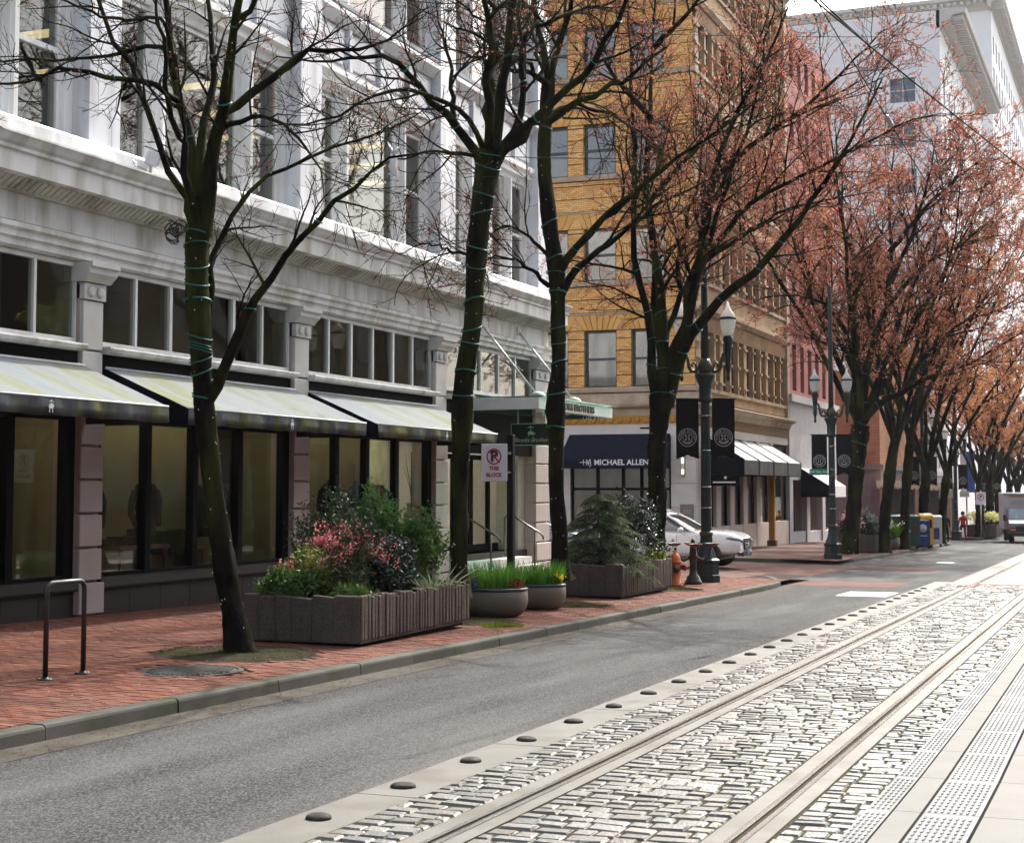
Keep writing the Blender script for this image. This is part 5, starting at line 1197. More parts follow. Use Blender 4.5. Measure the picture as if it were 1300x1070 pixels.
# ---- second tree
D2 = 23.9; s = D2 / FPX
T2 = tree('second street tree, straight trunk behind the bowl planter left of the no parking sign', (-9.75, 22.3),
    ([at(583, 758, D2), at(583, 700, D2), at(583, 620, D2), at(586, 560, D2), at(588, 500, D2), at(594, 450, D2), at(601, 400, D2), at(604, 340, D2), at(608, 290, D2), at(615, 240, D2), at(622, 192, D2)], [v * s for v in (13, 11, 10.5, 11.5, 14, 11.5, 12, 11.5, 13, 14, 18)]),
    [(lim(D2, [(614, 215), (605, 195), (590, 175), (570, 150), (545, 125), (520, 97), (505, 80), (487, 73), (450, 73), (400, 80), (350, 72)], -1.6), 8 * s, 1.8 * s),
     (lim(D2, [(580, 160), (574, 133), (572, 90), (560, 40), (548, -20)], 1.2), 5 * s, 1.5 * s),
     (lim(D2, [(616, 195), (600, 158), (584, 142), (568, 133), (516, 114), (473, 123), (420, 151), (362, 160), (310, 160)], -2.2), 5 * s, 1.3 * s),
     (lim(D2, [(624, 205), (628, 185), (634, 148), (640, 102), (646, 62), (649, 0), (655, -80), (650, -180)], .6), 11 * s, 3 * s),
     (lim(D2, [(628, 205), (640, 185), (659, 154), (663, 117), (665, 77), (662, 46), (659, 18), (662, -50), (672, -130)], 1.8), 7 * s, 2 * s),
     (lim(D2, [(630, 208), (646, 182), (683, 148), (720, 114), (754, 80), (773, 46), (791, 9), (815, -60), (840, -130)], -1.0), 8.5 * s, 2.5 * s),
     (lim(D2, [(663, 100), (668, 43), (702, 28), (730, 15), (773, 3), (830, -40)], 1.5), 5 * s, 1.5 * s),
     (lim(D2, [(596, 325), (575, 318), (562, 315), (541, 309), (500, 325)], -1.0), 3 * s, .8 * s),
     (lim(D2, [(622, 200), (600, 196), (560, 193), (520, 198), (470, 215)], -1.8), 4 * s, 1.0 * s)],
    22, n2=8, n3=6, n4=3, L2=1.7, L3=.75, L4=.35, buds=1, bsize=.017, extra=3, height=11.5, spread=2.6, tw=.0036, bshare=.6)
lights('teal light strings wound round the second tree, behind the no parking sign', T2, [(0, u, 1.1) for u in (.45, .50, .57, .60, .66, .74, .78, .86, .90, .96, .985)] + [(1, .2, 1), (1, .5, 1), (4, .35, 1), (5, .3, 1), (6, .2, 1), (6, .45, 1), (6, .6, 1)], 6)
# ---- third tree
D3 = 28.6; s = D3 / FPX
T3 = tree('third street tree, slim trunk between the bowl planters and the conifer planter', (-9.75, 27.0),
    ([at(712, 735, D3), at(711, 680, D3), at(706, 620, D3), at(706, 560, D3), at(705, 517, D3), at(709, 470, D3), at(709, 420, D3), at(708, 370, D3), at(704, 330, D3), at(696, 270, D3), at(691, 210, D3), at(693, 150, D3), at(697, 100, D3)], [v * s for v in (13, 10, 9, 9.5, 13, 8.5, 9, 11, 9.5, 9.5, 9, 8.5, 8)]),
    [(lim(D3, [(697, 110), (690, 60), (680, 20), (675, -60), (668, -160)], 1.2), 7 * s, 2 * s),
     (lim(D3, [(697, 112), (705, 70), (718, 30), (733, -20), (752, -110)], -.8), 7 * s, 2 * s),
     (lim(D3, [(708, 350), (713, 337), (730, 315), (748, 296), (785, 262), (822, 231), (862, 200), (896, 179), (933, 148), (980, 110)], -1.5), 7 * s, 1.6 * s),
     (lim(D3, [(712, 375), (724, 350), (740, 335), (763, 318), (785, 302), (813, 278), (840, 256), (878, 240), (930, 215)], 1.4), 6.5 * s, 1.6 * s),
     (lim(D3, [(697, 363), (687, 354), (668, 339), (653, 331), (625, 327), (590, 335)], -1.0), 4 * s, 1.0 * s),
     (lim(D3, [(698, 330), (680, 307), (663, 294), (642, 287), (612, 302), (575, 310)], 1.2), 3.5 * s, 1.0 * s),
     (lim(D3, [(692, 150), (720, 135), (760, 140), (800, 160), (850, 200)], 1.6), 5 * s, 1.2 * s)],
    23, n2=9, n3=6, n4=4, L2=2.3, L3=.95, L4=.42, buds=1, bsize=.022, extra=4, height=12.5, spread=3.2, tw=.0042, bshare=.45)
lights('teal light strings wound round the third tree, left of the conifer planter', T3, [(0, u, 1.1) for u in (.30, .37, .43, .47, .50, .57, .61, .64, .71, .9)] + [(3, .12, 1), (4, .12, 1)], 7, nb=180)
# ---- fourth tree
D4 = 34.6; s = D4 / FPX
T4 = tree('fourth street tree, forked trunk beside the ornate lamp post with banners', (-9.75, 33.0),
    ([at(834, 735, D4), at(833, 690, D4), at(834, 640, D4), at(834, 590, D4), at(836, 545, D4), at(842, 495, D4)], [v * s for v in (14, 12, 11.5, 11.5, 12, 16)]),
    [(lim(D4, [(834, 510), (828, 485), (828, 439), (822, 393), (813, 362), (804, 328), (805, 262), (808, 220), (803, 140), (800, 60), (795, -40)], 1.2), 7.5 * s, 2.2 * s),
     (lim(D4, [(840, 515), (841, 473), (840, 408), (837, 362), (831, 325), (825, 278), (822, 231), (822, 185), (825, 139), (827, 62), (834, -30)], 2.2), 9.5 * s, 2.6 * s),
     (lim(D4, [(845, 515), (856, 473), (868, 433), (878, 377), (890, 325), (896, 278), (904, 231), (915, 191), (933, 154), (939, 130), (970, 80), (1000, 10)], -.8), 11.5 * s, 2.6 * s),
     (lim(D4, [(866, 445), (871, 433), (893, 408), (924, 371), (955, 346), (998, 300), (1030, 256), (1051, 228), (1085, 170), (1120, 100)], -2.0), 9.5 * s, 2.4 * s),
     (lim(D4, [(890, 330), (915, 305), (946, 262), (1005, 231), (1070, 197), (1131, 163), (1165, 150), (1210, 146)], -2.6), 5 * s, 1.4 * s),
     (lim(D4, [(888, 340), (900, 327), (931, 308), (974, 278), (1008, 262), (1054, 253), (1110, 244)], 1.8), 5 * s, 1.4 * s),
     (lim(D4, [(822, 260), (860, 215), (900, 175), (945, 140), (1000, 110)], 1.5), 5 * s, 1.4 * s),
     (lim(D4, [(826, 150), (790, 110), (760, 60), (740, -20)], -1.0), 5 * s, 1.4 * s),
     (lim(D4, [(905, 230), (960, 180), (1030, 130), (1100, 60), (1150, 20)], -1.4), 5 * s, 1.4 * s),
     (lim(D4, [(830, 60), (880, 10), (930, -50)], -1.4), 5 * s, 1.6 * s)],
    24, n2=11, n3=8, n4=5, L2=3.1, L3=1.2, L4=.5, buds=2, bsize=.027, bmat=bud_red, extra=5, height=14.5, spread=4.0, tw=.0042, bshare=.8)
lights('teal light strings wound round the fourth forked tree', T4, [(0, .95, 1)] + [(i, u, 1.1) for i in (1, 2, 3) for u in (.08, .14, .2, .3)] + [(3, .4, 1), (4, .1, 1), (4, .2, 1), (4, .35, 1), (4, .45, 1)], 8, nb=150, bulb=.013)
# ---- trees of the second block
def tree5():
    D = 61.5; s = D / FPX
    return tree('broad red-flowering street tree behind the second lamp post', (-10.2, 58.0),
    ([at(1078, 712, D), at(1081, 680, D), at(1085, 630, D), at(1089, 580, D), at(1093, 540, D)], [v * s for v in (12, 9.5, 9, 9.5, 12)]),
    [(lim(D, [(1092, 555), (1085, 510), (1085, 473), (1079, 439), (1070, 414), (1054, 393), (1042, 383), (1002, 374), (960, 380)], -2), 6.5 * s, 1.5 * s),
     (lim(D, [(1094, 550), (1097, 500), (1104, 454), (1113, 423), (1125, 393), (1128, 362), (1131, 315), (1128, 250), (1135, 190)], 1), 8 * s, 2 * s),
     (lim(D, [(1088, 560), (1091, 545), (1116, 513), (1147, 497), (1168, 482), (1208, 470), (1239, 457), (1270, 439), (1305, 418)], -3), 6.5 * s, 1.6 * s),
     (lim(D, [(1140, 502), (1147, 497), (1165, 464), (1193, 433), (1224, 408), (1270, 393), (1305, 368)], 2.5), 5 * s, 1.5 * s),
     (lim(D, [(1088, 480), (1060, 420), (1020, 330), (990, 260), (960, 210)], 2), 5 * s, 1.6 * s),
     (lim(D, [(1110, 430), (1090, 350), (1070, 280), (1060, 210), (1050, 150)], -2), 5 * s, 1.6 * s),
     (lim(D, [(1130, 320), (1170, 270), (1210, 230), (1250, 200)], -2), 4.5 * s, 1.5 * s),
     (lim(D, [(1120, 400), (1170, 340), (1220, 310), (1280, 260)], 3), 4.5 * s, 1.5 * s),
     (lim(D, [(1130, 360), (1160, 290), (1180, 220), (1190, 160)], 0), 4.5 * s, 1.5 * s)],
    25, n2=12, n3=8, n4=5, L2=4.2, L3=1.6, L4=.7, buds=2, bsize=.048, bmat=bud_red, extra=6, height=16, spread=5.5, tw=.0058, bshare=.72)
T5 = tree5()
lights('teal light strings wound round the broad red-flowering tree', T5, [(0, u, 1) for u in (.7, .85)] + [(i, u, 1) for i in (1, 2, 3) for u in (.1, .2)], 9, nb=70, bulb=.018)
def auto_tree(label, x, y, h, fork, r, spread, seed, bm, nl=6, lean=(0, 0), bsize=.062, n2=11, n3=7, n4=5, buds=2, group=None, share=.72):
    rg = np.random.default_rng(seed); z = zs(x, y); b = np.array([x, y, z]); lx, ly = lean
    tp = [b + (0, 0, -.02), b + (lx * .2, ly * .2, fork * .35), b + (lx * .6, ly * .6, fork * .7), b + (lx, ly, fork)]
    lb = []
    for k in range(nl):
        a = 6.28 * k / nl + rg.uniform(-.4, .4); s_ = spread * rg.uniform(.7, 1.15); hh = h * rg.uniform(.72, 1.0) - fork; t0 = tp[-1] + (rg.uniform(-.06, .06), rg.uniform(-.06, .06), -.55 + .5 * rg.random())
        lb.append(([t0, t0 + (s_ * .22 * math.cos(a), s_ * .22 * math.sin(a), hh * .3), t0 + (s_ * .6 * math.cos(a + .2), s_ * .6 * math.sin(a + .2), hh * .68), t0 + (s_ * math.cos(a), s_ * math.sin(a), hh)], r * rg.uniform(.5, .68), .035))
    return tree(label, (x, y), (tp, [r * 1.15, r * .95, r * .9, r * 1.0, r * .62]), lb, seed, n2=n2, n3=n3, n4=n4, L2=h * .24, L3=h * .095, L4=h * .042, buds=buds, bsize=bsize, bmat=bm, extra=0, tw=.0075, bshare=share, group=group)
auto_tree('street tree with a slim curved trunk, second in the row past the second lamp post', -10.0, 65.5, 17.0, 4.6, .24, 5.6, 31, bud_red, lean=(.5, .2))
auto_tree('dark straight street tree, third in the row past the second lamp post', -10.0, 71.5, 16.5, 5.0, .22, 5.6, 32, bud_or, lean=(.3, .3))
auto_tree('forked street tree just left of the third lamp post', -10.0, 77.5, 16.5, 3.8, .24, 6.0, 33, bud_or, lean=(.3, -.2), bsize=.066)
auto_tree('street tree beside the fourth lamp post, before the next crossing', -10.0, 85.0, 15.5, 4.0, .22, 5.4, 34, bud_or, lean=(.4, 0), bsize=.068)
FAR = ['first orange-budded street tree just beyond the next crossing', 'second street tree beyond the next crossing, redder than the first', 'third street tree beyond the next crossing', 'fourth street tree beyond the next crossing, behind the low far planter', 'fifth street tree beyond the next crossing, above the box truck', 'sixth street tree beyond the next crossing, behind the truck roof', 'farthest street tree in the row, at the right edge']
for k, (x, y) in enumerate([(-10.0, 106), (-10.0, 113), (-10.1, 121), (-10.0, 130), (-10.1, 140), (-10.1, 152), (-10.2, 166)]):
    auto_tree(FAR[k], x, y, 14 + (k % 3) * .8, 3.6 + .3 * (k % 2), .3, 5.6, 40 + k, [bud_or, bud_red, bud_or][k % 3], bsize=.085, n2=8, n3=6, n4=4, buds=3, group='far street trees beyond the crossing')
olivel = leafmat('spring_leaf', [(.16, .19, .03), (.22, .24, .04), (.12, .16, .03), (.28, .28, .05)], .5)
for k, (x, y) in enumerate([(7.6, 34), (7.6, 46)]):
    t_ = auto_tree(('leafy yellow-green tree across the tracks, nearer one', 'leafy yellow-green tree across the tracks, farther one')[k], x, y, 9.5, 2.6, .2, 3.4, 60 + k, olivel, bsize=.16, n2=6, n3=5, n4=3, buds=3)
# plastic bag caught in the branches
t = thing('plastic_bag', 'torn white plastic bag caught on a branch in front of the upper windows', 'plastic bag', tuple(at(500, 200, 21.5)))
rg = np.random.default_rng(3); b = MB(); n = 10; V = []
prof = [(.02, .10), (.06, .06), (.05, 0), (.06, -.08), (.05, -.16), (.07, -.2)]
for r_, z in prof:
    for i in range(n): a = 6.28 * i / n; k = 1 + rg.normal() * .25; V.append((r_ * k * math.cos(a), r_ * k * .6 * math.sin(a), z + rg.normal() * .01 - .04))
b.add(V, [(k * n + i, k * n + (i + 1) % n, (k + 1) * n + (i + 1) % n, (k + 1) * n + i) for k in range(5) for i in range(n)], 0, True)
b.build('film', mat('white_film', (.75, .75, .74), .35), t)
b = MB()
for k in range(5):
    a = k * 1.3; b.tube([(0, 0, .04), (.05 * math.cos(a), .05 * math.sin(a), .12), (.1 * math.cos(a), .09 * math.sin(a), .13 + .03 * k)], [.02, .014, .004], 5)
b.build('handles', MATS['white_film'], t)
# ================================================================== PLANTERS AND PLANTS
plc = mat('aggregate_concrete', (.08, .066, .055), .85, var=.18, scale=5, bump=.35, bscale=120, speck=(90, (.18, .15, .125), .6), dirt=(.055, .048, .04), dirt_amt=.7, dirt_scale=2)
def planter(label, c, half, h, rz, seed, ribs=True):
    """board-cast concrete trough: local x across, y along the kerb"""
    hx, hy = half; t = thing('planter_box', label, 'planter', (c[0], c[1], zs(*c)), rz); r = random.Random(seed)
    b = MB(); w_ = .09
    b.box(-hx + .06, hx - .06, -hy + .06, hy - .06, 0, .06)
    MB().box(-hx + .07, hx - .07, -hy + .07, hy - .07, 0, .05).build('plinth', blackm, t)
    b = MB(); b.box(-hx, -hx + w_, -hy, hy, .05, h - .06); b.box(hx - w_, hx, -hy, hy, .05, h - .06); b.box(-hx + w_, hx - w_, -hy, -hy + w_, .05, h - .06); b.box(-hx + w_, hx - w_, hy - w_, hy, .05, h - .06)
    b.build('trough', plc, t); MB().box(-hx + w_, hx - w_, -hy + w_, hy - w_, .05, h - .16).build('soil', soil, t)
    # cast ribs: tapered slabs on the long sides, broad boards with a stepped top on the short sides
    for sgn in (1, -1):
        y = -hy
        while y < hy - .02:
            d = min(r.uniform(.085, .13), hy - y); o = r.uniform(.012, .026); k = r.uniform(.25, .55); top = h + r.choice([0, 0, -.03, .02]); x = sgn * hx; xo = sgn * (hx + o); g = .008
            m = MB(); m.add([(x, y + g, .06), (x, y + d - g, .06), (x, y + d - g, top), (x, y + g, top), (xo, y + d * k * .5 + g, .1), (xo, y + d - d * k * .5 - g, .1), (xo, y + d - g * 2, top - .01), (xo, y + 2 * g, top - .01), (x - sgn * w_, y + d - g, top), (x - sgn * w_, y + g, top)],
                  [(4, 5, 6, 7), (0, 4, 7, 3), (5, 1, 2, 6), (0, 1, 5, 4), (7, 6, 2, 3), (3, 2, 8, 9)])
            m.build('concrete_rib', plc, t); y += d
    for sgn in (1, -1):
        x = -hx; i = 0
        while x < hx - .02:
            d = min(r.uniform(.22, .34), hx - x); o = r.uniform(.008, .022); t0 = h + r.uniform(-.005, .03); t1 = t0 - r.uniform(0, .03); y = sgn * hy; yo = sgn * (hy + o); g = .006; sl_ = r.uniform(-.04, .04)
            m = MB(); m.add([(x + g, y, .06), (x + d - g, y, .06), (x + d - g, y, t1), (x + g, y, t0), (x + g + max(0, sl_), yo, .07), (x + d - g + min(0, sl_), yo, .07), (x + d - 2 * g, yo, t1 - .01), (x + 2 * g, yo, t0 - .01), (x + d - g, y - sgn * w_, t1), (x + g, y - sgn * w_, t0)],
                  [(4, 5, 6, 7), (0, 4, 7, 3), (5, 1, 2, 6), (0, 1, 5, 4), (7, 6, 2, 3), (3, 2, 8, 9)])
            m.build('concrete_rib', plc, t); x += d; i += 1
    return t
P1 = (-10.0, 19.45); P2 = (-10.0, 30.75)
planter('large rib-cast concrete planter with the pink flowering shrubs, right of the leaning tree', P1, (.82, 1.85), .62, R(2), 3)
planter('rib-cast concrete planter holding the conifer and the glossy holly bush', P2, (.62, 1.70), .66, R(0), 4)
def bowl(label, c, r, h):
    t = thing('planter_bowl', label, 'planter', (c[0], c[1], zs(*c))); m = mat('bowl_concrete', (.19, .16, .13), .7, var=.12, scale=4, bump=.2, bscale=90, dirt=(.09, .075, .06), dirt_amt=.6, dirt_scale=2)
    MB().lathe([(r * .62, 0), (r * .80, .03), (r * .95, .13), (r, .24), (r * .985, h - .06), (r * .955, h - .045)], 32).build('bowl', m, t)
    MB().lathe([(r * .99, h - .045), (r * 1.0, h - .02), (r * .98, h), (r * .90, h), (r * .88, h - .05), (.02, h - .06)], 32).build('rim', mat('bowl_rim', (.045, .05, .075), .35, var=.2, scale=9), t)
    return t
B1c, B2c = (-9.75, 23.55), (-9.7, 25.55)
bowl('round concrete bowl planter of green blades behind the kerb, nearer to the sign', B1c, .53, .46)
bowl('round concrete bowl planter of green blades with yellow flowers at its right edge', B2c, .41, .44)
def leaves(rg, C, size, m, name, parent, elong=1.9, updir=.3):
    M = len(C); a = rg.normal(size=(M, 3)); a[:, 2] += updir; a /= np.linalg.norm(a, axis=1, keepdims=True); b = rg.normal(size=(M, 3)); b -= (b * a).sum(1, keepdims=True) * a; b /= np.linalg.norm(b, axis=1, keepdims=True); n = np.cross(a, b)
    s = size * rg.uniform(.6, 1.3, M)[:, None]
    V = np.stack([C, C + a * s * elong * .45 + b * s * .42 + n * s * .12, C + a * s * elong + n * s * -.1, C + a * s * elong * .45 - b * s * .42 + n * s * .12], 1).reshape(-1, 3)
    return link(name, np_mesh(name, V, np.arange(M * 4).reshape(M, 4), m), parent, kind='stuff')
def cloud(rg, n, rad, clumps=26, sig=.16, shell=.55):
    d = rg.normal(size=(clumps, 3)); d /= np.linalg.norm(d, axis=1, keepdims=True); d[:, 2] = np.where(d[:, 2] < -.5, -d[:, 2] * .5, d[:, 2]); q = (shell + (1 - shell) * rg.random((clumps, 1))); c = d * q
    p = c[rg.integers(0, clumps, n)] + rg.normal(size=(n, 3)) * sig
    return p * np.array(rad)
stemm = mat('shrub_stem', (.05, .035, .022), .9, var=.3, scale=10)
def shrub(name, label, loc, rad, n, size, m, seed, cat='shrub', flowers=None, fn=0, fsize=.03, clumps=26, sig=.16, elong=1.9, topf=.2):
    rg = np.random.default_rng(seed); t = thing(name, label, cat, loc); zc = np.array([0, 0, rad[2] * .85])
    C = cloud(rg, n, rad, clumps, sig) + zc; C = C[C[:, 2] > -.12]
    leaves(rg, C, size, m, 'leaves', t, elong)
    st = np.zeros((14, 5, 3)); a = rg.uniform(0, 6.28, 14)
    for k in range(14):
        e = np.array([rad[0] * .7 * math.cos(a[k]), rad[1] * .7 * math.sin(a[k]), rad[2] * rg.uniform(.9, 1.5)])
        for j in range(5): u = j / 4; st[k, j] = e * (u, u, u ** .8) * (1, 1, 1) + rg.normal(size=3) * .015 * (j > 0)
    link('stems', tubes_mesh('stems', [(st, np.linspace(.014, .004, 5)[None].repeat(14, 0), 5)], stemm), t)
    if flowers:
        F = cloud(rg, fn * 3, rad, clumps, sig * .8) + zc; F = F[F[:, 2] > rad[2] * (.85 + topf)][:fn] * (1.04, 1.04, 1.05)
        F = np.repeat(F, 9, 0) + rg.normal(size=(len(F) * 9, 3)) * fsize * 1.1
        leaves(rg, F, fsize, flowers, 'blooms', t, 1.6, .8)
    return t
z1 = zs(*P1) + .48; z2 = zs(*P2) + .5
dkgreen = leafmat('dark_leaf', [(.008, .022, .008), (.015, .035, .010), (.022, .048, .014), (.010, .027, .012)], .22, .4)
midgreen = leafmat('mid_leaf', [(.03, .085, .015), (.045, .12, .02), (.07, .15, .03), (.03, .07, .02)], .4)
glossy = leafmat('glossy_leaf', [(.010, .026, .014), (.018, .038, .02), (.014, .032, .014)], .08, .16, .8)
redleaf = leafmat('bronze_leaf', [(.018, .042, .012), (.035, .055, .016), (.02, .045, .012), (.05, .05, .02), (.07, .035, .018)], .3)
pinkf = leafmat('pink_flower', [(.60, .13, .15), (.68, .22, .22), (.74, .34, .31), (.52, .09, .11)], .4)
palef = leafmat('pale_pink_flower', [(.72, .35, .34), (.75, .45, .42), (.68, .28, .30)], .4)
yellowl = leafmat('yellow_leaf', [(.32, .36, .04), (.42, .42, .05), (.22, .30, .04), (.12, .2, .03)], .4)
greyl = leafmat('grey_leaf', [(.16, .20, .13), (.22, .26, .18), (.12, .16, .09)], .3)
shrub('flowering_shrub', 'large flowering shrub covered in coral pink blossom, centre of the near planter', (P1[0] - .05, P1[1] - .45, z1), (.62, .74, .56), 5200, .042, redleaf, 51, flowers=pinkf, fn=210, fsize=.028, topf=.0)
shrub('flowering_shrub', 'low pink-tipped shrub with yellow-green leaves at the left of the near planter', (P1[0] - .25, P1[1] - 1.25, z1), (.42, .42, .36), 2200, .04, leafmat('lime_leaf', [(.05, .11, .02), (.12, .2, .03), (.2, .26, .04), (.04, .08, .02)], .35), 52, flowers=pinkf, fn=40, fsize=.034, topf=.15)
shrub('green_shrub', 'dense dark green low shrub at the near left corner of the near planter', (P1[0] - .35, P1[1] - 1.5, z1 - .12), (.48, .36, .30), 2600, .036, midgreen, 53)
shrub('green_shrub', 'dark shrub with glossy silvery highlights at the street side of the near planter', (P1[0] + .28, P1[1] + .1, z1 - .05), (.46, .6, .50), 3800, .045, glossy, 54)
shrub('green_shrub', 'upright bright green shrub rising at the far back of the near planter', (P1[0] - .35, P1[1] + 1.0, z1), (.34, .42, .78), 3800, .042, midgreen, 55)
shrub('green_shrub', 'tall leafy green shrub at the far right end of the near planter', (P1[0] + .1, P1[1] + 1.5, z1), (.42, .42, .62), 3400, .042, leafmat('fresh_leaf', [(.025, .06, .015), (.05, .12, .02), (.09, .19, .03), (.02, .05, .015)], .4), 56)
shrub('green_shrub', 'thin dark shrub with reddish new growth behind the pink blossom', (P1[0] - .5, P1[1] + .05, z1 + .1), (.55, .7, .75), 2600, .036, dkgreen, 57, flowers=redleaf, fn=60, fsize=.03, topf=.1)
shrub('green_shrub', 'small yellow-green shrub spilling over the front lip of the near planter', (P1[0] + .42, P1[1] - 1.1, z1 - .05), (.28, .36, .17), 1100, .04, leafmat('lime_leaf2', [(.05, .11, .02), (.12, .2, .03), (.03, .08, .02)], .35), 58)
def blades(name, label, loc, rx, ry, n, h, wd, m, seed, cat='plant', lean=.25, bend=.3):
    rg = np.random.default_rng(seed); t = thing(name, label, cat, loc); a = rg.uniform(0, 6.28, n); q = np.sqrt(rg.random(n)); b = np.stack([rx * q * np.cos(a), ry * q * np.sin(a), np.zeros(n)], 1)
    d = np.stack([np.cos(a) * q * lean + rg.normal(size=n) * lean * .6, np.sin(a) * q * lean + rg.normal(size=n) * lean * .6, np.ones(n)], 1); H = h * rg.uniform(.55, 1.1, n)[:, None]
    s = rg.normal(size=(n, 3)); s[:, 2] = 0; s /= np.linalg.norm(s, axis=1, keepdims=True); s *= wd
    p1 = b + d * H * .55; p2 = b + d * H + d * (1, 1, 0) * H * bend
    V = np.stack([b - s, b + s, p1 + s * .8, p1 - s * .8, p2], 1).reshape(-1, 3); i = np.arange(n)[:, None] * 5
    F = np.concatenate([i + np.array([[0, 1, 2, 3]]), i + np.array([[3, 2, 4, 4]])]); 
    me = bpy.data.meshes.new('blades'); me.from_pydata(V.tolist(), [], [tuple(f) if f[2] != f[3] else tuple(f[:3]) for f in F.tolist()]); me.materials.append(m); me.update()
    link('blades', me, t, kind='stuff'); return t
bladem = leafmat('iris_blade', [(.06, .17, .02), (.09, .24, .025), (.13, .30, .04), (.05, .13, .02)], .45)
yucca = leafmat('pale_blade', [(.35, .38, .25), (.20, .27, .12), (.42, .43, .30)], .3)
blades('strappy_plant', 'pale variegated strappy plant at the far street corner of the near planter', (P1[0] + .55, P1[1] + 1.2, z1 - .02), .12, .22, 46, .42, .016, yucca, 61, lean=.75, bend=.45)
blades('grass_tuft', 'small grass tuft at the near left corner of the near planter', (P1[0] - .35, P1[1] - 1.68, z1 - .06), .10, .06, 70, .26, .007, bladem, 62)
blades('iris_clump', 'clump of upright green blades filling the nearer bowl planter', (B1c[0], B1c[1], zs(*B1c) + .40), .44, .44, 620, .48, .009, bladem, 63, lean=.22)
blades('iris_clump', 'clump of upright green blades filling the farther bowl planter', (B2c[0], B2c[1], zs(*B2c) + .38), .34, .34, 480, .46, .009, bladem, 64, lean=.22)
def flowers(name, label, loc, cols, n, spread, seed, size=.04, hh=.12):
    rg = np.random.default_rng(seed); t = thing(name, label, 'flowers', loc); b = MB(); C = []
    for k in range(n):
        x, y = rg.normal(size=2) * spread; h = hh * rg.uniform(.6, 1.3); b.tube([(x * .6, y * .6, -.05), (x, y, h)], .004, 4); C.append((x, y, h))
    b.build('stems', bladem, t); C = np.repeat(np.array(C), 9, 0) + rg.normal(size=(n * 9, 3)) * size * .5; leaves(rg, C, size, leafmat(name + '_petal_%d' % seed, cols, .35), 'petals', t, 1.3, .6)
flowers('daffodils', 'yellow daffodils at the right edge of the farther bowl planter', (B2c[0] + .33, B2c[1] - .08, zs(*B2c) + .46), [(.75, .55, .02), (.8, .65, .05), (.7, .45, .02)], 9, .07, 71, .045, .1)
flowers('red_flowers', 'dark red flowers at the right edge of the nearer bowl planter', (B1c[0] + .42, B1c[1] - .15, zs(*B1c) + .44), [(.30, .01, .03), (.22, .01, .02), (.4, .03, .05)], 8, .06, 72, .04, .1)
flowers('violet_flowers', 'violet flowers at the left edge of the nearer bowl planter', (B1c[0] - .2, B1c[1] - .42, zs(*B1c) + .44), [(.08, .05, .25), (.12, .08, .35)], 10, .09, 73, .035, .1)
# second big planter: conifer, holly, small plants
t = thing('conifer', 'feathery grey-green conifer with layered drooping boughs in the second planter', 'conifer', (P2[0] - .15, P2[1] - .75, z2))
rg = np.random.default_rng(81); H = 1.62
MB().tube([(0, 0, -.1), (.02, .01, .7), (0, .02, H * .98)], [.04, .028, .006], 7).build('trunk', stemm, t)
bo = []; q2 = []; fr_ = []
for k in range(52):
    lay = k // 4; z = H * (.02 + .96 * lay / 13) + rg.uniform(-.04, .04); a = k * 1.62 + lay * .5 + rg.uniform(-.3, .3); L = (1 - z / H) ** .68 * 1.08 * rg.uniform(.7, 1.1) + .10; d = np.array([math.cos(a), math.sin(a), 0]); sd = np.array([-d[1], d[0], 0]); p = np.zeros((8, 3))
    for j in range(8): u = j / 7; p[j] = (0, 0, z) + d * L * u + np.array([0, 0, L * (.34 * u - .50 * u * u)])
    bo.append(p)
    m = int(7 + L * 9)
    for i in range(m):
        u = .14 + .86 * i / m; j = min(6, int(u * 7)); f = u * 7 - j; c = p[j] * (1 - f) + p[j + 1] * f
        for sg in (-1, 1):
            l2 = (.10 + .24 * (1 - abs(u - .45)) * min(1, L)) * rg.uniform(.7, 1.2); e = d * .62 + sd * sg * .78; pts = [c]
            for w_i in range(1, 5): v_ = w_i / 4; pts.append(c + e * l2 * v_ + np.array([0, 0, -l2 * (.12 * v_ + .38 * v_ * v_)]))
            q2.append(pts); pts = np.array(pts)
            for w_i in range(1, 5):
                for sg2 in (-1, 1, 0):
                    t0 = pts[w_i] - pts[w_i - 1]; o_ = np.cross(t0, [0, 0, 1]); o_ = o_ / (np.linalg.norm(o_) + 1e-9)
                    dr = t0 / (np.linalg.norm(t0) + 1e-9) * .8 + o_ * sg2 * .7 + rg.normal(size=3) * .12; dr[2] -= .12; ln = rg.uniform(.045, .085); wd = rg.uniform(.008, .013); wv = np.cross(dr, [0, 0, 1]); wv = wv / (np.linalg.norm(wv) + 1e-9) * wd
                    b0_ = pts[w_i - 1] + t0 * rg.random(); fr_.append([b0_, b0_ + dr * ln * .5 + wv, b0_ + dr * ln - np.array([0, 0, .008]), b0_ + dr * ln * .5 - wv])
bo = np.array(bo); br = np.linspace(.010, .003, 8)[None].repeat(len(bo), 0); q2 = np.array(q2)
link('boughs', tubes_mesh('boughs', [(bo, br, 5), (q2, np.linspace(.0035, .0015, 5)[None].repeat(len(q2), 0), 3)], stemm), t, kind='stuff')
nd = leafmat('conifer_frond', [(.05, .085, .038), (.085, .125, .055), (.14, .18, .085), (.03, .055, .028)], .3, .7, .08)
VV = np.array(fr_).reshape(-1, 3); link('fronds', np_mesh('fronds', VV, np.arange(len(VV)).reshape(-1, 4), nd), t, kind='stuff')
shrub('holly_bush', 'rounded glossy dark holly bush glittering in the second planter', (P2[0] + .05, P2[1] + .75, z2 - .0), (.72, .88, .74), 9000, .038, glossy, 82, clumps=40, sig=.14)
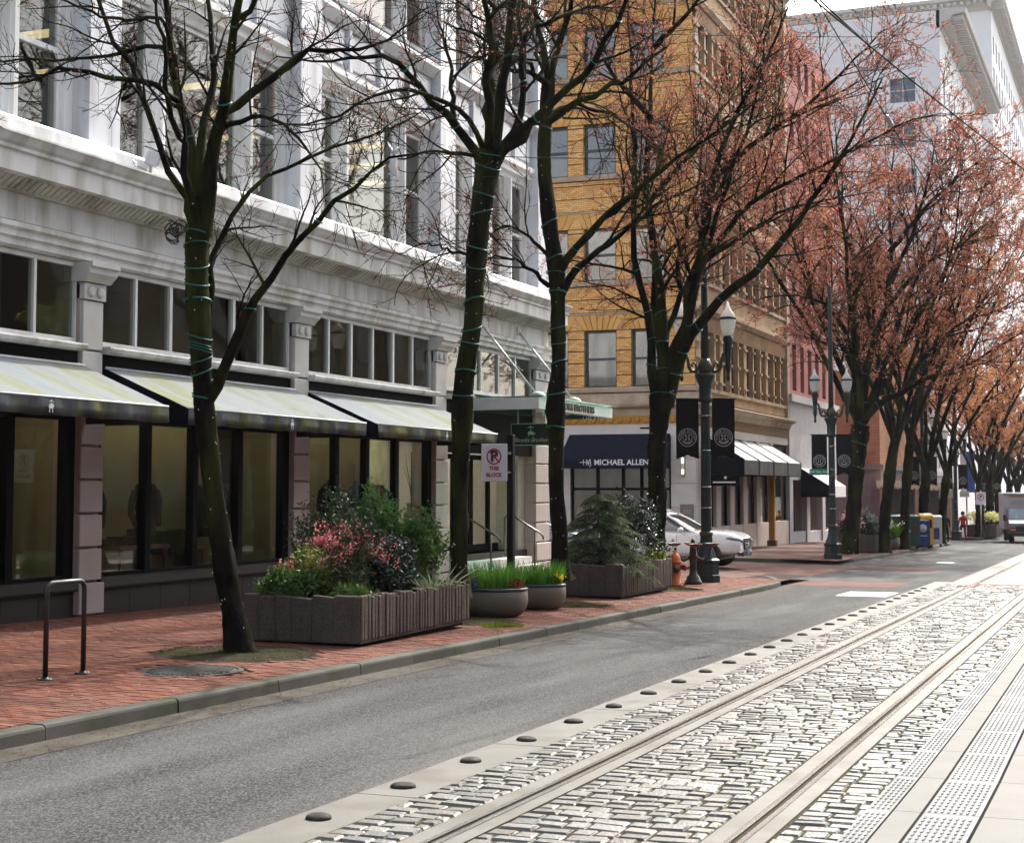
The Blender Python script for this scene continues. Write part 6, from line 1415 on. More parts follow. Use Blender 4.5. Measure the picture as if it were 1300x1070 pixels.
shrub('green_shrub', 'bright green leafy sprig above the holly bush', (P2[0] - .1, P2[1] + .25, z2 + .45), (.32, .4, .42), 900, .05, midgreen, 83)
shrub('green_shrub', 'grey-leaved small shrub at the front corner of the second planter', (P2[0] + .36, P2[1] - 1.1, z2 - .1), (.2, .34, .24), 900, .03, greyl, 84, elong=3)
shrub('green_shrub', 'yellow-leaved small shrub at the right end of the second planter', (P2[0] + .4, P2[1] + 1.35, z2 - .08), (.18, .3, .24), 800, .038, yellowl, 85)
shrub('green_shrub', 'low dark shrub at the left corner of the second planter', (P2[0] - .3, P2[1] - 1.35, z2 - .12), (.3, .3, .18), 900, .035, dkgreen, 86)
# moss patches on the pavement
mossm = leafmat('moss_leaf', [(.10, .15, .01), (.16, .22, .02), (.22, .28, .03), (.07, .1, .01)], .3, .8)
for k, (x, y, rx, ry, lab) in enumerate([(-8.95, 21.75, .28, .34, 'bright yellow-green moss patch between the near planter and the first bowl'), (-9.3, 33.2, .3, .25, 'dull green moss patch under the orange hydrant'), (-9.5, 26.75, .5, .45, 'brownish moss and leaf litter around the third tree foot')]):
    rg = np.random.default_rng(90 + k); t = thing('moss_patch', lab, 'moss', (x, y, zs(x, y))); n = 2600; a = rg.uniform(0, 6.28, n); q = np.sqrt(rg.random(n)) * (1 + .3 * np.sin(a * 3 + k)); C = np.stack([rx * q * np.cos(a), ry * q * np.sin(a), .05 * (1 - np.minimum(1, q)) * rg.random(n)], 1)
    leaves(rg, C, .018, mossm if k == 0 else leafmat('litter_leaf', [(.08, .08, .02), (.12, .09, .04), (.06, .08, .02), (.14, .1, .05)], .2, .8), 'moss', t, 1.4, 1.0)

# fallen buds, petals and leaf litter
rg = np.random.default_rng(200)
def litter(name, xs, ys, n, size, m, dz=.004, road=False):
    X = rg.uniform(*xs, n); Y = ys[0] + (ys[1] - ys[0]) * rg.random(n) ** 1.3; a = rg.uniform(0, 6.28, n); s_ = size * rg.uniform(.4, 1.3, n); V = []
    for x, y, q, w_ in zip(X, Y, a, s_):
        z = (zr(x, y) if road else zs(x, y)) + dz
        for k, l in ((0, 1), (1.4, .55), (3.14, .9), (4.6, .6)): V.append((x + math.cos(q + k) * w_ * l, y + math.sin(q + k) * w_ * l, z + (.004 if k in (0, 3.14) else 0)))
    link(name, np_mesh(name, V, np.arange(n * 4).reshape(n, 4), m), None, kind='stuff')
litter('fallen_petals', (-14.4, -8.5), (8, 40), 900, .014, leafmat('petal_litter', [(.45, .34, .32), (.32, .22, .20), (.5, .44, .4)], .2, .95, .02))
litter('leaf_litter', (-8.22, -7.85), (7, 38), 1500, .018, leafmat('gutter_litter', [(.13, .07, .03), (.08, .05, .03), (.20, .09, .05), (.10, .09, .04)], .2, .95, .02), road=True, dz=.009)
litter('leaf_litter', (-14.3, -8.5), (8, 40), 700, .013, MATS['gutter_litter'])

for k, (px_, py_, pr_) in enumerate(tree_pits):
    a = rg.uniform(0, 6.28, 420); q = np.sqrt(rg.random(420)) * pr_ * .95; V = []
    for u, v in zip(px_ + q * np.cos(a), py_ + q * np.sin(a)):
        t_ = rg.uniform(0, 6.28); w_ = .016 * rg.uniform(.5, 1.6); z = zs(u, v) + .006 + .022 * (1 - math.hypot(u - px_, v - py_) / pr_)
        for kk, l in ((0, 1), (1.4, .55), (3.14, .9), (4.6, .6)): V.append((u + math.cos(t_ + kk) * w_ * l, v + math.sin(t_ + kk) * w_ * l, z + (.007 if kk in (0, 3.14) else 0)))
    link('leaf_litter', np_mesh('leaf_litter', V, np.arange(1680).reshape(420, 4), MATS['gutter_litter'] if k else leafmat('pit_moss', [(.03, .045, .01), (.05, .035, .02), (.05, .06, .012), (.03, .02, .012)], .1, .95, .0)), None, kind='stuff')
# ================================================================== STREET FURNITURE
black_tube = mat('black_paint_tube', (.012, .012, .014), .32, var=.2, scale=8, spec=.6)
t = thing('bike_rack', 'black tubular hoop bike rack bolted to the brick pavement at the lower left', 'bike rack', (-10.18, 13.22, zs(-10.18, 13.22)), 0)
hb = []
for k in range(9): a = math.pi / 2 * k / 8; hb.append((0, -.30 + .09 - .09 * math.cos(a), .86 + .09 * math.sin(a)))
for k in range(9): a = math.pi / 2 * k / 8; hb.append((0, .30 - .09 + .09 * math.sin(a), .86 + .09 * math.cos(a)))
MB().tube([(0, -.30, .0)] + hb + [(0, .30, .0)], .027, 12).build('hoop', black_tube, t)
for y in (-.30, .30):
    f = MB().lathe([(.085, 0), (.085, .010), (.04, .014), (.032, .03)], 18, (0, y, 0)).build('foot_plate', black_tube, t)
    for a in (0, 2.1, 4.2): MB().lathe([(.012, .01), (.011, .02), (.004, .024)], 6, (.06 * math.cos(a), y + .06 * math.sin(a), 0)).build('bolt', steel, f)
# no parking sign
t = thing('parking_sign', 'white no parking sign reading THIS BLOCK on a dark post behind the bowl planters', 'sign', (-9.86, 24.5, zs(-9.86, 24.5)))
MB().cbox(-.055, .055, -.055, .055, 0, 2.95, .008).build('post', mat('dark_post', (.008, .007, .006), .7, var=.2, scale=10), t)
sx = -.27
bd = MB().cbox(sx - .235, sx + .235, -.085, -.06, 2.17, 2.80, .01).build('board', mat('sign_white', (.60, .58, .60), .5, var=.04, scale=4), t)
MB().box(sx + .2, .03, -.065, -.05, 2.3, 2.34).box(sx + .2, .03, -.065, -.05, 2.62, 2.66).build('bracket', steel, t)
redp = mat('sign_red', (.34, .012, .03), .5); blk = mat('sign_black', (.015, .015, .017), .5)
def ring(cx, cz, r0, r1, y, n=36):
    b = MB(); V = []
    for i in range(n): a = 2 * math.pi * i / n; V += [(cx + r0 * math.cos(a), y, cz + r0 * math.sin(a)), (cx + r1 * math.cos(a), y, cz + r1 * math.sin(a))]
    return b.add(V, [(2 * i, 2 * i + 1, 2 * ((i + 1) % n) + 1, 2 * ((i + 1) % n)) for i in range(n)])
text('P', .25, facing((sx, -.088, 2.585), 0), blk, bd, offset=.012)
b = ring(sx, 2.585, .112, .137, -.0905); q = .085
b.add([(sx - q - .009, -.0915, 2.585 + q - .009), (sx - q + .009, -.0915, 2.585 + q + .009), (sx + q + .009, -.0915, 2.585 - q + .009), (sx + q - .009, -.0915, 2.585 - q - .009)], [(0, 1, 2, 3)])
b.build('prohibition_ring', redp, bd)
text('THIS', .088, facing((sx, -.088, 2.385), 0), redp, bd, offset=.004); text('BLOCK', .088, facing((sx, -.088, 2.275), 0), redp, bd, offset=.004)
# ornate twin lamp posts
lg = mat('lamp_green', (.007, .017, .017), .4, var=.3, scale=5, bump=.06, bscale=40, spec=.35, dirt=(.02, .026, .024), dirt_amt=.4); lgold = mat('lamp_bronze', (.05, .042, .018), .5, metal=.3, var=.3, scale=9)
def globemat():
    m, n, l, b = _new('ribbed_globe'); b.inputs['Base Color'].default_value = (.72, .72, .70, 1); b.inputs['Roughness'].default_value = .18
    t_ = n.new('ShaderNodeBsdfTranslucent'); t_.inputs[0].default_value = (.8, .8, .77, 1); x = n.new('ShaderNodeMixShader'); x.inputs[0].default_value = .55
    l.new(b.outputs[0], x.inputs[1]); l.new(t_.outputs[0], x.inputs[2]); l.new(x.outputs[0], n['Material Output'].inputs[0]); return m
globem = globemat()
bannerm = mat('banner_black', (.010, .010, .012), .8, var=.2, scale=6, bump=.15, bscale=6); bprint = mat('banner_print', (.42, .42, .42), .7)
def bannerprint(par, cx, cz, y):
    b = ring(cx, cz, .205, .218, y); c = ring(cx, cz, .105, .114, y, 24); b.add(c.v, c.f); 
    for sgn in (-1, 1):
        for q in (-1, 1): b.add([(cx + sgn * .012, y, cz + q * .006), (cx + sgn * .055, y, cz + q * .03), (cx + sgn * .05, y, cz + q * .062), (cx + sgn * .028, y, cz + q * .06)], [(0, 1, 2, 3)])
    n = 10
    b.add([(cx + .155 * math.cos(a), y, cz + .155 * math.sin(a)) for a in np.linspace(R(215), R(325), n)] + [(cx + .135 * math.cos(a), y, cz + .135 * math.sin(a)) for a in np.linspace(R(325), R(215), n)], [tuple(range(2 * n))])
    b.build('emblem', bprint, par)
    for i, ch in enumerate('PIONEER DISTRICT'):
        a = R(195 - i * 14.0)
        if ch != ' ': text(ch, .068, Matrix.Translation((cx + .16 * math.cos(a), y - .001, cz + .16 * math.sin(a))) @ Matrix.Rotation(R(90), 4, 'X') @ Matrix.Rotation(a - R(90), 4, 'Z'), bprint, par, depth=.001)
def lamp_post(label, x, y, banners=True, rz=0.0, scale=1.0, prints=True, group=None):
    t = thing('lamp_post', label, 'lamp post', (x, y, zs(x, y)), rz, group); t.scale = (scale,) * 3
    MB().lathe([(.33, 0), (.33, .16), (.31, .18), (.30, .44), (.33, .46), (.33, .52), (.27, .56), (.24, .64), (.19, .78), (.16, .93), (.145, 1.12)], 8, smooth=False, phase=.5).build('base', lg, t)
    MB().lathe([(.165, 1.10), (.16, 1.13), (.165, 1.17), (.135, 1.2)], 16).build('base_ring', lgold, t)
    MB().lathe([(.125, 1.18), (.116, 2.4), (.108, 4.35)], 24, fl=1, flr=.09, smooth=False).build('shaft', lg, t)
    MB().lathe([(.135, 4.28), (.17, 4.32), (.175, 4.36), (.15, 4.42), (.155, 4.7), (.20, 4.82), (.24, 4.9), (.25, 4.95), (.16, 4.99)], 18).build('capital', lg, t)
    MB().lathe([(.13, 4.98), (.17, 5.05), (.18, 5.14), (.14, 5.26), (.1, 5.33)], 14).build('hub', lgold, t)
    MB().lathe([(.095, 5.3), (.085, 6.3), (.07, 9.6), (.05, 9.7)], 14).build('upper_pole', lg, t)
    for s in (-1, 1):
        pts = [(s * .12, 0, 5.12), (s * .22, 0, 5.02), (s * .33, 0, 5.04), (s * .38, 0, 5.14), (s * .40, 0, 5.3), (s * .44, 0, 5.44), (s * .52, 0, 5.52)]
        a = MB().tube(pts, [.045, .05, .05, .045, .04, .035, .03], 8).tube([(s * .2, 0, 5.08), (s * .22, 0, 5.2), (s * .28, 0, 5.24), (s * .32, 0, 5.18), (s * .28, 0, 5.14)], .028, 7).build('arm', lgold, t)
        MB().lathe([(.01, 4.78), (.04, 4.82), (.05, 4.88), (.03, 4.94), (.055, 5.05), (.075, 5.15), (.06, 5.25), (.085, 5.5), (.10, 5.72), (.12, 5.76), (.12, 5.86), (.10, 5.88)], 14, (s * .56, 0, 0)).build('lamp_holder', lg, t)
        g = MB().lathe([(.10, 5.88), (.14, 5.96), (.175, 6.1), (.19, 6.24), (.19, 6.28)], 20, (s * .56, 0, 0)).build('globe', globem, t)
        MB().lathe([(.20, 6.27), (.205, 6.31), (.2, 6.33)], 20, (s * .56, 0, 0)).build('globe_band', lg, g)
        MB().lathe([(.19, 6.33), (.15, 6.42), (.09, 6.50), (.06, 6.54), (.055, 6.58), (.035, 6.6), (.04, 6.64), (.01, 6.72)], 20, (s * .56, 0, 0)).build('globe_cap', globem, g)
    if banners:
        for s in (-1, 1):
            x0, x1 = (.16, .70) if s > 0 else (-.70, -.16)
            V = []; n = 8
            for j in range(n + 1):
                u = j / n; z = 4.36 - 1.34 * u
                for i in range(5): q = i / 4; V.append((x0 + (x1 - x0) * q, .02 * math.sin(u * 4 + q * 3 + s), z - (.10 * (abs(q - .5) * 2) if j == n else 0)))
            F = [(j * 5 + i, j * 5 + i + 1, j * 5 + 6 + i, j * 5 + 5 + i) for j in range(n) for i in range(4)]
            b = MB(); b.add(V, F, 0, True); bn = b.build('banner', bannerm, t)
            MB().tube([(s * .1, 0, 4.37), (s * .74, 0, 4.37)], .016, 6).build('banner_rod', blackm, bn)
            MB().tube([(s * .1, 0, 2.98), (s * .72, 0, 2.98)], .008, 5).build('banner_rod', blackm, bn)
            if prints: bannerprint(bn, (x0 + x1) / 2, 3.44, -.032)
    for z in (2.25, 3.12, 1.75, 3.95): MB().lathe([(.126, z), (.126, z + .02)], 16).build('strap', steel, t)
    return t
L1 = lamp_post('nearest ornate green twin-globe lamp post with black banners, beside the orange hydrant', -9.78, 36.8, rz=YAW * .9)
L2 = lamp_post('second twin-globe lamp post carrying a green street name sign at the far corner', -10.3, 56.0, rz=YAW * .8)
lamp_post('third twin-globe lamp post among the street trees, past the newspaper boxes', -10.3, 80.5, rz=YAW * .8, prints=True)
lamp_post('fourth twin-globe lamp post at the next crossing with a cream sign', -10.3, 92.0 + 3, rz=YAW * .8)
lamp_post('farthest twin-globe lamp post just left of the box truck', -10.2, 116.0, rz=YAW * .8)
t = thing('street_name_sign', 'small green street name sign on the second lamp post', 'sign', (-10.3, 56.0, zs(-10.3, 56) + 3.05), YAW * .8)
MB().cbox(-.80, -.17, -.14, -.11, -.11, .11, .01).build('blade', mat('street_green', (.0, .17, .10), .45), t); MB().tube([(-.5, -.125, -.1), (.12, -.125, -.1)], .01, 5).build('bracket', steel, t)
text('SW 5th AV', .135, facing((-.485, -.142, 0), 0), whitel, t, depth=.002)
t = thing('crossing_sign', 'cream street sign on the fourth lamp post at the next crossing', 'sign', (-10.3, 95, zs(-10.3, 95) + 2.6), YAW * .8)
MB().cbox(-1.0, -.2, -.16, -.12, -.16, .30, .02).cbox(.2, .75, -.16, -.12, -.1, .22, .02).build('blade', mat('cream_sign', (.42, .42, .34), .6, var=.15, scale=4), t)
# four-bowl bronze drinking fountain
bz = mat('fountain_bronze', (.030, .027, .024), .4, metal=.5, var=.3, scale=8); bz2 = mat('fountain_bowl', (.13, .075, .045), .45, metal=.5, var=.4, scale=8)
t = thing('drinking_fountain', 'dark bronze four-bowl drinking fountain standing between hydrant and lamp post', 'drinking fountain', (-9.75, 35.5, zs(-9.75, 35.5)), YAW)
MB().lathe([(.20, 0), (.20, .06), (.17, .09), (.155, .16), (.10, .22), (.08, .32), (.085, .5), (.10, .58), (.13, .62), (.09, .68), (.07, .86), (.05, 1.0), (.02, 1.05)], 20).build('pedestal', bz, t)
for k in range(4):
    a = k * math.pi / 2; c_, s_ = math.cos(a), math.sin(a)
    MB().tube([(.06 * c_, .06 * s_, .62), (.22 * c_, .22 * s_, .55), (.36 * c_, .36 * s_, .62), (.42 * c_, .42 * s_, .84)], [.035, .04, .035, .03], 8).build('arm', bz, t)
    bw_ = MB().lathe([(.03, .86), (.10, .885), (.165, .925), (.17, .945), (.15, .94), (.08, .905), (.01, .90)], 18, (.44 * c_, .44 * s_, 0)).build('bowl', bz2, t)
    MB().lathe([(.016, .88), (.016, .95), (.008, .96)], 8, (.44 * c_, .44 * s_, 0)).build('spout', steel, bw_)
# hydrant
hy = mat('hydrant_orange', (.62, .12, .012), .45, var=.15, scale=7, dirt=(.25, .05, .01), dirt_amt=.4, dirt_scale=4); hcap = mat('hydrant_cap', (.20, .015, .02), .5); hdk = mat('hydrant_dark', (.05, .045, .05), .5)
t = thing('fire_hydrant', 'orange fire hydrant with dark side cap beside the second planter', 'fire hydrant', (-9.85, 34.35, zs(-9.85, 34.35)), YAW)
MB().lathe([(.17, 0), (.17, .05), (.13, .06), (.125, .5), (.15, .52), (.15, .56), (.13, .57), (.13, .60), (.11, .66), (.07, .72), (.04, .74), (.035, .78), (.03, .8), (.01, .8)], 20).build('barrel', hy, t)
for s, r_, m in ((1, .06, hcap), (-1, .055, hcap)):
    b = MB(); b.lathe([(r_, 0), (r_, .1), (r_ * 1.25, .11), (r_ * 1.25, .16), (r_ * .5, .17), (r_ * .4, .2)], 14); b.xf(Matrix.Translation((s * .08, 0, .42)) @ Matrix.Rotation(s * R(90), 4, 'Y')); b.build('outlet', m, t)
b = MB(); b.lathe([(.075, 0), (.075, .08), (.09, .09), (.09, .13), (.04, .14), (.03, .17)], 16); b.xf(Matrix.Translation((0, -.08, .40)) @ Matrix.Rotation(R(90), 4, 'X')); b.build('pumper_cap', hdk, t)
for i in range(8): a = i * .785; MB().lathe([(.015, .03), (.014, .075), (.004, .08)], 6, (.15 * math.cos(a), .15 * math.sin(a), 0)).build('bolt', hdk, t)
# second-block planter, bowl, boxes, orange sign
planter('small concrete planter with pale pink blossom at the far corner behind the second lamp post', (-10.9, 66.2), (.75, 1.9), .72, 0, 9)
zq = zs(-10.9, 66.2) + .55
shrub('flowering_shrub', 'pale pink flowering shrub in the far corner planter', (-11.2, 65.2, zq), (.55, .6, .5), 1300, .08, dkgreen, 101, flowers=palef, fn=90, fsize=.07, topf=-.1)
shrub('green_shrub', 'silvery-leaved shrub in the middle of the far corner planter', (-10.8, 66.3, zq), (.6, .7, .65), 1600, .08, leafmat('silver_leaf', [(.06, .10, .06), (.2, .25, .2), (.03, .06, .03), (.4, .42, .38)], .2, .3), 102)
shrub('flowering_shrub', 'dark shrub with deep red flowers at the right end of the far corner planter', (-10.6, 67.5, zq), (.5, .5, .4), 1000, .07, dkgreen, 103, flowers=leafmat('deep_red', [(.28, .01, .015), (.2, .01, .01)], .3), fn=26, fsize=.06)
bowl('round concrete bowl planter with cream flowers left of the green box', (-10.5, 70.2), .5, .5)
blades('iris_clump', 'green blades with cream flowers in the far bowl planter', (-10.5, 70.2, zs(-10.5, 70.2) + .42), .42, .42, 300, .8, .018, bladem, 104)
flowers('cream_flowers', 'cream flowers above the far bowl planter', (-10.5, 70.2, zs(-10.5, 70.2) + .7), [(.75, .72, .5), (.8, .78, .6)], 26, .28, 105, .07, .4)
t = thing('road_work_sign', 'tilted orange road work sign behind the far corner planter', 'sign', (-11.2, 69.0, zs(-11.2, 69) + 1.25), YAW)
b = MB(); b.cbox(-.62, .62, -.015, .015, -.30, .30, .01); b.build('panel', mat('work_orange', (.75, .09, .01), .5), t); t.rotation_euler = (R(-18), R(38), YAW)
MB().tube([(-.2, .02, -.2), (-.3, .35, -1.3)], .025, 6).tube([(.3, .02, -.1), (.5, .35, -1.2)], .025, 6).build('leg', steel, t)
def newsbox(label, x, y, w_, d, h, m, top, rz=YAW * .7):
    t = thing('newspaper_box', label, 'newspaper box', (x, y, zs(x, y)), rz)
    MB().cbox(-w_ / 2, w_ / 2, -d / 2, d / 2, .12, h, .02).build('cabinet', m, t)
    for sx_ in (-1, 1): MB().box(sx_ * w_ * .42 - .025, sx_ * w_ * .42 + .025, -d * .4, d * .4, 0, .12).build('leg', blackm, t)
    if top == 'slope': MB().prism([(-d / 2 - .01, h + .002), (d / 2 + .01, h + .002), (d / 2 + .01, h + .1), (-d / 2 - .01, h + .03)], 'x', -w_ / 2 - .015, w_ / 2 + .015).build('lid', m, t)
    if top == 'round':
        MB().prism([(d / 2 * math.cos(a), h + .002 + .24 * math.sin(a)) for a in np.linspace(0, math.pi, 10)], 'x', -w_ / 2, w_ / 2).build('hood', m, t)
    return t
grn = mat('box_green', (.015, .07, .06), .45, var=.15, scale=4); blu = mat('box_blue', (.012, .045, .19), .45, var=.1, scale=4); yel = mat('box_yellow', (.68, .36, .01), .45, var=.1, scale=4); wht = mat('box_white', (.6, .6, .62), .5)
t = newsbox('wide dark green street box with a slot, left of the blue box', -10.15, 72.9, 1.25, .7, 1.42, grn, 'slope')
MB().box(-.45, .1, -.37, -.35, .98, 1.06).build('slot', blackm, t); MB().box(-.25, .2, -.37, -.35, .74, .82).build('label_plate', wht, t); MB().box(.3, .45, -.37, -.35, .7, 1.15).build('side_notice', hcap, t)
t = newsbox('blue newspaper box with a white disc, right of the green box', -9.55, 74.2, .62, .5, 1.28, blu, 'flat')
b = MB(); b.lathe([(.19, 0), (.19, .012)], 24); b.xf(Matrix.Translation((-.02, -.25, .92)) @ Matrix.Rotation(R(90), 4, 'X')); b.build('disc', wht, t); MB().box(-.18, .18, -.262, -.25, .55, .6).build('label_plate', wht, t)
t = newsbox('yellow newspaper box with a rounded hood behind the blue box', -9.75, 76.3, .72, .55, 1.35, yel, 'round', rz=YAW * .7 + .5); MB().box(-.24, .24, -.29, -.275, .9, 1.3).build('window', blackm, t)
t = newsbox('white newspaper box farthest in the row, behind the yellow box', -9.5, 78.6, .55, .5, 1.4, wht, 'slope'); MB().box(-.15, .15, -.262, -.25, .35, .9).build('panel', blu, t)
# beyond: awning shelter, banner, signs, planter
t = thing('shop_canopy', 'cream scalloped canopy projecting over the far pavement near the fourth lamp post', 'canopy', (-14.2, 98, zs(-14, 98)))
crm = mat('cream_canvas', (.66, .62, .42), .7, var=.08, scale=3); 
b = MB(); b.quad((-1.9, 5, 3.5), (2.9, 5, 3.35), (2.9, 7.2, 3.0), (-1.9, 7.2, 3.0)); b.quad((-1.9, 5, 3.5), (-1.9, 5, 3.15), (2.9, 5, 2.95), (2.9, 5, 3.35))
for i in range(16): x = -1.9 + i * .3; b.add([(x, 5 - .004, 3.14 - i * .012), (x + .29, 5 - .004, 3.13 - i * .012), (x + .22, 5 - .004, 2.98 - i * .012), (x + .07, 5 - .004, 2.99 - i * .012)], [(0, 1, 2, 3)])
b.build('canvas', crm, t)
for x in (-1.6, .6, 2.6): MB().cbox(x - .12, x + .12, 5.1, 5.34, 0, 3.3, .02).build('column', mat('buff_column', (.36, .29, .20), .7, var=.1, scale=3), t)
MB().box(-1.7, 2.7, 6.9, 7.1, 0, 3.0).build('screen', mat('grey_screen', (.16, .14, .14), .7, var=.3, scale=1), t)
t = thing('vertical_banner', 'blue and white vertical banner hanging past the fourth lamp post', 'banner', (-10.9, 108, zs(-10.9, 108)), YAW)
MB().box(-.1, .45, -.02, .02, 2.9, 5.6).build('cloth', mat('banner_blue', (.05, .10, .28), .7, var=.15, scale=2), t); MB().box(-.5, -.12, -.02, .02, 2.9, 6.2).build('white_panel', mat('banner_pale', (.6, .62, .68), .7), t); MB().tube([(-.11, .03, 0), (-.11, .03, 7.7)], .05, 6).build('pole', steel, t)
t = thing('parking_sign', 'small far no parking sign below the blue banner, at the next crossing', 'sign', (-9.8, 104.5, zs(-9.8, 104.5)), YAW)
bd = MB().cbox(-.32, .32, -.05, -.02, 2.1, 2.9, .01).build('board', mat('sign_white', (.60, .58, .60), .5), t); MB().tube([(0, 0, 0), (0, 0, 3)], .04, 6).build('post', steel, t)
rg_ = ring(0, 2.58, .16, .21, -.056); rg_.build('prohibition_ring', redp, bd); text('P', .3, facing((0, -.054, 2.58), 0), blk, bd, offset=.01)
planter('low far concrete planter of white and yellow flowers left of the box truck', (-9.95, 108.5), (.9, 2.0), .8, 0, 12)
zq = zs(-9.95, 108.5) + .65
shrub('green_shrub', 'dark green spiky shrub in the low far planter', (-9.95, 108.5, zq), (.6, .6, .7), 700, .12, dkgreen, 111)
for k, x in enumerate((-.55, .6)): flowers('cream_flowers', ('white and yellow flowers at the left of the low far planter', 'white and yellow flowers at the right of the low far planter')[k], (-9.95 + x, 107.6, zq), [(.75, .72, .45), (.7, .66, .2), (.8, .8, .7)], 40, .32, 112 + k, .13, .7)
# ================================================================== OVERHEAD WIRES
wire = mat('overhead_cable', (.01, .01, .011), .85)
def cable(label, a, b_, r, sag, cat='overhead wire', n=24, ins=None):
    a, b_ = np.array(a), np.array(b_); t = thing('overhead_wire', label, cat, tuple(a)); pts = [(b_ - a) * u - np.array([0, 0, sag * 4 * u * (1 - u)]) for u in np.linspace(0, 1, n)]
    MB().tube(pts, r, 5).build('cable', wire, t)
    for u in ins or []:
        c = (b_ - a) * u - np.array([0, 0, sag * 4 * u * (1 - u)]); d = (b_ - a) / np.linalg.norm(b_ - a); MB().tube([c - d * .25, c - d * .2, c + d * .2, c + d * .25], [.02, .05, .05, .02], 8).build('insulator', mat('insulator_grey', (.35, .35, .36), .4), t)
cable('thick black overhead cable running from the top centre down to the right edge', at(985, -40, 20), at(1345, 250, 36), .013, .05)
cable('second black overhead cable close beside the thick one', at(1000, -40, 20.3), at(1095, 50, 24), .014, .02)
cable('thin overhead wire with a pale insulator hanging through the red blossom', at(1030, -10, 24), at(1195, 262, 33), .010, .02, ins=[.52])
cable('thin span wire crossing level between the second, third and fourth trees', at(540, 195, 24.2), at(900, 199, 35), .009, .06)
cable('thin level wire through the upper crown of the fourth tree', at(780, 42, 32), at(1120, 47, 40), .009, .03)
# ================================================================== VEHICLES
tyre = mat('tyre_rubber', (.018, .018, .018), .8, var=.2, scale=20); rim = mat('alloy', (.45, .45, .46), .3, metal=.9); cglass = mat('car_glass', (.015, .02, .022), .04, var=.3, scale=1, spec=.9); chrome = mat('chrome', (.7, .7, .72), .08, metal=1); lampg = mat('headlamp', (.13, .145, .18), .08, var=.4, scale=9, spec=.9); blackp = mat('black_plastic', (.02, .02, .022), .55)
def wheel(par, x, y, r, w_=.24):
    s = -1 if y < 0 else 1; b = MB(); b.lathe([(r * .62, -w_ / 2), (r * .9, -w_ / 2), (r, -w_ * .35), (r, w_ * .35), (r * .9, w_ / 2), (r * .62, w_ / 2)], 28); b.xf(Matrix.Translation((x, y, r)) @ Matrix.Rotation(R(90), 4, 'X')); w = b.build('wheel', tyre, par)
    b = MB()
    for k in range(10):
        a = k * .6283; b.add([(.04 * math.cos(a + .5), .04 * math.sin(a + .5), 0), (r * .64 * math.cos(a - .13), r * .64 * math.sin(a - .13), .03), (r * .64 * math.cos(a + .13), r * .64 * math.sin(a + .13), .03), (.04 * math.cos(a - .5), .04 * math.sin(a - .5), 0)], [(0, 1, 2, 3)])
    b.lathe([(r * .6, .02), (r * .66, .03), (r * .66, .05)], 24); b.lathe([(.05, .0), (.05, .03), (.01, .035)], 10)
    b.xf(Matrix.Translation((x, y + s * (w_ / 2 - .06), r)) @ Matrix.Rotation(-s * R(90), 4, 'X')); b.build('rim', rim, w)
    b = MB(); b.lathe([(r * .62, 0), (r * .6, .005)], 20); b.xf(Matrix.Translation((x, y + s * (w_ / 2 - .1), r)) @ Matrix.Rotation(-s * R(90), 4, 'X')); b.build('brake', blackp, w)
def loft(name, stations, m, par, sub=2, close=True):
    """stations: list of (x, [(y,z) half outline from bottom centre to top centre])"""
    k = len(stations[0][1]); ring_n = 2 * k - 2; V = []; F = []
    for x, h in stations:
        for (y, z) in h: V.append((x, -y, z))
        for (y, z) in reversed(h[1:-1]): V.append((x, y, z))
    for i in range(len(stations) - 1):
        for j in range(ring_n): F.append((i * ring_n + j, i * ring_n + (j + 1) % ring_n, (i + 1) * ring_n + (j + 1) % ring_n, (i + 1) * ring_n + j))
    F.append(tuple(range(ring_n))); F.append(tuple(range((len(stations) - 1) * ring_n, len(stations) * ring_n))[::-1])
    b = MB(); b.add(V, F, 0, True); o = b.build(name, m, par); bm = bmesh.new(); bm.from_mesh(o.data); bmesh.ops.recalc_face_normals(bm, faces=bm.faces); bm.to_mesh(o.data); bm.free()
    md = o.modifiers.new('smooth', 'SUBSURF'); md.levels = sub; md.render_levels = sub; return o
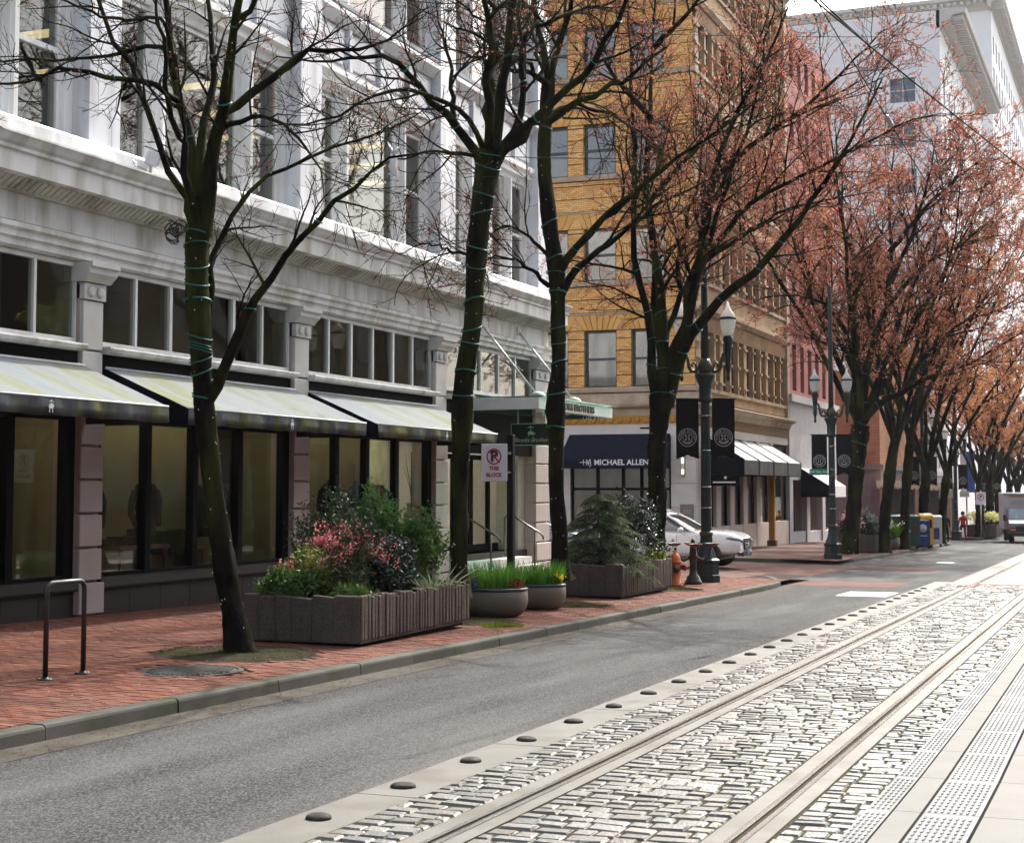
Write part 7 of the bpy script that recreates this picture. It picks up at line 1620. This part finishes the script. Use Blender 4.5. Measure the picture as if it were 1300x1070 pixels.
def suv(label, loc, rz, paint, cat='car'):
    t = thing('parked_car', label, cat, loc, rz)
    def sec(w_, zb, zt, crown=.02, tuck=.05): return [(0, zb), (w_ * .85, zb), (w_ - .02, zb + .10), (w_, zb + .3), (w_ + .0, (zb + zt) / 2 + .06), (w_ - .02, zt - .12), (w_ - tuck, zt - .02), (w_ * .7, zt + crown * .6), (0, zt + crown)]
    st = [(-2.46, sec(.82, .42, .98)), (-2.42, sec(.90, .34, 1.08)), (-2.2, sec(.95, .30, 1.12)), (-1.4, sec(.975, .28, 1.12)), (0, sec(.98, .28, 1.09)), (.9, sec(.975, .28, 1.06, .03)), (1.2, sec(.97, .34, 1.11, .05)), (1.75, sec(.965, .36, 1.09, .05, .07)), (2.1, sec(.95, .38, 1.06, .05, .09)), (2.32, sec(.90, .40, 1.01, .04, .10)), (2.46, sec(.80, .42, .93, .03, .10)), (2.50, sec(.72, .44, .85, .02, .1))]
    loft('body', st, paint, t)
    def gsec(w0, w1, zb, zt): return [(0, zb), (w0 * .9, zb), (w0, zb + .02), ((w0 * .6 + w1 * .4), zb + (zt - zb) * .5), (w1, zt - .06), (w1 - .1, zt - .005), (0, zt + .02)]
    gl = [(-2.32, gsec(.86, .8, 1.04, 1.18)), (-2.1, gsec(.9, .72, 1.04, 1.50)), (-1.7, gsec(.9, .70, 1.04, 1.63)), (-.6, gsec(.9, .70, 1.04, 1.68)), (.1, gsec(.9, .69, 1.04, 1.64)), (.55, gsec(.9, .70, 1.04, 1.45)), (.95, gsec(.89, .76, 1.04, 1.22)), (1.25, gsec(.88, .84, 1.02, 1.09))]
    loft('glasshouse', gl, cglass, t)
    rf = [(-2.15, [(0, 1.50), (.70, 1.47), (.74, 1.50), (.68, 1.56), (0, 1.60)]), (-1.7, [(0, 1.58), (.68, 1.56), (.72, 1.60), (.66, 1.655), (0, 1.68)]), (-.6, [(0, 1.6), (.68, 1.6), (.725, 1.64), (.66, 1.70), (0, 1.725)]), (.12, [(0, 1.6), (.67, 1.575), (.72, 1.60), (.655, 1.655), (0, 1.675)]), (.26, [(0, 1.56), (.65, 1.54), (.69, 1.55), (.64, 1.58), (0, 1.60)])]
    loft('roof', rf, paint, t)
    for s in (-1, 1):
        MB().tube([(.22, s * .70, 1.57), (.6, s * .785, 1.37), (1.02, s * .87, 1.10), (1.2, s * .90, 1.03)], [.035, .035, .04, .03], 8).build('front_pillar', paint, t)
        MB().tube([(-.35, s * .725, 1.62), (-.32, s * .86, 1.1)], .03, 6).build('middle_pillar', blackp, t)
        MB().tube([(-1.75, s * .72, 1.58), (-2.1, s * .86, 1.1)], [.06, .1], 8).build('rear_pillar', paint, t)
        MB().tube([(1.05, s * .93, 1.065), (0, s * .945, 1.09), (-1.6, s * .94, 1.115)], .012, 5).build('window_trim', chrome, t)
        MB().tube([(-2.0, s * .60, 1.68), (-1.0, s * .62, 1.735), (0, s * .62, 1.69)], .018, 6).build('roof_rail', chrome, t)
        b = MB(); b.lathe([(.02, -.14), (.09, -.12), (.115, 0), (.09, .12), (.02, .14)], 12, sx=.75, sy=.75); b.xf(Matrix.Translation((.78, s * 1.08, 1.13)) @ Matrix.Rotation(R(90), 4, 'X')); mr = b.build('wing_mirror', paint, t); MB().tube([(.75, s * .92, 1.08), (.78, s * 1.02, 1.10)], .03, 6).build('mirror_arm', blackp, mr)
        for x in (1.52, -1.45):
            n = 18; V = []
            for i in range(n + 1): a = math.pi * i / n; V += [(x + .40 * math.cos(a), s * .985, .36 + .40 * math.sin(a)), (x + .47 * math.cos(a), s * .993, .36 + .46 * math.sin(a))]
            b = MB(); b.add(V, [(2 * i, 2 * i + 1, 2 * i + 3, 2 * i + 2) for i in range(n)])
            c = [(x, s * .984, .2)] + [(x + .41 * math.cos(math.pi * i / n), s * .984, .34 + .41 * math.sin(math.pi * i / n)) for i in range(n + 1)]; b.add(c, [(0, i + 1, i + 2) for i in range(n)])
            b.build('wheel_arch', blackp, t); wheel(t, x, s * .895, .385)
        for xx in (.62, -.42): MB().box(xx - .004, xx + .004, s * .978 - .004, s * .978 + .004, .45, 1.0).build('door_seam', blackp, t)
        MB().cbox(.1, .28, s * .975 - .02, s * .975 + .02, .88, .915, .008).build('door_handle', chrome, t)
        b = MB(); yo = s
        b.tube([(2.10, yo * .925, .90), (2.26, yo * .875, .885), (2.40, yo * .76, .85), (2.475, yo * .60, .81), (2.51, yo * .44, .78)], [.02, .055, .065, .055, .03], 8); b.build('headlight', lampg, t)
        b = MB(); b.add([(2.43, yo * .82, .50), (2.535, yo * .5, .48), (2.535, yo * .5, .38), (2.41, yo * .84, .38)], [(0, 1, 2, 3)]); b.build('lower_vent', blackp, t)
        MB().tube([(2.33, yo * .9, .50), (2.47, yo * .70, .49), (2.51, yo * .48, .45)], .014, 6).build('bumper_trim', chrome, t)
    b = MB(); b.prism([(-.44, .76), (-.32, .56), (.32, .56), (.44, .76), (.38, .88), (-.38, .88)], 'x', 2.46, 2.535); g = b.build('grille', blackp, t)
    b = MB(); 
    for k in range(2): b.tube([(2.54, -.33 - .025 * k, .64 + k * .1), (2.54, .33 + .025 * k, .64 + k * .1)], .005, 4)
    b.build('grille_bar', chrome, g)
    b = MB(); b.prism([(-.08, .68), (0, .80), (.08, .68), (.05, .66), (0, .75), (-.05, .66)], 'x', 2.54, 2.552); b.build('badge', chrome, g)
    MB().box(2.45, 2.53, -.5, .5, .36, .48).build('air_intake', blackp, t); MB().cbox(2.54, 2.555, -.16, .16, .42, .56, .005).build('number_plate', mat('plate_blue', (.10, .13, .25), .5), t)
    MB().box(-2.2, 1.9, -.8, .8, .26, .36).build('underbody', blackp, t)
    return t
pw = mat('white_paint', (.80, .80, .80), .22, var=.02, scale=2, coat=1.0); pb = mat('navy_car_paint', (.012, .022, .05), .22, var=.05, scale=2, coat=1.0)
suv('white SUV crossing the brick side street, its nose beyond the lamp post', (-13.95, 47.6, zr(-13.95, 47.6)), 0.0, pw).scale = (1.03, 1.03, 1.03)
suv('dark blue SUV mostly hidden behind the conifer planter', (-17.9, 44.6, zr(-17.9, 44.6)), 0.0, pb)
# box truck
t = thing('box_truck', 'white box truck with a dark van cab facing the camera at the right edge', 'truck', (-6.6, 97.5, zr(-6.6, 97.5)), math.pi + YAW * .35)
bw_ = mat('truck_white', (.55, .55, .57), .5, var=.06, scale=2, dirt=(.35, .33, .3), dirt_amt=.5); cabp = mat('truck_cab', (.03, .04, .055), .25, var=.1, scale=2, coat=.8); silver = mat('truck_hood', (.30, .32, .36), .3, metal=.3, coat=.6)
# local: front towards +y
MB().cbox(-1.2, 1.2, -6.2, -1.1, .75, 2.95, .05).build('cargo_box', bw_, t); MB().tube([(-1.17, -1.08, 2.86), (1.17, -1.08, 2.86)], .07, 8).build('box_edge', mat('box_trim', (.35, .34, .36), .5), t); MB().tube([(-.2, -1.04, 2.72), (.9, -1.04, 2.74)], .03, 6).build('marker_strip', mat('marker_orange', (.4, .16, .08), .5), t)
MB().box(-.15, .75, -1.098, -1.09, 2.2, 2.5).build('faded_lettering', mat('faded_grey', (.40, .41, .43), .6, var=.2, scale=12, stretch=(6, 1, 1)), t)
b = MB(); pr = [(-1.3, .5), (-1.3, 2.0), (-.55, 2.02), (.15, 1.35), (1.05, 1.15), (1.2, .95), (1.2, .5)]
b.prism(pr, 'x', -1.0, 1.0); b.build('cab', cabp, t)
MB().add([(-.88, -.52, 1.99), (.88, -.52, 1.99), (.95, .13, 1.38), (-.95, .13, 1.38)], [(0, 1, 2, 3)]).xf(Matrix.Translation((0, .008, .01))).build('windscreen', mat('truck_glass', (.10, .16, .19), .06, var=.5, scale=1.2, spec=.9), t)
MB().add([(-.98, .16, 1.35), (.98, .16, 1.35), (.98, 1.06, 1.155), (-.98, 1.06, 1.155)], [(0, 1, 2, 3)]).xf(Matrix.Translation((0, .004, .012))).build('bonnet', silver, t)
MB().cbox(-.95, .95, 1.19, 1.24, .72, 1.05, .015).build('grille', blackp, t)
MB().prism([(-.12, .9), (-.09, .94), (-.03, .94), (-.03, .96), (.03, .96), (.03, .94), (.12, .94), (.09, .9), (.03, .9), (.03, .88), (-.03, .88), (-.03, .9)], 'y', 1.242, 1.252).build('badge', mat('badge_gold', (.5, .42, .25), .4, metal=.5), t)
for s in (-1, 1):
    h = MB().cbox(s * .80 - .15, s * .80 + .15, 1.22, 1.26, .86, 1.0, .02).build('headlight', lampg, t); MB().cbox(s * .82 - .16, s * .82 + .16, 1.22, 1.265, .74, .83, .015).build('turn_signal', mat('signal_orange', (.85, .22, .01), .3), t)
    MB().cbox(s * 1.18 - .1, s * 1.18 + .1, -.1, .02, 1.3, 1.65, .02).build('wing_mirror', blackp, t); MB().tube([(s * 1.0, -.05, 1.35), (s * 1.12, -.05, 1.45)], .02, 5).build('mirror_arm', blackp, t)
    MB().add([(s * 1.003, -.5, 1.9), (s * 1.003, -1.15, 1.9), (s * 1.003, -1.15, 1.4), (s * 1.003, -.02, 1.4)], [(0, 1, 2, 3)]).build('side_window', cglass, t)
    for y, in ((.45,), (-4.6,)):
        b = MB(); b.lathe([(.2, -.14), (.34, -.14), (.38, -.1), (.38, .1), (.34, .14), (.2, .14)], 20); b.xf(Matrix.Translation((s * .86, y, .38)) @ Matrix.Rotation(R(90), 4, 'Y')); b.build('wheel', tyre, t)
MB().cbox(-1.0, 1.0, 1.2, 1.36, .48, .68, .03).build('bumper', blackp, t); MB().cbox(-.16, .16, 1.362, 1.37, .52, .64, .004).build('number_plate', mat('plate_yellow', (.5, .32, .06), .5), t)
MB().box(-.9, .9, -6.1, 1.0, .42, .74).build('chassis', blackp, t)
# ================================================================== PEOPLE (far pavement)
def person(label, loc, rz, top, legs, hairc, stride=.22, bag=None, h=1.72):
    t = thing('person', label, 'person', loc, rz)
    J = {'pelvis': (0, 0, .95, .15), 'waist': (0, 0, 1.10, .135), 'chest': (0, .01, 1.32, .165), 'neck': (0, .0, 1.49, .06), 'head0': (0, .02, 1.58, .085), 'head': (0, .02, 1.68, .095),
         'hipL': (-.10, 0, .92, .095), 'kneeL': (-.11, stride * .6, .50, .06), 'ankL': (-.11, stride * .7, .09, .042), 'toeL': (-.11, stride * .7 + .16, .04, .035),
         'hipR': (.10, 0, .92, .095), 'kneeR': (.11, -stride * .1, .50, .06), 'ankR': (.11, -stride * .9, .12, .042), 'toeR': (.11, -stride * .9 + .14, .05, .035),
         'shL': (-.19, 0, 1.42, .065), 'elL': (-.24, -.06, 1.14, .048), 'wrL': (-.24, .06, .90, .034), 'haL': (-.24, .10, .82, .038), 'shR': (.19, 0, 1.42, .065), 'elR': (.24, .02, 1.14, .048), 'wrR': (.25, .16, .94, .034), 'haR': (.25, .20, .86, .038)}
    E = [('pelvis', 'waist'), ('waist', 'chest'), ('chest', 'neck'), ('neck', 'head0'), ('head0', 'head'), ('pelvis', 'hipL'), ('hipL', 'kneeL'), ('kneeL', 'ankL'), ('ankL', 'toeL'), ('pelvis', 'hipR'), ('hipR', 'kneeR'), ('kneeR', 'ankR'), ('ankR', 'toeR'), ('chest', 'shL'), ('shL', 'elL'), ('elL', 'wrL'), ('wrL', 'haL'), ('chest', 'shR'), ('shR', 'elR'), ('elR', 'wrR'), ('wrR', 'haR')]
    ks = list(J); me = bpy.data.meshes.new('body'); me.from_pydata([J[k][:3] for k in ks], [(ks.index(a), ks.index(b)) for a, b in E], [])
    o = bpy.data.objects.new('body', me); COL.objects.link(o); sk = o.modifiers.new('skin', 'SKIN'); 
    for i, k in enumerate(ks):
        me.skin_vertices[0].data[i].radius = (J[k][3], J[k][3] * (.75 if k in ('waist', 'chest', 'pelvis') else 1)); me.skin_vertices[0].data[i].use_root = (i == 0)
    sb = o.modifiers.new('sub', 'SUBSURF'); sb.levels = 2; sb.render_levels = 2
    dg = bpy.context.evaluated_depsgraph_get(); m2 = bpy.data.meshes.new_from_object(o.evaluated_get(dg)); bpy.data.objects.remove(o)
    skin = mat('skin', (.42, .26, .19), .6)
    for m in (skin, top, legs, blackm): m2.materials.append(m)
    for p in m2.polygons:
        c = p.center; p.use_smooth = True
        p.material_index = 3 if c.z < .10 else (0 if c.z > 1.50 or (abs(c.x) > .19 and c.z < .90 and c.z > .78) else (2 if c.z < .93 and abs(c.x) < .2 else 1))
    link('body', m2, t)
    MB().lathe([(.03, 1.60), (.10, 1.63), (.112, 1.70), (.095, 1.77), (.05, 1.80), (.01, 1.81)], 14, (0, -.015, 0)).build('hair', hairc, t)
    MB().box(-.045, -.025, .108, .118, 1.685, 1.695).box(.025, .045, .108, .118, 1.685, 1.695).build('eyes', blackm, t); MB().tube([(0, .10, 1.69), (0, .128, 1.66), (0, .108, 1.65)], .012, 6).build('nose', skin, t); MB().box(-.025, .025, .104, .114, 1.617, 1.624).build('mouth', hcap, t)
    for s in (-1, 1): MB().lathe([(.01, -.03), (.022, 0), (.01, .03)], 8, (s * .097, .01, 1.67)).build('ear', skin, t)
    if bag: MB().cbox(.16, .42, -.05, .12, .55, .85, .03).build('bag', bag, t)
    return t
person('pedestrian in dark clothes walking with a red bag, left of the fourth lamp post', (-10.35, 90.0, zr(-10.3, 90)), R(200), mat('dark_coat', (.015, .017, .03), .85), mat('dark_trousers', (.012, .012, .016), .85), mat('brown_hair', (.05, .025, .015), .7), bag=mat('red_bag', (.5, .03, .03), .5))
person('pedestrian in a red jacket and dark trousers beyond the fourth lamp post', (-10.5, 100.5, zr(-10.5, 100.5)), R(20), mat('red_jacket', (.4, .03, .03), .8), MATS['dark_trousers'], MATS['brown_hair'])
